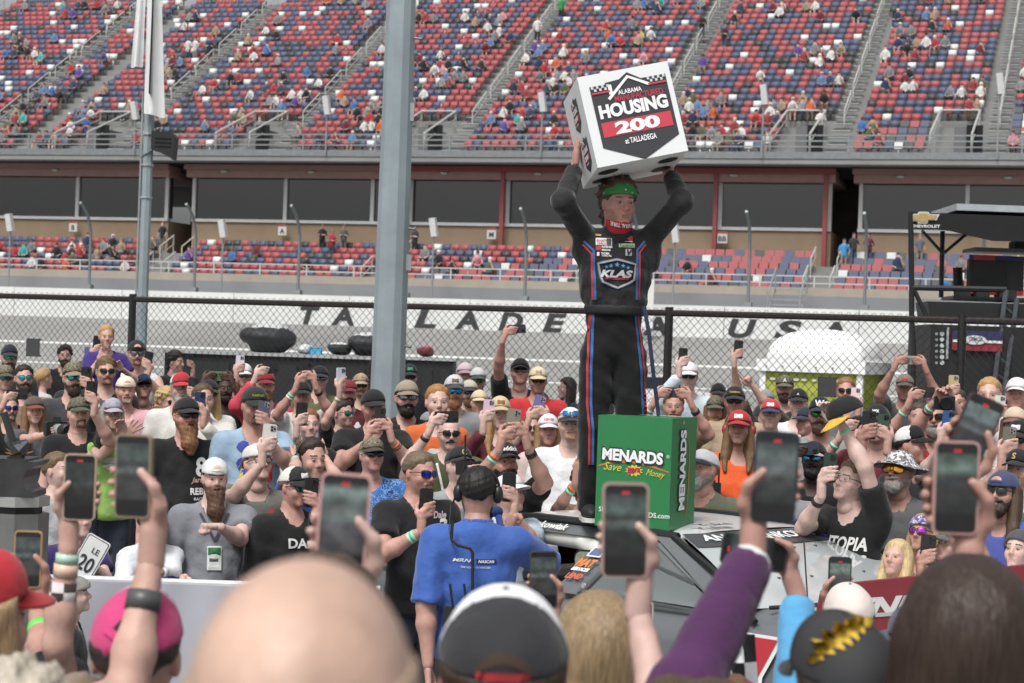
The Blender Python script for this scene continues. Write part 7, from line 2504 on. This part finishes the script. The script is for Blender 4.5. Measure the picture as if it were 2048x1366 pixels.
# number sign held by the boy in purple
def number_sign():
    p = P(176, 1120, 10.35)
    r = empty('number_sign', p); r.matrix_world = Matrix.Translation(p) @ Matrix.Rotation(R_(28), 4, 'Y')
    tag(r, 'white rectangular number sign reading 20 held by the boy in purple', 'sign')
    MB().prism(rrect(.13, .26, .012), (0, .006, 0), (1, 0, 0), (0, 0, 1), .012).build('board', M('dcdedf', .5, .03), r)
    MB().prism(rrect(.12, .25, .01), (0, -.0065, 0), (1, 0, 0), (0, 0, 1), .001).build('border', M('3a3d42', .5), r)
    MB().prism(rrect(.112, .242, .01), (0, -.008, 0), (1, 0, 0), (0, 0, 1), .001).build('face', M('dcdedf', .5), r)
    flat_text('20', r, (0, -.0095, -.02), (1, 0, 0), (0, 0, 1), M('33363a', .5, 0), w=.085, h=.085, bold=.02)
    flat_text('LE', r, (.015, -.0095, .06), (1, 0, 0), (0, 0, 1), M('33363a', .5, 0), h=.03, bold=.01)
number_sign()
# ------------------------------------------------------------ the reporter in blue, seen from behind
def build_reporter():
    blue = M('2c57a8', .75, .12, 6, bump=.6, bscale=12, sheen=.2)
    D = BP(957, 985, 9.3, 'reporter in bright blue polo and black headset seen from behind', back=True, hr=('short', '1a1513'), muff='1c1d20', sh=blue, sk=1, b=1.18, legs='26272b', res=3, yaw=math.pi, hyaw=math.pi - .1, pit=.1,
           Rh=(1014, 1066, 9.52, 'fist', ((-.3, -.1, 1), (-.6, -.3, 0))), Lh=(856, 1330, 9.16, 'relax'), group='people beside the car', slen=.78, elb={'L': (1, .05, 0), 'R': (-1, -.1, -.7)})
    r = D['root']; tr = bvh_of(D['me'])
    V, Q = nets(lambda p: smax(smax(cone(p, (0, .03, 1.42), (0, .01, 1.56), .088, .074), p[:, 2] - 1.545, .003), -cone(p, (0, .03, 1.42), (0, .01, 1.56), .08, .066), .003), (-.13, -.13, 1.42), (.13, .14, 1.58), .009)
    link('collar', mesh_np('collar', V, Q, None, [blue], True), r)
    wh = M('dfe3ea', .6, 0)
    V2 = [(x, 1.335 + z) for x, z in ((-.10, .0), (-.005, .0), (.0, .022), (-.095, .022))]
    decal(tr, V2, [(0, 1, 2, 3)], M('1b2340', .6, 0), r, 'print', 1, .004)
    decal_text(tr, 'NASCAR', -.05, 1.346, wh, r, w=.075, h=.014, shear=.2, front=1, lift=.007)
    decal_text(tr, 'MRN', .065, 1.349, wh, r, w=.09, h=.016, shear=.3, front=1, lift=.006)
    decal_text(tr, 'THE VOICE OF NASCAR', .0, 1.318, wh, r, w=.14, h=.009, bold=0, front=1, lift=.006)
    # headset cable down the back, belt pack antennas
    L = lambda px, py, dd=9.12: D['loc'](px, py, dd)
    MB().tube([L(905, 1040, 9.16), L(903, 1078, 9.15), L(915, 1090, 9.13), L(940, 1097, 9.12), L(945, 1105, 9.12), L(945, 1180, 9.115)], .008, 6).build('headset_cable', M('17181a', .6), r)
    MB().tube([L(902, 1010, 9.25), L(898, 1060, 9.2), L(906, 1090, 9.14)], .003, 5).build('headset_cable', M('17181a', .6), r)
    for px in (900, 928):
        MB().tube([L(px + 6, 1215, 9.1), L(px, 1168, 9.1)], .006, 6).build('antenna', M('17181a', .6), r)
    MB().box(L(920, 1240, 9.12), (.16, .05, .12)).build('belt_pack', M('1b1c1e', .6), r)
    MB().tube([L(905, 1010, 9.3), L(930, 930, 9.3), L(931, 870, 9.3)], .005, 5).build('antenna', M('17181a', .6), r)
    m = P(1008, 1058, 9.46)
    e = empty('microphone', m); tag(e, 'blue handheld microphone held by the reporter in blue', 'microphone')
    MB().tube([(0, -.02, -.05), (-.03, .05, .06)], .016, 10).build('handle', M('2b55a8', .5), e, True)
    V, F = uv_sphere((-.035, .06, .075), .028, 10, 8); MB().add(V, F.tolist()).build('windscreen', M('22386e', .9), e, True)
build_reporter()

# ------------------------------------------------------------ foreground people with raised phones, seen from behind
FG = 'people in front of the camera'
def fg(x, y, d, who, **k):
    k.setdefault('back', True); k.setdefault('group', FG); k.setdefault('res', 2); k.setdefault('legs', '2b3040')
    return BP(x, y, d, who, **k)
def checker(a, b, sc):
    m = M(a, .85, 0, name='checkered_cloth').copy()
    n, l = m.node_tree.nodes, m.node_tree.links
    tc = n.new('ShaderNodeTexCoord'); ck = n.new('ShaderNodeTexChecker')
    ck.inputs['Scale'].default_value = sc; ck.inputs['Color1'].default_value = (*lin(a), 1); ck.inputs['Color2'].default_value = (*lin(b), 1)
    l.new(tc.outputs['Object'], ck.inputs['Vector']); l.new(ck.outputs['Color'], n['Principled BSDF'].inputs['Base Color'])
    return m
mesh_pink = cloth('c43a76')
fg(-55, 1245, 3.9, 'long blond haired woman in a bright red cap', kind='f', cap=('f', 'b31f2c', 'b31f2c'), hr=('long', '9a8360'), sh='8a7a6c', yaw=math.pi - .35, hyaw=math.pi - .55, place='at left edge', ph=('R', 268, 952, 1, '8a7a62', 3.75), band=[('R', '4a4b4c', .08, .018)], elb={'R': (.12, .3, -1)})
TAT = fg(-20, 1215, 5.0, 'tattooed person at left raising a gold framed phone', hr=('short', '3a2c22'), sh='2b2c30', ph=('R', 56, 1118, 0, 'b08a5c', 5.5), band=[('R', '5fd84a', .1, .016)], sk=1, scale=1.0)
PINK = fg(272, 1318, 3.8, 'woman in a pink cap with crossed back straps', kind='f', cap=('f', camo('e6b6cc', 'd894b4', 'efd0de'), 'c43a76', 'c43a76'), hr=('short', '2c221e'), sh='c9a2a8', sk=0)
def pink_straps():
    c = PINK['cap']
    tr = bvh_of(c.data)
    op = [(0, .105), (.028, .075), (.0, .055), (-.028, .075)]
    decal(tr, op, [(0, 1, 2, 3)], M('2a2020', .9), c, 'opening', 1, .002)
    op = [(-.04, .03), (0, .05), (.04, .03), (.045, .015), (-.045, .015)]
    decal(tr, op, [(0, 1, 2, 3, 4)], M('2a2020', .9), c, 'opening', 1, .002)
    for s in (-1, 1):
        V, F = rib([(s * (-.045 + .009 * i), .072 - .0045 * i) for i in range(11)], .012)
        decal(tr, V, [f[::-1] for f in F], mesh_pink, c, 'strap', 1, .006)
        decal(tr, V, F, mesh_pink, c, 'strap', 1, .0065)
pink_straps()
fg(262, 1300, 4.9, 'person in a checkered sleeve behind the pink cap', kind='f', hr=('short', '5a4030'), sh='3f4044', ph=('L', 160, 974, 0, 'b39a86', 4.7), band=[('L', 'a9cdbb', .03, .012), ('L', 'd9b9a0', .06, .016), ('L', checker('cfc6c8', '3a302e', 30), .125, .035)], scale=.93, screen=1)
fg(600, 1498, 1.32, 'bald man filling the foreground', hr=('fringe', 'a98f78'), sh='6a6e74', sk='bf9d8b', res=2, hs=1.0, place='with his head closest to the camera', pit=.15)
fg(640, 1300, 2.75, 'person hidden behind the bald man raising a rose phone', hr=('short', '4a3a2c'), sh='8a8c90', sk=2, ph=('R', 686, 1050, -3, 'c99a94', 3.0), band=[('R', MINT, .07, .014)], scale=1.0, screen=2, elb={'R': (-.5, 0, -1)})
TR = fg(1005, 1372, 2.8, 'man in a white and black mesh trucker cap', cap=('f', M('dfe1e4', .85, .04), '26272a', cloth('2b2c30')), hr=('short', '3a2c22'), sh='55585e', sk=1, cap2=.035)
def trucker():
    c = TR['cap']; tr = bvh_of(c.data)
    V, F = rib([(-.035 + .007 * i, .032) for i in range(11)], .012)
    decal(tr, V, F, M('a82a33', .7), c, 'strap', 1, .004)
    op = [(.036 * math.cos(a), .036 + .03 * math.sin(a)) for a in np.linspace(0, math.pi, 11)]
    decal(tr, op, [tuple(range(11))], M('3a2c22', .9), c, 'opening', 1, .002)
trucker()
fg(1050, 1330, 5.3, 'person behind the trucker cap with a dark phone', hr=('short', '4a3628'), sh='4a4c50', ph=('R', 1087, 1158, 2, '3a3d40', 5.55), sk=1, scale=.9)
fg(1195, 1322, 3.95, 'blond haired woman seen from behind', kind='f', hr=('long', '8d7656'), sh='6a5a68', sk=1, place='right of the trucker cap')
BLH = fg(1236, 1330, 5.6, 'person with ringed fingers and a low pale phone', kind='f', hr=('short', '6a4a34'), sh='b99a90', ph=('R', 1278, 1258, 0, 'c9b9ae', 5.6), scale=.88, sk=1)
fg(1345, 1500, 3.1, 'person below the frame raising a rose gold phone', kind='f', hr=('short', '4a3a2c'), sh='2a2c30', ph=('R', 1250, 1060, 1, 'a88a84', 3.3), scale=.88, screen=3, sk=2)
fg(1420, 1520, 2.95, 'person below the frame in a purple sweater raising a dark blue phone', hr=('short', '4a3a2c'), sh='4a2250', slv='l', ph=('L', 1556, 940, -2, '1f2638', 3.45), scale=.92, screen=4, sk=1, band=[('L', 'dfdfe0', .02, .016)], elb={'L': (.6, 0, -1)})
fg(1455, 1450, 4.5, 'person in a light blue long sleeve', kind='f', hr=('short', '6a4a34'), sh='4f9ccc', slv='l', ph=('R', 1508, 1104, 84, '2b2c2e', 4.75), scale=.9, screen=5, sk=1, place='filming with a small camera phone')
fg(1685, 1398, 3.25, 'person in a black cap with a yellow patch', cap=('f', camo('2b2c2e', '2b2c2e', '2b2c2e'), '222325', M('303134', .8, .1)), hr=('short', '33271f'), sh='26282c', sk=1, yaw=math.pi + .2, hyaw=math.pi + .25)
def yellow_patch():
    c = people[-1][0]
    cap = [o for o in c.children if o.name.startswith('cap')][0]
    tr = bvh_of(cap.data)
    n = 22
    V, F = [], []
    for i in range(n):
        t = i / (n - 1)
        a = R_(12 + 95 * t)
        x, z = .088 * math.cos(a) - .005, .048 + .085 * math.sin(a)
        w = (.004 + .017 * math.sin(math.pi * t)) * (.7 + .3 * (i % 3))
        V += [(x + w * math.cos(a), z + w * math.sin(a) * .5), (x - w * math.cos(a), z - w * math.sin(a))]
        if i: F.append((2 * i - 2, 2 * i - 1, 2 * i + 1, 2 * i))
    decal(tr, V, F, M('d9b62e', .7, .1), cap, 'patch', 1, .004)
yellow_patch()
fg(1698, 1246, 6.5, 'man in a cream cap with a dark button', cap=('f', 'd8cfc8', '2a2c3a', 'd2c8c2'), hr=('short', '5a4636'), sh='55585e', sk=1, ph=('L', 1679, 1160, 0, '1b1d22', 6.75), scale=.93, screen=6)
fg(1842, 1305, 5.4, 'man in a slate blue cap', cap=('f', '55586a', '4a4d60'), hr=('short', '4a3a2c'), sh='7a3038', yaw=math.pi + .4, hyaw=math.pi + .5)
fg(1935, 1315, 3.05, 'woman with long straight dark brown hair', kind='f', hr=('long', '33241b'), sh='2e2a2c', sk=1, ph=('R', 1911, 975, 0, 'b9928c', 3.35), place='at lower right', screen=7, hs=1.12, res=3, elb={'R': (-.5, 0, -1)})
fg(1985, 1330, 3.85, 'person at the right edge tilting a dark phone', hr=('short', '4a3a2c'), sh='6a5f66', ph=('R', 1946, 866, -22, '3a2a2e', 4.1), scale=1.0, screen=8, sk=1)
fg(30, 1500, 2.9, 'white haired person at the lower left corner', kind='f', hr=('curly', 'b3aa9a'), sh='9a948c', sk=2)
